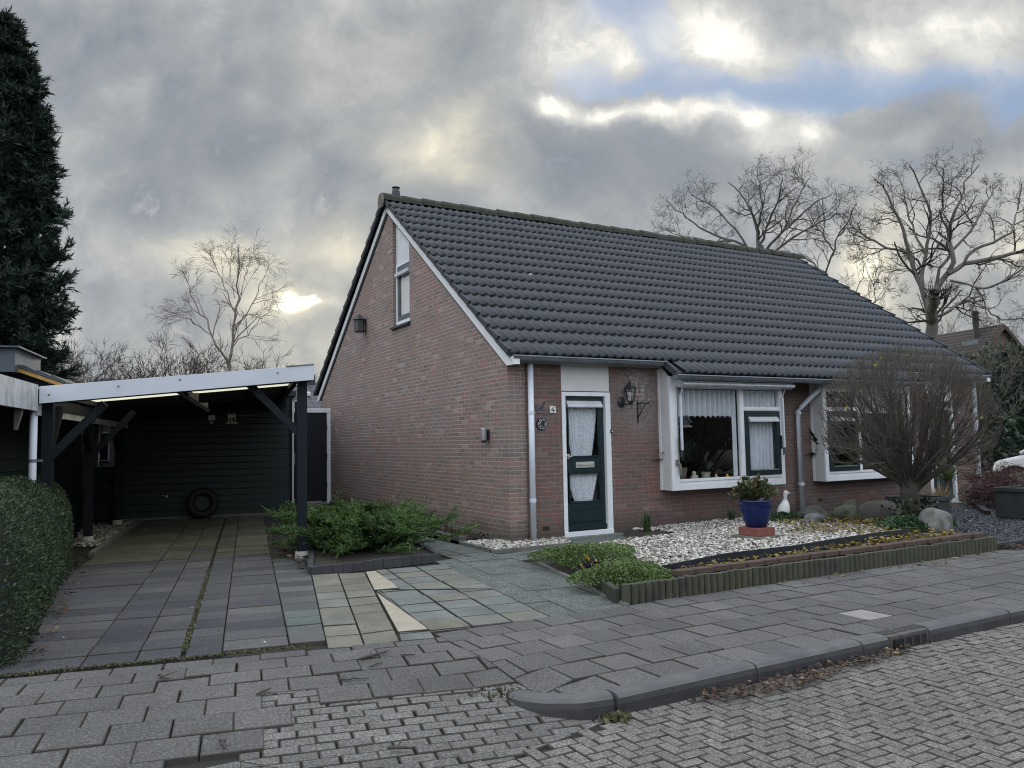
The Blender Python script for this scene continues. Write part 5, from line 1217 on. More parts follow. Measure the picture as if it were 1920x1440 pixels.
# ---------------------------------------------------------------- spruce on the left
M['spruce'] = leafmat('spruce_needle', [(0, (.006, .017, .014)), (.6, (.012, .03, .02)), (1, (.022, .045, .026))], .6, .08, .4, .8)
def spruce(root, px, ptop, pbot, rad, dist, n, seed):
    base = np.array((*far(px, 800, dist)[:2], -.1)); zt_ = far(px, ptop, dist)[2]; zb = far(px, pbot, dist)[2]
    mb = MB(); mb.tube([tuple(base), (base[0], base[1], zt_*.5), (base[0], base[1], zt_)], [.22, .14, .02], 8); mb.build('trunk', M['bark'], root)
    f = nr.uniform(0, 1, n)**.8; z = zt_-f*(zt_-zb); a = nr.uniform(0, 2*np.pi, n)
    R_ = rad*(np.minimum(1, f*2.1)**.75)*nr.uniform(.62, 1.12, n)+.12
    D = np.stack([np.cos(a), np.sin(a), np.full(n, .12)], 1); D[:, 2] += (1-f)*.9-.05; D = unit(D)
    P0 = np.stack([np.full(n, base[0]), np.full(n, base[1]), z-.25*R_], 1)
    P, Rd = sprout(P0, D, R_*1.05, np.full(n, .03), 7, .05, (0, 0, .05), .3)
    p, d, r, i = children(P, Rd, 22, .75, .15); P2, R2 = sprout(p, d, nr.uniform(.15, .40, len(p)), np.full(len(p), .010), 4, .12, (0, 0, .05), .5)
    C = []; U = []
    for Q, k in ((P2, 17), (P, 50)):
        N, m, _ = Q.shape; i = np.repeat(np.arange(N), k); t = nr.uniform(.1 if Q is P2 else .35, 1.03, len(i))*(m-1); kk = np.minimum(t.astype(int), m-2); ff = (t-kk)[:, None]
        c = Q[i, kk]*(1-ff)+Q[i, kk+1]*ff; dd = unit(Q[i, kk+1]-Q[i, kk]); C.append(c); U.append(dd)
    C = np.concatenate(C); U = np.concatenate(U); n_ = unit(U*.9+unit(np.cross(U, rdir(len(U))))*.7)
    quads('crown', diamonds(C+n_*.05, n_, nr.uniform(.09, .16, len(C)), .13, .15), M['spruce'], root)
sp = thing('spruce', 'tall dark spruce rising past the top edge beyond the left garage', 'tree', (*far(-8, 800, 24)[:2], -.1))
spruce(sp, -14, 40, 720, 1.50, 24, 360, 1); spruce(sp, 40, 168, 420, .42, 23.6, 80, 2)
# ---------------------------------------------------------------- clipped hedge
M['hedge'] = leafmat('yew_leaf', [(0, (.014, .032, .015)), (.5, (.034, .062, .026)), (.85, (.065, .098, .038)), (1, (.10, .12, .052))], .6, .15, .3, 1.5)
hg = thing('clipped_hedge', 'rounded clipped green hedge along the left side of the drive', 'hedge', K(-5.8, -1.6))
def hedge_pt(a, b, c):                                  # a across -1..1, b height 0..1, c along -1..1
    v = -1.66+2.98*c; uR = -4.80-.75*(c+1)/2; w = .78
    h = 1.23-.15*(c+1)/2
    return uR-w+a*w, v, b*h
n = 430000; A = nr.uniform(-1, 1, n); Bz = nr.uniform(0, 1, n); Cc = nr.uniform(-1, 1, n)
lump = .05*np.sin(A*7+Cc*9)+.04*np.sin(Cc*23+Bz*8)
f = np.abs(A)**3.2+np.abs(Bz)**4+np.abs(Cc)**14+lump
keep = (f > .72) & (f < 1.03); A, Bz, Cc = A[keep], Bz[keep], Cc[keep]
u, v, z = hedge_pt(A, Bz, Cc)
Cn = np.stack([u*UX[0]+v*VX[0], u*UX[1]+v*VX[1], z], 1)
N_ = np.stack([A*UX[0], A*UX[1], Bz], 1)+VX[None]*0; N_ = unit(N_+.01)
print('hedge', len(Cn))
quads('foliage', diamonds(Cn, N_+np.array((0, 0, .4)), nr.uniform(.009, .021, len(Cn)), .36, .7), M['hedge'], hg)
V = []; F = []; na, nc = 14, 30
for j in range(nc+1):
    c = -0.985+1.97*j/nc
    for i in range(na+1):
        th = math.pi*i/na; e = 2/3.2; cc_ = math.cos(th); a = math.copysign(abs(cc_)**e, cc_)*.93; b = abs(math.sin(th))**(2/4)*.95
        s_ = (1-abs(c)**14)**(1/4); V.append(K(*hedge_pt(a*max(.2, s_), b*max(.3, s_), c)))
for j in range(nc):
    for i in range(na): q = j*(na+1)+i; F.append((q, q+1, q+na+2, q+na+1))
for j in (0, nc):
    pass
arrmesh('inner_branches', V, F, plain('hedge_core', (.008, .016, .009), .9), hg)
# ---------------------------------------------------------------- juniper by the carport post
M['juniper'] = leafmat('juniper_spray', [(0, (.018, .050, .018)), (.4, (.05, .115, .032)), (.75, (.115, .205, .05)), (1, (.20, .29, .08))], .6, .2, .35, 2.5)
jn = thing('juniper', 'feathery bright green spreading juniper beside the carport post', 'shrub', (-1.75, .75, 0))
n0 = 230; a = nr.uniform(0, 2*np.pi, n0); el = nr.uniform(.0, .30, n0)
cx_, cy_ = -1.98, .58
P0 = np.stack([cx_+nr.normal(0, .22, n0), cy_+nr.normal(0, .40, n0), nr.uniform(.04, .46, n0)], 1)
# sprays reach furthest to the left and right as seen from the street
D = unit(np.stack([np.cos(a), np.sin(a), np.tan(el)], 1))
L = nr.uniform(.60, 1.12, n0)*(1.12-1.15*P0[:, 2])*np.where(np.cos(a)*.87+np.sin(a)*-.5 < -.3, .80, 1.0)
P, Rd = sprout(P0, D, L, np.full(n0, .009), 8, .06, (0, 0, .012), .3)
P[:, :, 2] = np.clip(P[:, :, 2], .03, .72)
p, d, r, i = children(P, Rd, 26, .5, .2); d[:, 2] *= .55; d[:, 2] += .14; d = unit(d)
P2, R2 = sprout(p, d, nr.uniform(.07, .22, len(p)), np.full(len(p), .0035), 4, .12, (0, 0, .03), .4)
tubes_mesh('branch', [(P, Rd)], M['twig'], jn, [4])
i = np.repeat(np.arange(len(P2)), 34); t = nr.uniform(0, 1.05, len(i))*3; kk = np.minimum(t.astype(int), 2); ff = (t-kk)[:, None]
c = P2[i, kk]*(1-ff)+P2[i, kk+1]*ff; dd = unit(P2[i, kk+1]-P2[i, kk]); sdv = unit(np.cross(dd, rdir(len(dd)))); uu = unit(dd+sdv*.75)
quads('foliage', diamonds(c+uu*.012, uu, nr.uniform(.014, .032, len(c)), .17, .10), M['juniper'], jn)
print('juniper', len(c))
# its bed: soil and low dark concrete edging
plane('shrub_bed_soil', [(-3.0, -.90), (-1.47, -.80), (-1.15, .9), (-1.3, 2.6), (-2.3, 2.6), (-2.75, .5)], .05, M['soil'])
M['edging_dark'] = plain('charcoal_edging', (.035, .036, .04), .8, (.05, .05, .052), 5, bump=.3)
def edging(name, label, pts, w, z0, z1, mat, step=.075, round_=True, group=None, gap=.004):
    mb = MB(); t_ = []
    for (xa, ya), (xb, yb) in zip(pts[:-1], pts[1:]):
        L_ = math.hypot(xb-xa, yb-ya); n_ = max(1, round(L_/step)); dx, dy = (xb-xa)/L_, (yb-ya)/L_
        for q in range(n_):
            s0 = q*L_/n_+gap/2; s1 = (q+1)*L_/n_-gap/2; zt1 = z1+rng.gauss(0, .003); o = rng.gauss(0, .003)
            m = (s0+s1)/2; h = (s1-s0)/2
            ring = []
            for k_ in range(8 if round_ else 4):
                if round_:
                    an = 2*math.pi*k_/8+math.pi/8; e1, e2 = math.cos(an)*h*1.06, math.sin(an)*w/2*1.06
                else: e1, e2 = ((-h, -w/2), (h, -w/2), (h, w/2), (-h, w/2))[k_]
                ring.append((xa+dx*(m+e1)-dy*(e2+o), ya+dy*(m+e1)+dx*(e2+o)))
            mb.prism(ring, 'z', z0, zt1)
    return tag(mb.build(name, mat, None, (pts[0][0], pts[0][1], 0)), label, 'edging', group)
edging('bed_edging', 'low charcoal edging round the juniper bed', [(-2.64, .40), (-3.02, -.93), (-1.44, -.80), (-1.18, .6)], .06, -.02, .085, M['edging_dark'], .12, False)
# ---------------------------------------------------------------- strip along the gable
tag(MB().box(-.62, -.57, -.60, 2.5, -.02, .045).box(-.62, .60, -.62, -.575, -.02, .03).build('strip_edging', M['concrete'], None, (-.6, -.6, 0)), 'thin mossy concrete edging of the pebble strip at the gable corner', 'edging')
tag(MB().box(-.62, -.50, .35, 4.4, -.01, .10).build('kerb_edging', plain('mossy_kerb', (.06, .062, .05), .9, (.10, .10, .085), 6, bump=.3), None, (-.55, .4, 0)), 'raised dark kerb beside the leaf filled strip along the gable', 'edging')
tag(MB().box(-.04, -.002, .3, DH-.8, -.02, .10).build('damp_course', plain('render_band', (.16, .155, .14), .9, (.07, .075, .055), 3, bump=.3), None, (-.02, 1, 0)), 'pale rendered band along the foot of the gable', 'band')
def bedz(x, y):
    return .075+.10*sstep(-.2, -3.6, y)*sstep(-1.3, .6, x)+.02*math.sin(x*2.1+y)*.5
def inpoly(X, Y, poly):
    r_ = np.zeros(len(X), bool); n_ = len(poly)
    for i in range(n_):
        (x1, y1), (x2, y2) = poly[i], poly[(i+1) % n_]
        c_ = ((y1 > Y) != (y2 > Y)) & (X < (x2-x1)*(Y-y1)/(y2-y1+1e-12)+x1); r_ ^= c_
    return r_
def scatter(poly, n):
    xs_, ys_ = [p[0] for p in poly], [p[1] for p in poly]; X = nr.uniform(min(xs_), max(xs_), n); Y = nr.uniform(min(ys_), max(ys_), n); k_ = inpoly(X, Y, poly); return X[k_], Y[k_]
vbz = np.vectorize(bedz)
OCT = np.array([(1, 0, 0), (0, 1, 0), (-1, 0, 0), (0, -1, 0), (0, 0, 1), (.7, .7, .45), (-.7, .6, .5), (-.1, -.75, .5)])
PBF = [(4, 0, 5), (4, 5, 1), (4, 1, 6), (4, 6, 2), (4, 2, 7), (4, 7, 3), (4, 3, 0), (0, 1, 5), (1, 2, 6), (2, 3, 7)]
def pebbles(name, label, poly, n, s0, s1, zf, mat, lift=.3):
    X, Y = scatter(poly, n); N = len(X); s_ = nr.uniform(s0, s1, N)
    Rm = rdir(N); R2 = unit(np.cross(Rm, rdir(N))); R3 = np.cross(Rm, R2); R3 *= np.sign(R3[:, 2:3]+1e-9)
    sc = np.stack([s_*nr.uniform(.8, 1.3, N), s_*nr.uniform(.6, 1, N), s_*nr.uniform(.45, .8, N)], 1)
    az = nr.uniform(0, 6.28, N); ca, sa = np.cos(az), np.sin(az)
    B_ = OCT[None]*sc[:, None, :]*(1+nr.normal(0, .12, (N, 8, 1)))
    Vx = B_[..., 0]*ca[:, None]-B_[..., 1]*sa[:, None]; Vy = B_[..., 0]*sa[:, None]+B_[..., 1]*ca[:, None]
    tilt = nr.normal(0, .5, (N, 2)); Vz = B_[..., 2]+Vx*tilt[:, :1]*.6+Vy*tilt[:, 1:]*.6
    Z = zf(X, Y)+nr.uniform(-.2, lift, N)*s_
    V_ = np.stack([Vx+X[:, None], Vy+Y[:, None], Vz+Z[:, None]], -1).reshape(-1, 3)
    F_ = (np.array(PBF)[None]+8*np.arange(N)[:, None, None]).reshape(-1, 3)
    o = arrmesh(name, V_, F_, mat); return tag(o, label, 'gravel', kind='stuff')
M['whitestone'] = island('white_stone', [(0, (.07, .06, .05)), (.2, (.15, .13, .11)), (.45, (.30, .275, .235)), (.75, (.46, .44, .39)), (1, (.62, .61, .56))], .8, .2, 60, .15, 2, .2)
M['blackstone'] = island('black_stone', [(0, (.010, .011, .016)), (.5, (.022, .024, .034)), (.9, (.045, .05, .065)), (.985, (.07, .075, .09)), (1, (.4, .4, .4))], .5, .2, 60, .15, 2, .2)
flatz = lambda z0: (lambda X, Y: np.full(len(X), z0))
pebbles('white_pebbles', 'white pebbles round the foot of the corner downpipe', [(-.56, -.56), (.62, -.56), (.85, -.10), (.80, -.02), (-.02, -.02), (-.02, .35), (-.35, .42), (-.56, .35)], 2600, .016, .032, flatz(.02), M['whitestone'])
gravel_poly = [(-.55, -3.62), (3.0, -3.58), (4.1, -3.2), (4.4, -2.0), (4.7, -1.0), (5.5, -.05), (2.05, -.05), (2.25, -.55), (2.1, -1.12), (.2, -1.35), (-.1, -1.9)]
V = []; F = []; gx, gy = 60, 44
X_ = np.linspace(-1.3, 4.9, gx); Y_ = np.linspace(-4.05, -.0, gy)
bed_poly = [(-1.12, -4.04), (4.3, -4.04), (4.75, -3.0), (5.6, -1.6), (6.2, -.003), (1.80, -.003), (2.05, -1.15), (.15, -1.42), (-.50, -1.95)]
mb = MB(); pts_ = []
nxb, nyb = 70, 46
XX, YY = np.meshgrid(np.linspace(-1.3, 6.3, nxb), np.linspace(-4.06, 0, nyb)); ins = inpoly(XX.ravel(), YY.ravel(), bed_poly).reshape(nyb, nxb)
V = np.stack([XX.ravel(), YY.ravel(), vbz(XX.ravel(), YY.ravel())-.018], 1)
V[:, 2] = np.where(ins.ravel(), V[:, 2], np.minimum(V[:, 2], -.02))
for j in range(nyb-1):
    for i in range(nxb-1):
        if ins[j, i] or ins[j+1, i] or ins[j, i+1] or ins[j+1, i+1]: q = j*nxb+i; F.append((q, q+1, q+nxb+1, q+nxb))
tag(arrmesh('garden_soil', V, F, M['soil'], smooth=True), kind='structure')
pebbles('white_gravel', 'white gravel covering the front bed', gravel_poly, 21000, .015, .030, lambda X, Y: vbz(X, Y)-.004, M['whitestone'])
pebbles('black_gravel', 'black gravel in front of the right house', [(4.75, -4.0), (10.6, -4.0), (10.6, -.3), (7.0, -.1), (5.9, -.8), (5.0, -2.9)], 22000, .015, .032, flatz(.02), M['blackstone'])
pebbles('white_pebbles', 'pale pebbles round the carport post beside the drive', [K(-5.85, 2.4)[:2], K(-5.42, 2.4)[:2], K(-5.42, 6.2)[:2], K(-6.3, 6.2)[:2]], 2600, .016, .03, flatz(.01), M['whitestone'])
tag(MB(K).box(-5.42, -5.36, 1.3, 6.3, -.02, .05).build('drive_edging', M['concrete'], None, K(-5.4, 3, 0)), 'low concrete edging at the left side of the drive under the carport', 'edging')
# ---------------------------------------------------------------- palisade edging of the front bed
M['palis'] = plain('mossy_palisade', (.075, .08, .048), .9, (.042, .040, .034), 5, bump=.5, bscale=50, lo=.3, hi=.7)
M['palis2'] = plain('dark_palisade', (.030, .031, .028), .9, (.042, .048, .030), 6, bump=.4, bscale=50)
edging('palisade_edging', 'mossy round topped concrete palisade edging along the pavement', [(-1.19, -4.085), (4.36, -4.10)], .075, -.03, .165, M['palis'], .076)
edging('palisade_edging', 'dark concrete palisade edging at the left side of the planted bed', [(-1.20, -4.02), (-.46, -2.05)], .07, -.03, .125, M['palis2'], .076)
edging('palisade_edging', 'very low dark edging in front of the black gravel', [(4.42, -4.06), (10.5, -4.06)], .06, -.03, .075, M['edging_dark'], .12, False)
edging('path_edging', 'thin flat edging strip between the garden path and the planted bed', [(-1.20, -4.14), (-.62, -1.75)], .045, -.02, .022, M['concrete'], .8, False)
t = [(-1.02+0, 0)]
M['coping'] = island('coping_brick', [(0, (.07, .05, .042)), (.4, (.095, .058, .046)), (.7, (.08, .062, .05)), (1, (.06, .056, .042))], .9, .3, 60, .3, 4, .4, moss=(.05, .055, .03), mscale=5)
x = -.52; cbs = []
while x < 4.1:
    L_ = .205; 
    if rng.random() < .25: L_ = .105
    cbs.append((x, L_)); x += L_+.012
for x, L_ in cbs:
    o = rng.gauss(0, .008); mb = MB()
    a = rng.gauss(0, .03); ca, sa = math.cos(a), math.sin(a); cx = x+L_/2; cy = -3.985+o
    pts = [(cx+px*ca-py*sa, cy+px*sa+py*ca) for px, py in ((-L_/2, -.05), (L_/2, -.05), (L_/2, .05), (-L_/2, .05))]
    zb_ = .162; mb.prism(pts, 'z', zb_, zb_+.048)
    b_ = mb.build('coping_brick', M['coping'], None, (cx, cy, zb_), bevel=.005)
    tag(b_, 'worn reddish brick laid end to end on the palisade edging', 'brick', 'bricks laid along the palisade edging')
# black edging roll behind
mb = MB(); pts = [(-.60, -3.70), (.4, -3.69), (1.4, -3.69), (2.2, -3.64), (2.9, -3.57), (3.6, -3.52)]
for (xa, ya), (xb, yb) in zip(pts[:-1], pts[1:]): mb.beam((xa, ya, bedz(xa, ya)+.02), (xb+.002, yb, bedz(xb, yb)+.02), .012, .13)
for q in range(9): xx = -.3+q*.45; mb.box(xx, xx+.02, -3.715 if xx < 1.5 else -3.68, -3.66 if xx < 1.5 else -3.55, .15, .215+bedz(xx, -3.7)-.17)
tag(mb.build('plastic_edging', plain('black_plastic', (.012, .014, .02), .45, (.02, .024, .03), 6), None, (1.4, -3.7, .15)), 'black plastic edging strip holding back the white gravel', 'edging')
# ---------------------------------------------------------------- low planting
M['gcover'] = leafmat('ground_cover_leaf', [(0, (.04, .08, .022)), (.5, (.085, .14, .036)), (.85, (.14, .20, .055)), (1, (.19, .20, .08))], .5, .2, .3, 4)
M['gcdark'] = leafmat('ivy_leaf', [(0, (.012, .035, .014)), (.6, (.03, .075, .025)), (1, (.06, .12, .04))], .45, .15, .3, 4)
M['drycover'] = leafmat('autumn_leaf', [(0, (.06, .035, .015)), (.25, (.13, .075, .025)), (.5, (.20, .15, .03)), (.75, (.30, .24, .04)), (.9, (.10, .11, .03)), (1, (.16, .09, .05))], .7, .2, .3, 4)
M['brownleaf'] = leafmat('brown_leaf', [(0, (.025, .013, .009)), (.5, (.05, .026, .017)), (.85, (.085, .048, .03)), (.95, (.18, .12, .07)), (1, (.28, .24, .05))], .7, .1, .3, 4)
def mound(name, label, cx, cy, rx, ry, h, n, mat, s, cat='ground cover', kind=None, rot=0, z0=None, flat_=.35):
    n = int(n); a = nr.uniform(0, 6.28, n); q = np.sqrt(nr.uniform(0, 1, n)); qq = q*(1+.12*np.sin(a*3+cx)+.08*np.sin(a*5))
    X = qq*np.cos(a)*rx; Y = qq*np.sin(a)*ry; c_, s_ = math.cos(rot), math.sin(rot); X, Y = cx+X*c_-Y*s_, cy+X*s_+Y*c_
    hh = h*np.sqrt(np.clip(1-q**3, 0, 1))*(1+.18*np.sin(X*21)*np.cos(Y*17)); Z = (vbz(X, Y) if z0 is None else z0)+hh*nr.uniform(.55, 1.05, n)
    C = np.stack([X, Y, Z], 1); U = unit(np.stack([np.cos(a)*q, np.sin(a)*q, np.full(n, flat_)], 1))
    o = quads(name, diamonds(C, U, nr.uniform(.6, 1.15, n)*s, .6, .55), mat, None, (cx, cy, vbz(cx, cy).item() if z0 is None else z0))
    return tag(o, label, cat, None, kind)
mound('ground_cover_plant', 'leafy green cushion plant at the back left corner of the bed', -.32, -2.32, .56, .74, .12, 12000, M['gcover'], .0135, 'plant', rot=-.35)
mound('ground_cover_plant', 'leafy green cushion plant spilling over the front corner palisades', -.74, -3.50, .46, .48, .105, 10000, M['gcover'], .0135, 'plant')
mound('ground_cover_plant', 'dark green leafy patch between the white goose and the boulders', 4.85, -.62, .85, .42, .09, 2600, M['gcdark'], .028, 'plant')
mound('ground_cover_plant', 'ivy spreading round the foot of the globe shrub', 4.55, -2.95, .62, .45, .12, 2600, M['gcdark'], .028, 'plant', rot=.4)
mound('pansy', 'dark purple pansies with a yellow flower among the green cushions', -.78, -3.02, .12, .10, .12, 90, leafmat('pansy_petal', [(0, (.008, .006, .02)), (.8, (.015, .012, .03)), (.85, (.5, .33, .02)), (1, (.55, .38, .03))], .6, .1, .1), .026, 'flower')
def leaves(name, label, poly, n, s, mat, zf, cat='leaves', zj=.02):
    X, Y = scatter(poly, n); Z = zf(X, Y)+nr.uniform(.004, zj, len(X)); C = np.stack([X, Y, Z], 1); U = unit(np.stack([nr.normal(size=len(X)), nr.normal(size=len(X)), nr.normal(0, .25, len(X))], 1))
    V = unit(np.cross(U, np.stack([nr.normal(0, .3, len(X)), nr.normal(0, .3, len(X)), np.ones(len(X))], 1))); s_ = nr.uniform(.6, 1.2, len(X))[:, None]*s
    P = np.stack([C-U*s_, C+V*s_*.55+np.array((0, 0, .006)), C+U*s_, C-V*s_*.55], 1)
    return tag(quads(name, P, mat), label, cat, kind='stuff')
bzl = lambda X, Y: vbz(X, Y)
leaves('fallen_leaves', 'yellow and brown leaves lying between boulders and white gravel', [(2.9, -2.2), (3.5, -3.3), (4.4, -3.6), (4.75, -2.6), (5.6, -1.5), (5.0, -.9), (4.0, -1.0), (3.7, -1.7)], 2600, .032, M['drycover'], bzl, zj=.05)
leaves('fallen_leaves', 'yellow leaves and dry weeds in the strip behind the coping bricks', [(-.75, -3.93), (4.2, -3.93), (4.2, -3.58), (3.0, -3.62), (1.4, -3.76), (-.55, -3.78)], 1500, .028, M['drycover'], bzl, zj=.06)
leaves('fallen_leaves', 'brown leaves heaped in the strip along the gable', [(-.55, .5), (-.05, .5), (-.05, 4.0), (-.5, 4.0)], 800, .035, M['brownleaf'], flatz(.03), zj=.06)
leaves('fallen_leaves', 'brown leaves gathered round the foot of the carport post', [(-3.1, -.9), (-2.85, -.35), (-2.75, .2), (-2.55, 1.6), (-2.8, 2.2), (-2.92, .6)], 260, .04, M['brownleaf'], flatz(.01), zj=.06)
leaves('fallen_leaves', 'brown leaf litter drifted against the kerb and the gully', [(-2.25, -6.03), (-.2, -6.03), (-.2, -6.10), (-.9, -6.16), (-1.5, -6.24), (-2.1, -6.17)], 800, .022, M['brownleaf'], flatz(-.095), zj=.045)
leaves('fallen_leaves', 'brown leaves piled on the pavement before the low dark edging', [(4.4, -4.12), (6.5, -4.12), (6.3, -4.35), (4.6, -4.28)], 420, .035, M['brownleaf'], flatz(.004), zj=.06)
leaves('fallen_leaves', 'brown leaves along the foot of the clipped hedge', [K(-4.88, -4.5)[:2], K(-4.72, -4.5)[:2], K(-5.35, 1.4)[:2], K(-5.55, 1.4)[:2]], 330, .034, M['brownleaf'], flatz(.005), zj=.05)
leaves('fallen_leaves', 'odd leaves scattered on the pavement in front of the palisades', [(.5, -4.17), (4.3, -4.17), (4.2, -4.4), (.6, -4.30)], 60, .03, M['drycover'], flatz(.004))
leaves('fallen_leaves', 'single stray leaves on the white gravel', gravel_poly, 170, .026, M['drycover'], lambda X, Y: vbz(X, Y)+.012)
leaves('fallen_leaves', 'pale petals and bits scattered over the drive', [K(-5.2, -4.5)[:2], K(-2.9, -4.5)[:2], K(-2.9, 5)[:2], K(-5.2, 5)[:2]], 46, .012, leafmat('pale_bits', [(0, (.3, .28, .25)), (1, (.6, .58, .55))], .8, 0, 0), flatz(.004), zj=.008)
M['moss'] = leafmat('joint_moss', [(0, (.05, .052, .03)), (.6, (.085, .09, .04)), (1, (.12, .11, .055))], .9, 0, .2)
def mossline(name, label, a, b_, w, n, s=.010, z=.0):
    t_ = nr.uniform(0, 1, n); X = a[0]+(b_[0]-a[0])*t_+nr.normal(0, w, n); Y = a[1]+(b_[1]-a[1])*t_+nr.normal(0, w, n)
    C = np.stack([X, Y, z+nr.uniform(-.008, .006, n)], 1); return tag(quads(name, diamonds(C, np.tile((0, 0, 1.), (n, 1)), nr.uniform(.5, 1.3, n)*s, .8, 1.2), M['moss']), label, 'moss', kind='stuff')
mossline('joint_moss', 'yellow green moss growing in the wide joint of the drive', K(-3.85, -4.4), K(-3.85, -.6), .010, 2200)
mossline('joint_moss', 'moss and weeds at the tip of the dropped kerb', (-3.15, -5.35, 0), (-2.95, -5.50, 0), .09, 420, .009, -.055)
mossline('joint_moss', 'small weed tuft by the end of the kerb stone', (-2.80, -6.03, 0), (-2.70, -6.05, 0), .02, 160, .02, -.085)
mossline('joint_moss', 'moss along the joint where drive and pavement meet', K(-5.1, -4.61), K(-3.0, -4.61), .012, 900)
def tuft(name, label, x, y, z, n, L, mat, spread=.5, w=.006, cat='plant', parent=None):
    a = nr.uniform(0, 6.28, n); e = nr.uniform(1-spread, 1.0, n)*1.5; d = np.stack([np.cos(a)*np.cos(e), np.sin(a)*np.cos(e), np.sin(e)], 1); Ln = L*nr.uniform(.6, 1.1, n)[:, None]
    b0 = np.stack([x+nr.normal(0, .02, n), y+nr.normal(0, .02, n), np.full(n, z)], 1); s_ = unit(np.cross(d, (0, 0, 1.)))*w
    m_ = b0+d*Ln*.55+np.array((0, 0, .02)); tip = b0+d*Ln+np.array((0, 0, -1.))*Ln*nr.uniform(.05, .28, n)[:, None]
    P = np.concatenate([np.stack([b0-s_, b0+s_, m_+s_*.9, m_-s_*.9], 1), np.stack([m_-s_*.9, m_+s_*.9, tip+s_*.1, tip-s_*.1], 1)])
    o = quads(name, P, mat, parent, None if parent else (x, y, z)); return tag(o, label, cat) if not parent else o
M['blade'] = leafmat('grass_blade', [(0, (.03, .07, .025)), (1, (.07, .13, .045))], .5, .2, .2)
M['straw'] = leafmat('dry_grass', [(0, (.16, .12, .065)), (.6, (.27, .21, .12)), (1, (.36, .30, .19))], .8, .2, .2)
tuft('grass_tuft', 'green bulb leaves sprouting against the wall right of the door', 2.05, -.42, .05, 70, .34, M['blade'], .30, .008)
tuft('grass_tuft', 'sparse dark green tuft against the wall behind the blue pot', 3.9, -.25, .09, 40, .22, M['gcdark'], .5, .006)
# ---------------------------------------------------------------- blue pot on its plinth
c0 = G(1433, 1008, .165); px_, py_ = c0[0]+.0, c0[1]+.12
pz = bedz(px_, py_)-.005
mb = MB(); mb.box(px_-.215, px_+.215, py_-.215, py_+.215, pz-.02, pz+.035); tag(mb.build('concrete_slab', plain('mossy_slab', (.14, .135, .115), .9, (.09, .095, .07), 8, bump=.4), None, (px_, py_, pz), bevel=.01), 'square weathered concrete slab lying in the white gravel under the bricks', 'slab')
M['redbrick'] = plain('red_plinth_brick', (.23, .075, .055), .85, (.16, .06, .045), 14, bump=.4)
for dx, lab in ((-.078, 'red brick on the slab under the blue pot, its left half'), (.078, 'red brick on the slab under the blue pot, its right half')):
    mb = MB(); mb.box(px_+dx-.076, px_+dx+.076, py_-.155, py_+.155, pz+.036, pz+.135); tag(mb.build('plinth_brick', M['redbrick'], None, (px_+dx, py_, pz+.036), bevel=.006), lab, 'brick')
pt2_ = thing('flower_pot', 'glazed cobalt blue flower pot standing on red bricks', 'pot', (px_, py_, pz+.136))
mb = MB(); mb.lathe((px_, py_, pz+.136), [(.0, 0), (.115, .0), (.125, .008), (.165, .10), (.188, .20), (.197, .27), (.200, .305), (.214, .312), (.216, .333), (.208, .338), (.192, .335), (.188, .29), (.0, .285)], 40, cap=False)
pb = mb.build('pot_body', plain('cobalt_glaze', (.003, .014, .085), .16, (.002, .010, .06), 3), pt2_, smooth=True)
mb = MB(); mb.lathe((px_, py_, pz+.136+.292), [(.0, 0), (.186, 0)], 24, cap=False); mb.build('soil', M['soil'], pt2_, fix=False)
sk = thing('skimmia', 'round leafy evergreen with reddish buds growing in the blue pot', 'plant', (px_, py_, pz+.43))
zb0 = pz+.42; n0 = 34; a = nr.uniform(0, 6.28, n0); e = nr.uniform(.35, 1.45, n0); D = np.stack([np.cos(a)*np.cos(e), np.sin(a)*np.cos(e), np.sin(e)*.9], 1)
P, Rd = sprout(np.tile((px_, py_, zb0), (n0, 1))+nr.normal(0, .02, (n0, 3)), D, nr.uniform(.26, .36, n0), np.full(n0, .006), 5, .08, (0, 0, .10), .5); tubes_mesh('stem', [(P, Rd)], M['twig'], sk, [5])
p, d, r, i = children(P, Rd, 26, 1.0, .35); d[:, 2] += .25; d = unit(d)
sd_ = unit(np.cross(d, rdir(len(d)))); s_ = nr.uniform(.028, .048, len(d))[:, None]
q = p+d*s_; Pq = np.stack([p, q+sd_*s_*.42, p+d*s_*2.0, q-sd_*s_*.42], 1)
quads('leaves', Pq, leafmat('skimmia_leaf', [(0, (.03, .055, .02)), (.5, (.07, .10, .035)), (.85, (.12, .15, .055)), (1, (.16, .13, .05))], .4, .15, .3, 6), sk)
tips = np.repeat(P[:, -1], 9, axis=0)+nr.normal(0, .022, (n0*9, 3)); quads('buds', diamonds(tips, rdir(len(tips)), .011, .8, 1), leafmat('skimmia_bud', [(0, (.12, .035, .03)), (1, (.20, .09, .05))], .6, 0, .2), sk)['kind'] = 'stuff'
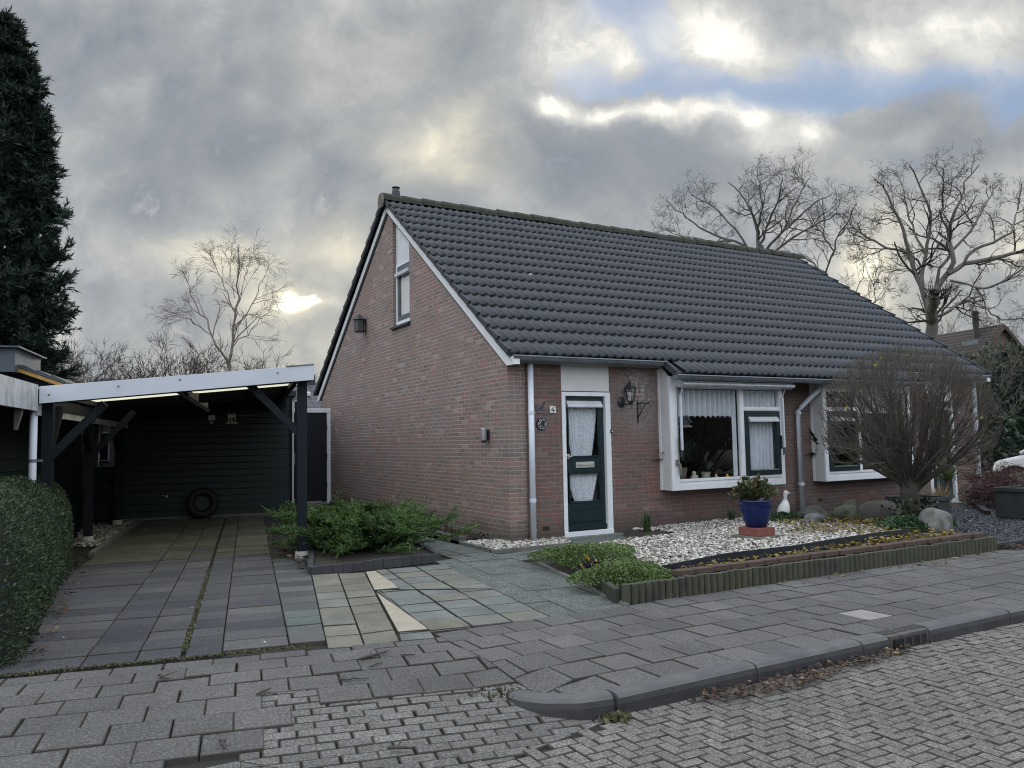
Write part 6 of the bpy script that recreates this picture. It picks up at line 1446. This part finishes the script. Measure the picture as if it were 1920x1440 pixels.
# ---------------------------------------------------------------- white goose
gx_, gy_ = 4.93, -.40; gz = bedz(gx_, gy_)+.02
gs_ = thing('goose_statue', 'white painted goose statue by the wall behind the blue pot', 'statue', (gx_, gy_, gz))
prof_ = [(0.0, .085, -.02, .095), (.05, .102, -.015, .10), (.11, .105, -.005, .098), (.17, .092, .012, .085), (.22, .068, .03, .064), (.26, .040, .042, .040), (.30, .029, .046, .029), (.335, .030, .05, .029), (.355, .040, .060, .036), (.385, .044, .068, .038), (.41, .034, .066, .030), (.425, .006, .06, .006)]
V = []; F = []; ns = 18
for z, rx, ox, ry in prof_:
    for k_ in range(ns): t_ = 2*math.pi*k_/ns; V.append((gx_+ox+rx*math.cos(t_), gy_+ry*math.sin(t_), gz+z))
for i in range(len(prof_)-1):
    for k_ in range(ns): F.append((i*ns+k_, i*ns+(k_+1) % ns, (i+1)*ns+(k_+1) % ns, (i+1)*ns+k_))
arrmesh('body', V, F, plain('goose_white', (.70, .70, .69), .5, (.62, .62, .60), 6), gs_, smooth=True)
mb = MB(); mb.tube([(gx_+.095, gy_, gz+.382), (gx_+.135, gy_, gz+.372), (gx_+.172, gy_, gz+.364)], [.026, .020, .010], 8); mb.build('beak', plain('goose_beak', (.55, .54, .52), .5), gs_, smooth=True)
mb = MB(); mb.lathe((gx_+.045, gy_, gz+.292), [(.037, -.004), (.040, 0), (.037, .004)], 16); mb.build('collar', plain('goose_collar', (.22, .22, .22), .5), gs_)
mb = MB()
for s_ in (-1, 1): mb.lathe((gx_+.078, gy_+.027*s_, gz+.378), [(.0, -.005), (.005, 0), (.0, .005)], 8, cap=False)
mb.each('eye', M['black'], gs_)
# ---------------------------------------------------------------- boulders
def boulder(label, x, y, sx, sy, sz, seed, mat, rough=.18, rot=0):
    bm = bmesh.new(); bmesh.ops.create_icosphere(bm, subdivisions=4, radius=1); r_ = random.Random(seed); ph = [r_.uniform(0, 6) for _ in range(9)]
    z0 = bedz(x, y)
    for v in bm.verts:
        p = v.co; f_ = 1+rough*(math.sin(p.x*2.3+ph[0])*math.sin(p.y*2.7+ph[1])+.6*math.sin(p.z*3.7+ph[2]+p.x*2)+.35*math.sin(p.x*6+ph[3])*math.sin(p.y*5+ph[4]+p.z*4)+.2*math.sin(p.x*11+ph[5])*math.sin(p.z*12+ph[6]))
        q = p*f_; c_, s_ = math.cos(rot), math.sin(rot); X, Y = q.x*sx, q.y*sy; v.co = (X*c_-Y*s_, X*s_+Y*c_, max(-.05, q.z*sz+sz*.25))
    me = bpy.data.meshes.new('boulder'); bm.to_mesh(me); bm.free(); me.polygons.foreach_set('use_smooth', [True]*len(me.polygons))
    tag(link('boulder', me, mat, None, (x, y, z0)), label, 'boulder')
M['granite'] = plain('granite', (.15, .15, .14), .85, (.07, .072, .06), 5, bump=.8, bscale=30, lo=.42, hi=.58, bd=.01)
M['darkrock'] = plain('dark_rock', (.045, .045, .043), .85, (.07, .065, .055), 7, bump=.5, bscale=40)
M['mossrock'] = plain('mossy_rock', (.06, .075, .03), .95, (.10, .105, .085), 9, bump=.9, bscale=25)
boulder('smooth pale grey boulder leaning at the right of the globe shrub', 4.50, -3.28, .235, .20, .215, 1, M['granite'], .10, .4)
boulder('broad smooth brown-grey boulder between rough rock and shrub trunk', 5.55, -1.75, .52, .34, .23, 2, plain('brown_granite', (.075, .07, .06), .85, (.055, .05, .045), 5, bump=.4), .08)
boulder('rough mossy pitted rock standing upright among the boulders', 5.05, -1.52, .17, .18, .24, 3, M['mossrock'], .30)
boulder('low dark rock left of the mossy pitted rock', 4.98, -.95, .27, .22, .16, 4, M['darkrock'], .2)
boulder('small grey pointed rock at the edge of the yellow leaves', 4.25, -1.55, .19, .14, .10, 5, M['granite'], .22)
# ---------------------------------------------------------------- globe shrub
gx0, gy0, gz0 = 5.10, -2.55, .12
gsb = thing('globe_shrub', 'bare twiggy shrub clipped into a globe in front of the right bay', 'shrub', (gx0, gy0, gz0))
M['shrubbark'] = plain('shrub_bark', (.065, .058, .045), .9, (.040, .038, .028), 8, bump=.4)
M['shrubtwig'] = plain('shrub_twig', (.125, .105, .084), .9, (.085, .072, .060), 3)
mb = MB(); mb.tube([(gx0, gy0, .02), (gx0+.01, gy0, .25), (gx0-.01, gy0+.01, .55), (gx0, gy0, .74)], [.155, .115, .12, .14], 14); mb.build('trunk', M['shrubbark'], gsb, smooth=True)
GC = np.array((gx0+.02, gy0+.02, 1.62)); GR = np.array((1.20, 1.15, 1.06))
def ingl(P): return (((P-GC)/GR)**2).sum(-1)
n0 = 38; a = np.arange(n0)*2.399; e = np.linspace(.48, 1.48, n0); D = np.stack([np.cos(a)*np.cos(e), np.sin(a)*np.cos(e), np.sin(e)], 1)
P0 = np.array((gx0, gy0, .62))+np.stack([np.cos(a)*.10, np.sin(a)*.10, nr.uniform(-.05, .16, n0)], 1)
P, Rd = sprout(P0, D, 1.05+.35*np.sin(e), nr.uniform(.018, .034, n0), 8, .09, (0, 0, .07), .45); out = [(P, Rd)]
lv = [(7, .6, .50, .009, .20), (5, .6, .34, .0048, .22), (3, .5, .26, .0030, .25)]
for nn, an, ln, rm, up_ in lv:
    p, d, r, i = children(P, Rd, nn, an, .22); k_ = ingl(p) < 1.0; p, d, r = p[k_], d[k_], r[k_]
    out_dir = unit(p-GC)
    P, Rd = sprout(p, unit(d+out_dir*.25), ln*nr.uniform(.5, 1.2, len(p)), np.minimum(r*.7, rm), 5, .13, (0, 0, up_), .5)
    q = ingl(P); sc_ = np.where(q > 1.02, 1/np.sqrt(np.maximum(q, 1e-6)), 1.0)*1.0   # clipped to the globe
    P = np.where((q > 1.02)[..., None], GC+(P-GC)*(sc_*nr.uniform(.985, 1.03, q.shape))[..., None], P)
    out.append((P, Rd))
ns = 4200; q = rdir(ns); q = q[(q[:, 2] > -.1) & (nr.uniform(size=ns) < .35+.75*q[:, 2])]; S0 = GC+q*GR*nr.uniform(.72, .93, (len(q), 1)); sd2 = unit(q*.8+np.array((0, 0, .75))+nr.normal(0, .22, q.shape))
P, Rd = sprout(S0, sd2, nr.uniform(.16, .36, len(S0)), np.full(len(S0), .0030), 4, .10, (0, 0, .10), .5); qq = ingl(P); sc_ = np.where(qq > 1.03, 1/np.sqrt(np.maximum(qq, 1e-6)), 1.0)
P = np.where((qq > 1.03)[..., None], GC+(P-GC)*(sc_*nr.uniform(.99, 1.03, qq.shape))[..., None], P); out.append((P, Rd))
tubes_mesh('limb', out[:1], M['shrubbark'], gsb, [6]); tubes_mesh('crown', out[1:], M['shrubtwig'], gsb, [4, 3, 3, 3])
yl = GC+rdir(16)*GR*.9; yl = yl[yl[:, 2] > 1.2]; quads('yellow_leaf', diamonds(yl, rdir(len(yl)), .03, .7), leafmat('last_leaf', [(0, (.35, .33, .04)), (1, (.42, .40, .08))], .6, .2, 0), gsb)
Pv = np.stack([gx0+nr.normal(0, .14, 420), gy0+nr.normal(0, .14, 420), nr.uniform(.05, .50, 420)], 1); quads('ivy', diamonds(Pv, rdir(420), .03, .8), leafmat('trunk_ivy', [(0, (.008, .02, .010)), (.9, (.02, .045, .018)), (1, (.25, .22, .03))], .4, .1, .2), gsb)
# ---------------------------------------------------------------- planters
M['planter'] = plain('dark_planter', (.022, .027, .027), .6, (.035, .04, .038), 4, bump=.2)
def planter(label, x0, x1, y0, y1, z0, z1):
    t_ = thing('planter_box', label, 'planter', ((x0+x1)/2, (y0+y1)/2, z0))
    mb = MB(); mb.box(x0+.03, x1-.03, y0+.03, y1-.03, z0, z1-.05); mb.build('box_body', M['planter'], t_, bevel=.008)
    mb = MB()
    for a in ((x0, x1, y0, y0+.05), (x0, x1, y1-.05, y1), (x0, x0+.05, y0+.051, y1-.051), (x1-.05, x1, y0+.051, y1-.051)): mb.box(*a, z1-.055, z1)
    mb.build('rim', M['planter'], t_)
    mb = MB(); mb.tube([((x0+x1)/2+.05*math.cos(q), y0+.024, z0+(z1-z0)*.55+.035*math.sin(q)) for q in [R(20+20*i) for i in range(8)]], .008, 6); mb.build('ring_ornament', plain('ring_grey', (.08, .085, .085), .5), t_)
    mb = MB(); mb.box(x0+.03, x1-.03, y0+.03, y1-.03, z1-.048, z1-.03); mb.build('soil', M['soil'], t_)
planter('dark green square planter close behind the globe shrub', 5.85, 6.48, -2.30, -1.60, .02, .44)
planter('dark green square planter with blond grass at the right edge', 7.72, 8.6, -3.05, -2.2, .04, .52)
tuft('dry_grass', 'tangled brown dry grass standing behind the square planter by the globe shrub', 6.95, -1.80, .10, 320, .62, M['straw'], .75, .005)
yc_ = thing('yucca', 'spiky yellow green yucca standing beside the right front door', 'plant', (7.9, -1.35, .02))
mb = MB(); mb.tube([(7.9, -1.35, .0), (7.91, -1.35, .62)], [.05, .04], 8); mb.build('stem', M['shrubbark'], yc_)
tuft('leaves', None, 7.91, -1.35, .60, 85, .50, leafmat('yucca_leaf', [(0, (.07, .11, .035)), (1, (.20, .23, .10))], .5, .15, .2), .85, .016, parent=yc_)
tuft('blond_grass', 'tuft of blond ornamental grass in the right edge planter', 8.1, -2.6, .49, 170, .42, M['straw'], .5, .006)
# sleepers, jar, stump at the right
sl_ = MB(); sl_.beam((10.4, -.25, .05), (8.1, -1.9, .05), .10, .10); tag(sl_.build('timber_sleeper', plain('sleeper', (.022, .019, .017), .9, (.035, .03, .026), 6, bump=.4), None, (9.3, -1.1, .05)), 'long dark timber sleeper edging the black gravel', 'sleeper')
sl_ = MB(); sl_.beam((10.9, -.55, .08), (9.1, -1.75, .08), .10, .14); tag(sl_.build('timber_sleeper', plain('sleeper_two', (.02, .02, .02), .9, (.035, .033, .03), 6, bump=.4), None, (10, -1.1, .05)), 'shorter dark timber sleeper behind the long one', 'sleeper')
j0 = np.array((10.92, -.30, .19))
mb = MB(); prj = [(.0, 0), (.10, 0), (.16, .10), (.17, .22), (.13, .34), (.10, .38), (.12, .41), (.10, .41), (.08, .38), (.0, .12)]
mb.lathe((0, 0, 0), prj, 22, cap=False); ax = Vector((-.55, -.80, .10)).normalized(); e1 = ax.cross(Vector((0, 0, 1))).normalized(); e2 = e1.cross(ax)
mb.v = [tuple(Vector(tuple(j0))+ax*(c-.3)+e1*a+e2*b) for a, b, c in mb.v]
tag(mb.build('terracotta_jar', plain('old_terracotta', (.10, .065, .045), .85, (.06, .05, .035), 8, bump=.3), None, tuple(j0), smooth=True), 'terracotta jar lying on its side by the far wall corner', 'jar')
st0 = np.array((12.2, .25)); mb = MB(); mb.tube([(st0[0], st0[1], -.02), (st0[0]+.02, st0[1], .3), (st0[0], st0[1]+.01, .56)], [.21, .17, .165], 14); tag(mb.build('tree_stump', plain('mossy_stump', (.035, .042, .022), .95, (.05, .045, .035), 8, bump=.6), None, (st0[0], st0[1], 0)), 'mossy tree stump behind the lying jar', 'stump')
ms = far(1898, 830, 17.3); mpl = thing('japanese_maple', 'low weeping dark red shrub in front of the white car', 'shrub', (ms[0], ms[1], 0))
n0 = 60; a = nr.uniform(0, 6.28, n0); D = unit(np.stack([np.cos(a), np.sin(a), nr.uniform(.5, 2, n0)], 1)); P, Rd = sprout(np.tile((ms[0], ms[1], .05), (n0, 1)), D, nr.uniform(.7, 1.15, n0), np.full(n0, .014), 8, .10, (0, 0, -.16), .4); P[:, :, 2] = np.clip(P[:, :, 2], .02, 2)
p, d, r, i = children(P, Rd, 14, .8, .3); P2, R2 = sprout(p, d, nr.uniform(.15, .4, len(p)), np.full(len(p), .006), 4, .2, (0, 0, -.15), .5); tubes_mesh('branch', [(P, Rd), (P2, R2)], plain('maple_twig', (.05, .022, .022), .9, (.08, .04, .038), 5), mpl, [4, 3])
i = np.repeat(np.arange(len(P2)), 5); c = P2[i, nr.integers(1, 4, len(i))]+nr.normal(0, .03, (len(i), 3)); quads('foliage', diamonds(c, rdir(len(c)), .022, .35, 1), leafmat('maple_leaf', [(0, (.03, .010, .012)), (.6, (.07, .022, .024)), (1, (.12, .05, .045))], .6, .2, .3), mpl)
# low white border fence further back
fx_ = far(1868, 830, 20.6); mb = MB()
for q in range(16): mb.box(fx_[0]+q*.10, fx_[0]+.05+q*.10, fx_[1]-.02-q*.05, fx_[1]-q*.05, .0, .25)
mb.beam((fx_[0]-.05, fx_[1]+.02, .08), (fx_[0]+1.6, fx_[1]-.79, .08), .02, .04); mb.beam((fx_[0]-.05, fx_[1]+.02, .2), (fx_[0]+1.6, fx_[1]-.79, .2), .02, .04)
tag(mb.build('picket_fence', M['white'], None, (fx_[0], fx_[1], 0)), 'low white picket border behind the dark red shrub', 'fence')
# dense evergreen thicket at the right
def thicket(label, px, dist, rx, ry, h, n, mat, tw):
    b = np.array((*far(px, 800, dist)[:2], -.1)); t_ = thing('evergreen_shrub', label, 'shrub', tuple(b))
    q = rdir(n)*nr.uniform(.6, 1.03, n)[:, None]**.5; q[:, 2] = np.abs(q[:, 2]); lum = 1+.13*np.sin(q[:, 0]*9+q[:, 2]*7)*np.sin(q[:, 1]*8+3)
    C = b+q*np.array((rx, ry, h))*lum[:, None]; quads('foliage', diamonds(C, q+np.array((0, 0, -.4)), nr.uniform(.07, .14, n), .55, .7), mat, t_)
    n0 = 60; a = nr.uniform(0, 6.28, n0); D = unit(np.stack([np.cos(a)*rx/h*.8, np.sin(a)*ry/h*.8, np.ones(n0)], 1)); P, Rd = sprout(np.tile(b, (n0, 1))+nr.normal(0, .4, (n0, 3))*np.array((1, 1, 0)), D, np.full(n0, h*1.05), np.full(n0, .03), 8, .1, (0, 0, .02), .4)
    p, d, r, i = children(P, Rd, 10, .5, .3); P2, R2 = sprout(p, d, nr.uniform(.4, 1.2, len(p)), np.full(len(p), .012), 4, .2, (0, 0, .05), .5); tubes_mesh('branch', [(P, Rd), (P2, R2)], tw, t_, [4, 3])
M['thick'] = leafmat('laurel_leaf', [(0, (.010, .022, .013)), (.6, (.022, .042, .022)), (1, (.045, .07, .035))], .5, .12, .4, .5)
twm = plain('pale_twig', (.10, .095, .07), .9, (.06, .055, .045), 2)
thicket('dark evergreen thicket with pale bare stems beside the right house', 1835, 38, 3.2, 3.0, 4.7, 9000, M['thick'], twm)
thicket('taller evergreen thicket at the right edge above the white car', 1925, 40, 3.4, 3.0, 5.2, 9000, M['thick'], twm)
thicket('dark low evergreen right behind the end of the house', 1795, 32, 1.6, 2.0, 3.9, 4500, M['thick'], twm)
# ---------------------------------------------------------------- distant houses
dh = far(1885, 800, 50); H = thing('distant_house', 'distant brick house with brown tiled roof beyond the evergreen thicket', 'house', (dh[0], dh[1], 0))
az = R(-12); ex = np.array((math.cos(az), math.sin(az), 0)); ey = np.array((-math.sin(az), math.cos(az), 0))
W = lambda a, b, z: (dh[0]+ex[0]*a+ey[0]*b, dh[1]+ex[1]*a+ey[1]*b, z)
ap = far(1885, 608, 50)[2]; ev = ap-3.9
mb = MB(W); mb.prism([(-4.2, -.1), (4.2, -.1), (4.2, ev), (0, ap-.1), (-4.2, ev)], 'y', 0, .3); mb.prism([(-4.2, -.1), (4.2, -.1), (4.2, ev), (0, ap-.1), (-4.2, ev)], 'y', 10.7, 11); mb.box(-4.2, -3.9, .3, 10.7, -.1, ev); mb.box(3.9, 4.2, .3, 10.7, -.1, ev); mb.build('wall', plain('distant_brick', (.21, .135, .115), .9, (.17, .115, .10), 2), H)
t = NT('distant_tile'); xyz = t.n('SeparateXYZ'); t.t.links.new(t.coord(), xyz.inputs[0]); wv = t.n('TexWave', wave_type='BANDS', bands_direction='Z'); wv.inputs['Scale'].default_value = 1.6; wv.inputs['Distortion'].default_value = .6; t.t.links.new(t.coord(), wv.inputs[0])
dtile = t.done(t.mix(1.0, t.mix(t.noise(2, 4), (.035, .026, .024), (.055, .040, .035)), t.ramp(wv.outputs[0], [(0, .6), (.4, 1.1)]), 'MULTIPLY'), .8, None, t.bump(wv.outputs[0], .5, .05))
mb = MB(W)
for s_ in (-1, 1): mb.prism([(0, ap), (s_*4.6, ev-.35), (s_*4.6, ev-.5), (0, ap-.15)], 'y', -.3, 11.3)
mb.build('roof', dtile, H)
mb = MB(W)
for s_ in (-1, 1): mb.prism([(0, ap-.02), (s_*4.5, ev-.37), (s_*4.5, ev-.6), (0, ap-.25)], 'y', -.36, -.301)
mb.build('bargeboard', plain('brown_board', (.10, .07, .05), .8), H)
mb = MB(W); mb.tube([(-.6, .9, ap-.8), (-.6, .9, ap+.75)], .16, 10); mb.lathe((-.6, .9, ap+.7), [(.2, 0), (.2, .12), (.1, .2)], 10); mb.build('chimney', plain('distant_flue', (.05, .045, .045), .7), H)
mb = MB(W); mb.box(-1.1, -.2, .4, 1.4, ap-1.3, ap-.75); mb.build('chimney_flashing', M['zinc'], H)
nh = thing('rear_house', 'dark tiled house glimpsed between the carport and the gable', 'house', (3.5, 26, 0))
mb = MB(); mb.box(-4, 12, 24.3, 31.7, -.1, 2.3); mb.build('wall', plain('rear_brick', (.15, .11, .10), .9), nh)
t = NT('rear_tile'); mp = t.n('Mapping'); t.t.links.new(t.coord(), mp.inputs[0]); wv = t.n('TexWave', wave_type='BANDS', bands_direction='Z', wave_profile='SAW'); wv.inputs['Scale'].default_value = 1.55; t.t.links.new(mp.outputs[0], wv.inputs[0]); wx = t.n('TexWave', wave_type='BANDS', bands_direction='X'); wx.inputs['Scale'].default_value = 1.05; t.t.links.new(mp.outputs[0], wx.inputs[0])
hh = t.math('ADD', wv.outputs[1], t.math('MULTIPLY', wx.outputs[1], .5)); rt_ = t.done(t.mix(t.math('MULTIPLY', hh, .66), (.022, .024, .03), (.085, .09, .105)), .5, None, t.bump(hh, .8, .05))
mb = MB(); mb.prism([(24.0, 2.25), (28, 4.35), (32, 2.25), (32, 2.1), (28, 4.2), (24.0, 2.1)], 'x', -4.3, 12.3); mb.build('roof', rt_, nh)
mb = MB(); mb.box(4.6, 5.0, 27.8, 28.2, 4.25, 4.75); mb.build('chimney', plain('rear_flue', (.03, .03, .035), .7), nh)
mb = MB(); mb.lathe((4.35, 26.6, 3.65), [(.0, -.05), (.10, 0), (.10, .12), (.04, .2)], 12, cap=False); mb.build('roof_vent', plain('vent_white', (.6, .6, .6), .5), nh)
# ---------------------------------------------------------------- the white car on the next drive
def make_car(name, label, loc, head, paint):
    """small hatchback lofted from cross-sections; head = heading angle of the nose from +Y, clockwise"""
    t_ = thing(name, label, 'car', loc); ca, sa = math.cos(head), math.sin(head)
    Wm = lambda x, y, z: (loc[0]+x*ca+y*sa, loc[1]-x*sa+y*ca, loc[2]+z)      # y forward
    # stations from nose (0) back: (y, half width, sill z, belt z)
    st = [(0, .50, .34, .60), (-.05, .66, .26, .70), (-.16, .76, .21, .76), (-.40, .80, .19, .82), (-.75, .82, .18, .90), (-1.0, .825, .18, .945), (-2.0, .83, .18, .97), (-3.0, .82, .18, 1.0), (-3.5, .80, .20, 1.02), (-3.72, .72, .26, .98), (-3.80, .60, .36, .86)]
    V = []; F = []; n_ = 12
    for y, w, z0, z1 in st:
        pr_ = [(-w*.92, z0), (-w, z0+.10), (-w*1.01, (z0+z1)/2), (-w*.985, z1-.10), (-w*.93, z1-.03), (-w*.80, z1), (w*.80, z1), (w*.93, z1-.03), (w*.985, z1-.10), (w*1.01, (z0+z1)/2), (w, z0+.10), (w*.92, z0)]
        V += [Wm(x, y, z) for x, z in pr_]
    for i in range(len(st)-1):
        for k_ in range(n_): F.append((i*n_+k_, i*n_+(k_+1) % n_, (i+1)*n_+(k_+1) % n_, (i+1)*n_+k_))
    mb = MB(); mb.add(V, F+[tuple(range(n_)), tuple(reversed(range((len(st)-1)*n_, len(st)*n_)))])
    body = mb.build('body', paint, t_, smooth=True, bevel=0)
    # glasshouse
    gh = [(-.78, .70, .93), (-1.55, .60, 1.40), (-2.1, .60, 1.46), (-2.9, .585, 1.43), (-3.45, .60, 1.15), (-3.60, .66, 1.0)]
    V = []; F = []
    for y, w, z in gh: V += [Wm(-w*1.10, y+.02, .93), Wm(-w, y, z), Wm(w, y, z), Wm(w*1.10, y+.02, .93)]
    mb = MB()
    for i in range(len(gh)-1): F += [(i*4, i*4+1, i*4+5, i*4+4), (i*4+2, i*4+3, i*4+7, i*4+6), (i*4+1, i*4+2, i*4+6, i*4+5)]
    mb.add(V, F); mb.build('cabin', plain('car_glass', (.012, .016, .02), .06), t_, smooth=False)
    mb = MB()
    for s_ in (-1, 1):
        P3 = [Wm(s_*w*1.012, y, z+.012) for y, w, z in gh]
        mb.tube([Wm(s_*.75, -.70, .93)]+P3[1:5]+[Wm(s_*.70, -3.62, .98)], .035, 6)
        mb.tube([Wm(s_*.775, -2.02, .95), Wm(s_*.61, -2.05, 1.45)], .035, 6)
    mb.add([Wm(-.61, -1.52, 1.425), Wm(.61, -1.52, 1.425), Wm(.61, -2.1, 1.485), Wm(-.61, -2.1, 1.485), Wm(-.60, -2.95, 1.455), Wm(.60, -2.95, 1.455)], [(0, 1, 2, 3), (3, 2, 5, 4)])
    mb.build('roof', paint, t_)
    for s_ in (-1, 1):
        for y in (-.62, -3.08):
            mb = MB(); mb.lathe((0, 0, 0), [(.0, -.09), (.27, -.09), (.305, -.06), (.305, .06), (.27, .09), (.0, .09)], 28, cap=False)
            mb.v = [Wm(s_*.76+c_, y+a, .305+b) for a, b, c_ in mb.v]; w_ = mb.build('wheel', plain('car_tyre', (.012, .012, .013), .7), t_)
            mb = MB(); mb.lathe((0, 0, 0), [(.0, .10), (.06, .098), (.19, .094), (.20, .085)], 20, cap=False); mb.v = [Wm(s_*(.76+c_), y+a, .305+b) for a, b, c_ in mb.v]; mb.build('rim', plain('car_rim', (.35, .36, .37), .35, metal=.6), w_)
            mb = MB(); mb.lathe((0, 0, 0), [(.0, 0), (.345, 0), (.345, .012), (.0, .012)], 26, cap=False); mb.v = [Wm(s_*(.828+c_), y+a, .315+b) for a, b, c_ in mb.v]; mb.build('wheel_arch', M['black'], t_)
        mb = MB(); mb.lathe((0, 0, 0), [(.0, -.09), (.055, -.06), (.07, 0), (.055, .06), (.0, .09)], 10, cap=False); mb.v = [Wm(s_*.90+c_*.9, -1.0+a*.6, 1.0+b) for a, b, c_ in mb.v]; mb.build('mirror', M['black'], t_, smooth=True)
        mb = MB(); mb.lathe((0, 0, 0), [(.0, -.03), (.09, -.02), (.10, 0), (.0, .03)], 14, cap=False); mb.v = [Wm(s_*.60+a, -.085+c_, .66+b*.6) for a, b, c_ in mb.v]; mb.build('headlight', plain('headlight', (.5, .52, .54), .1), t_, smooth=True)
        mb = MB(); mb.beam(Wm(s_*.842, -.98, .25), Wm(s_*.838, -1.02, .93), .004, .008); mb.beam(Wm(s_*.842, -2.05, .25), Wm(s_*.838, -2.05, .96), .004, .008); mb.build('door_gap', M['black'], t_)
        mb = MB(); mb.beam(Wm(s_*.85, -1.75, .83), Wm(s_*.85, -1.93, .83), .02, .025); mb.build('door_handle', M['black'], t_)
    mb = MB(); mb.beam(Wm(-.35, -.005, .45), Wm(.35, -.005, .45), .03, .10); mb.build('grille', M['black'], t_)
    return t_
cw = plain('white_car_paint', (.72, .73, .74), .18, (.70, .71, .72), 1, Coat_Weight=.5)
make_car('parked_car', 'small white car parked beyond the right end of the house', (14.05, 1.05, 0), R(-4), cw)
make_car('parked_car', 'small silver car parked across the street and mirrored in the bay', (20.9, -16.2, -.1), R(90), plain('silver_car_paint', (.35, .37, .39), .25, metal=.6))
# trees and shrubs across the street, seen as the dark reflection in the panes
n = 26000; lx = nr.uniform(-30, 45, n); hh = 4.5+2.2*np.sin(lx*.5)+1.3*np.sin(lx*1.3+2); q = rdir(n)
C = np.stack([lx+q[:, 0], -24+q[:, 1]*2.6, np.abs(nr.uniform(0, 1, n))**.8*hh], 1)
tag(quads('treeline', diamonds(C, q, nr.uniform(.15, .32, n), .55, .8), leafmat('far_leaf', [(0, (.03, .045, .03)), (1, (.08, .10, .06))], .7, .1, .3, .4)), 'dark tree belt across the street', 'trees', kind='stuff')
V = []; F = []
for i in range(40):
    x = -31+i*2.0; h_ = 3.6+1.8*math.sin(x*.5)+1.0*math.sin(x*1.3+2)
    V += [(x, -25.0, -.2), (x, -23.4, h_*.45), (x, -24.6, h_*.9), (x, -26.0, h_*.5), (x, -26.2, -.2)]
for i in range(39):
    for k_ in range(4): a = i*5+k_; F.append((a, a+1, a+6, a+5))
tag(arrmesh('treeline_core', V, F, plain('treeline_dark', (.012, .017, .011), .95)), 'dark inside of the tree belt across the street', 'trees', kind='stuff')
# ---------------------------------------------------------------- twigs blown on the pavement
M['stick'] = plain('dead_stick', (.085, .075, .065), .9, (.05, .043, .036), 12)
tws = [((676, 1246), (730, 1230), .011, 'thickest broken twig lying on the grey slabs below the tile patch'), ((752, 1236), (778, 1236), .005, 'short dark twig just right of the thickest one'), ((632, 1281), (690, 1277), .006, 'long thin twig lying level left of the thickest one'), ((692, 1258), (718, 1250), .006, 'forked thin twig right below the thickest one'), ((296, 1276), (316, 1283), .009, 'dark curled twig at the left of the crossing'), ((482, 1309), (508, 1298), .009, 'pale stick above the corner of the clinkers'), ((414, 1380), (424, 1391), .011, 'short stubby stick near the bottom edge'), ((725, 1381), (780, 1380), .010, 'dark rotten stick lying on the clinkers'), ((632, 1278), (662, 1280), .004, 'very thin twig touching the long thin one'), ((880, 1292), (905, 1290), .005, 'tiny twig near the tip of the kerb')]
for (a, b_, r_, lab) in tws:
    A_ = G(*a, -.02); B_ = G(*b_, -.02); ps = []
    for q in range(6):
        f = q/5; p = A_*(1-f)+B_*f; zt2 = hz(p[0], p[1]); ps.append((p[0]+rng.gauss(0, .006), p[1]+rng.gauss(0, .006), zt2+r_+.004+abs(rng.gauss(0, .003))))
    mb = MB(); mb.tube(ps, [r_*.6, r_, r_*.9, r_*.85, r_*.7, r_*.35], 6); m_ = Vector(ps[2]); mb.tube([tuple(m_), tuple(m_+Vector((rng.gauss(.03, .03), rng.gauss(.05, .03), .012)))], [r_*.5, r_*.2], 5)
    tag(mb.build('twig', M['stick'], None, ps[0], smooth=True), lab, 'twig')
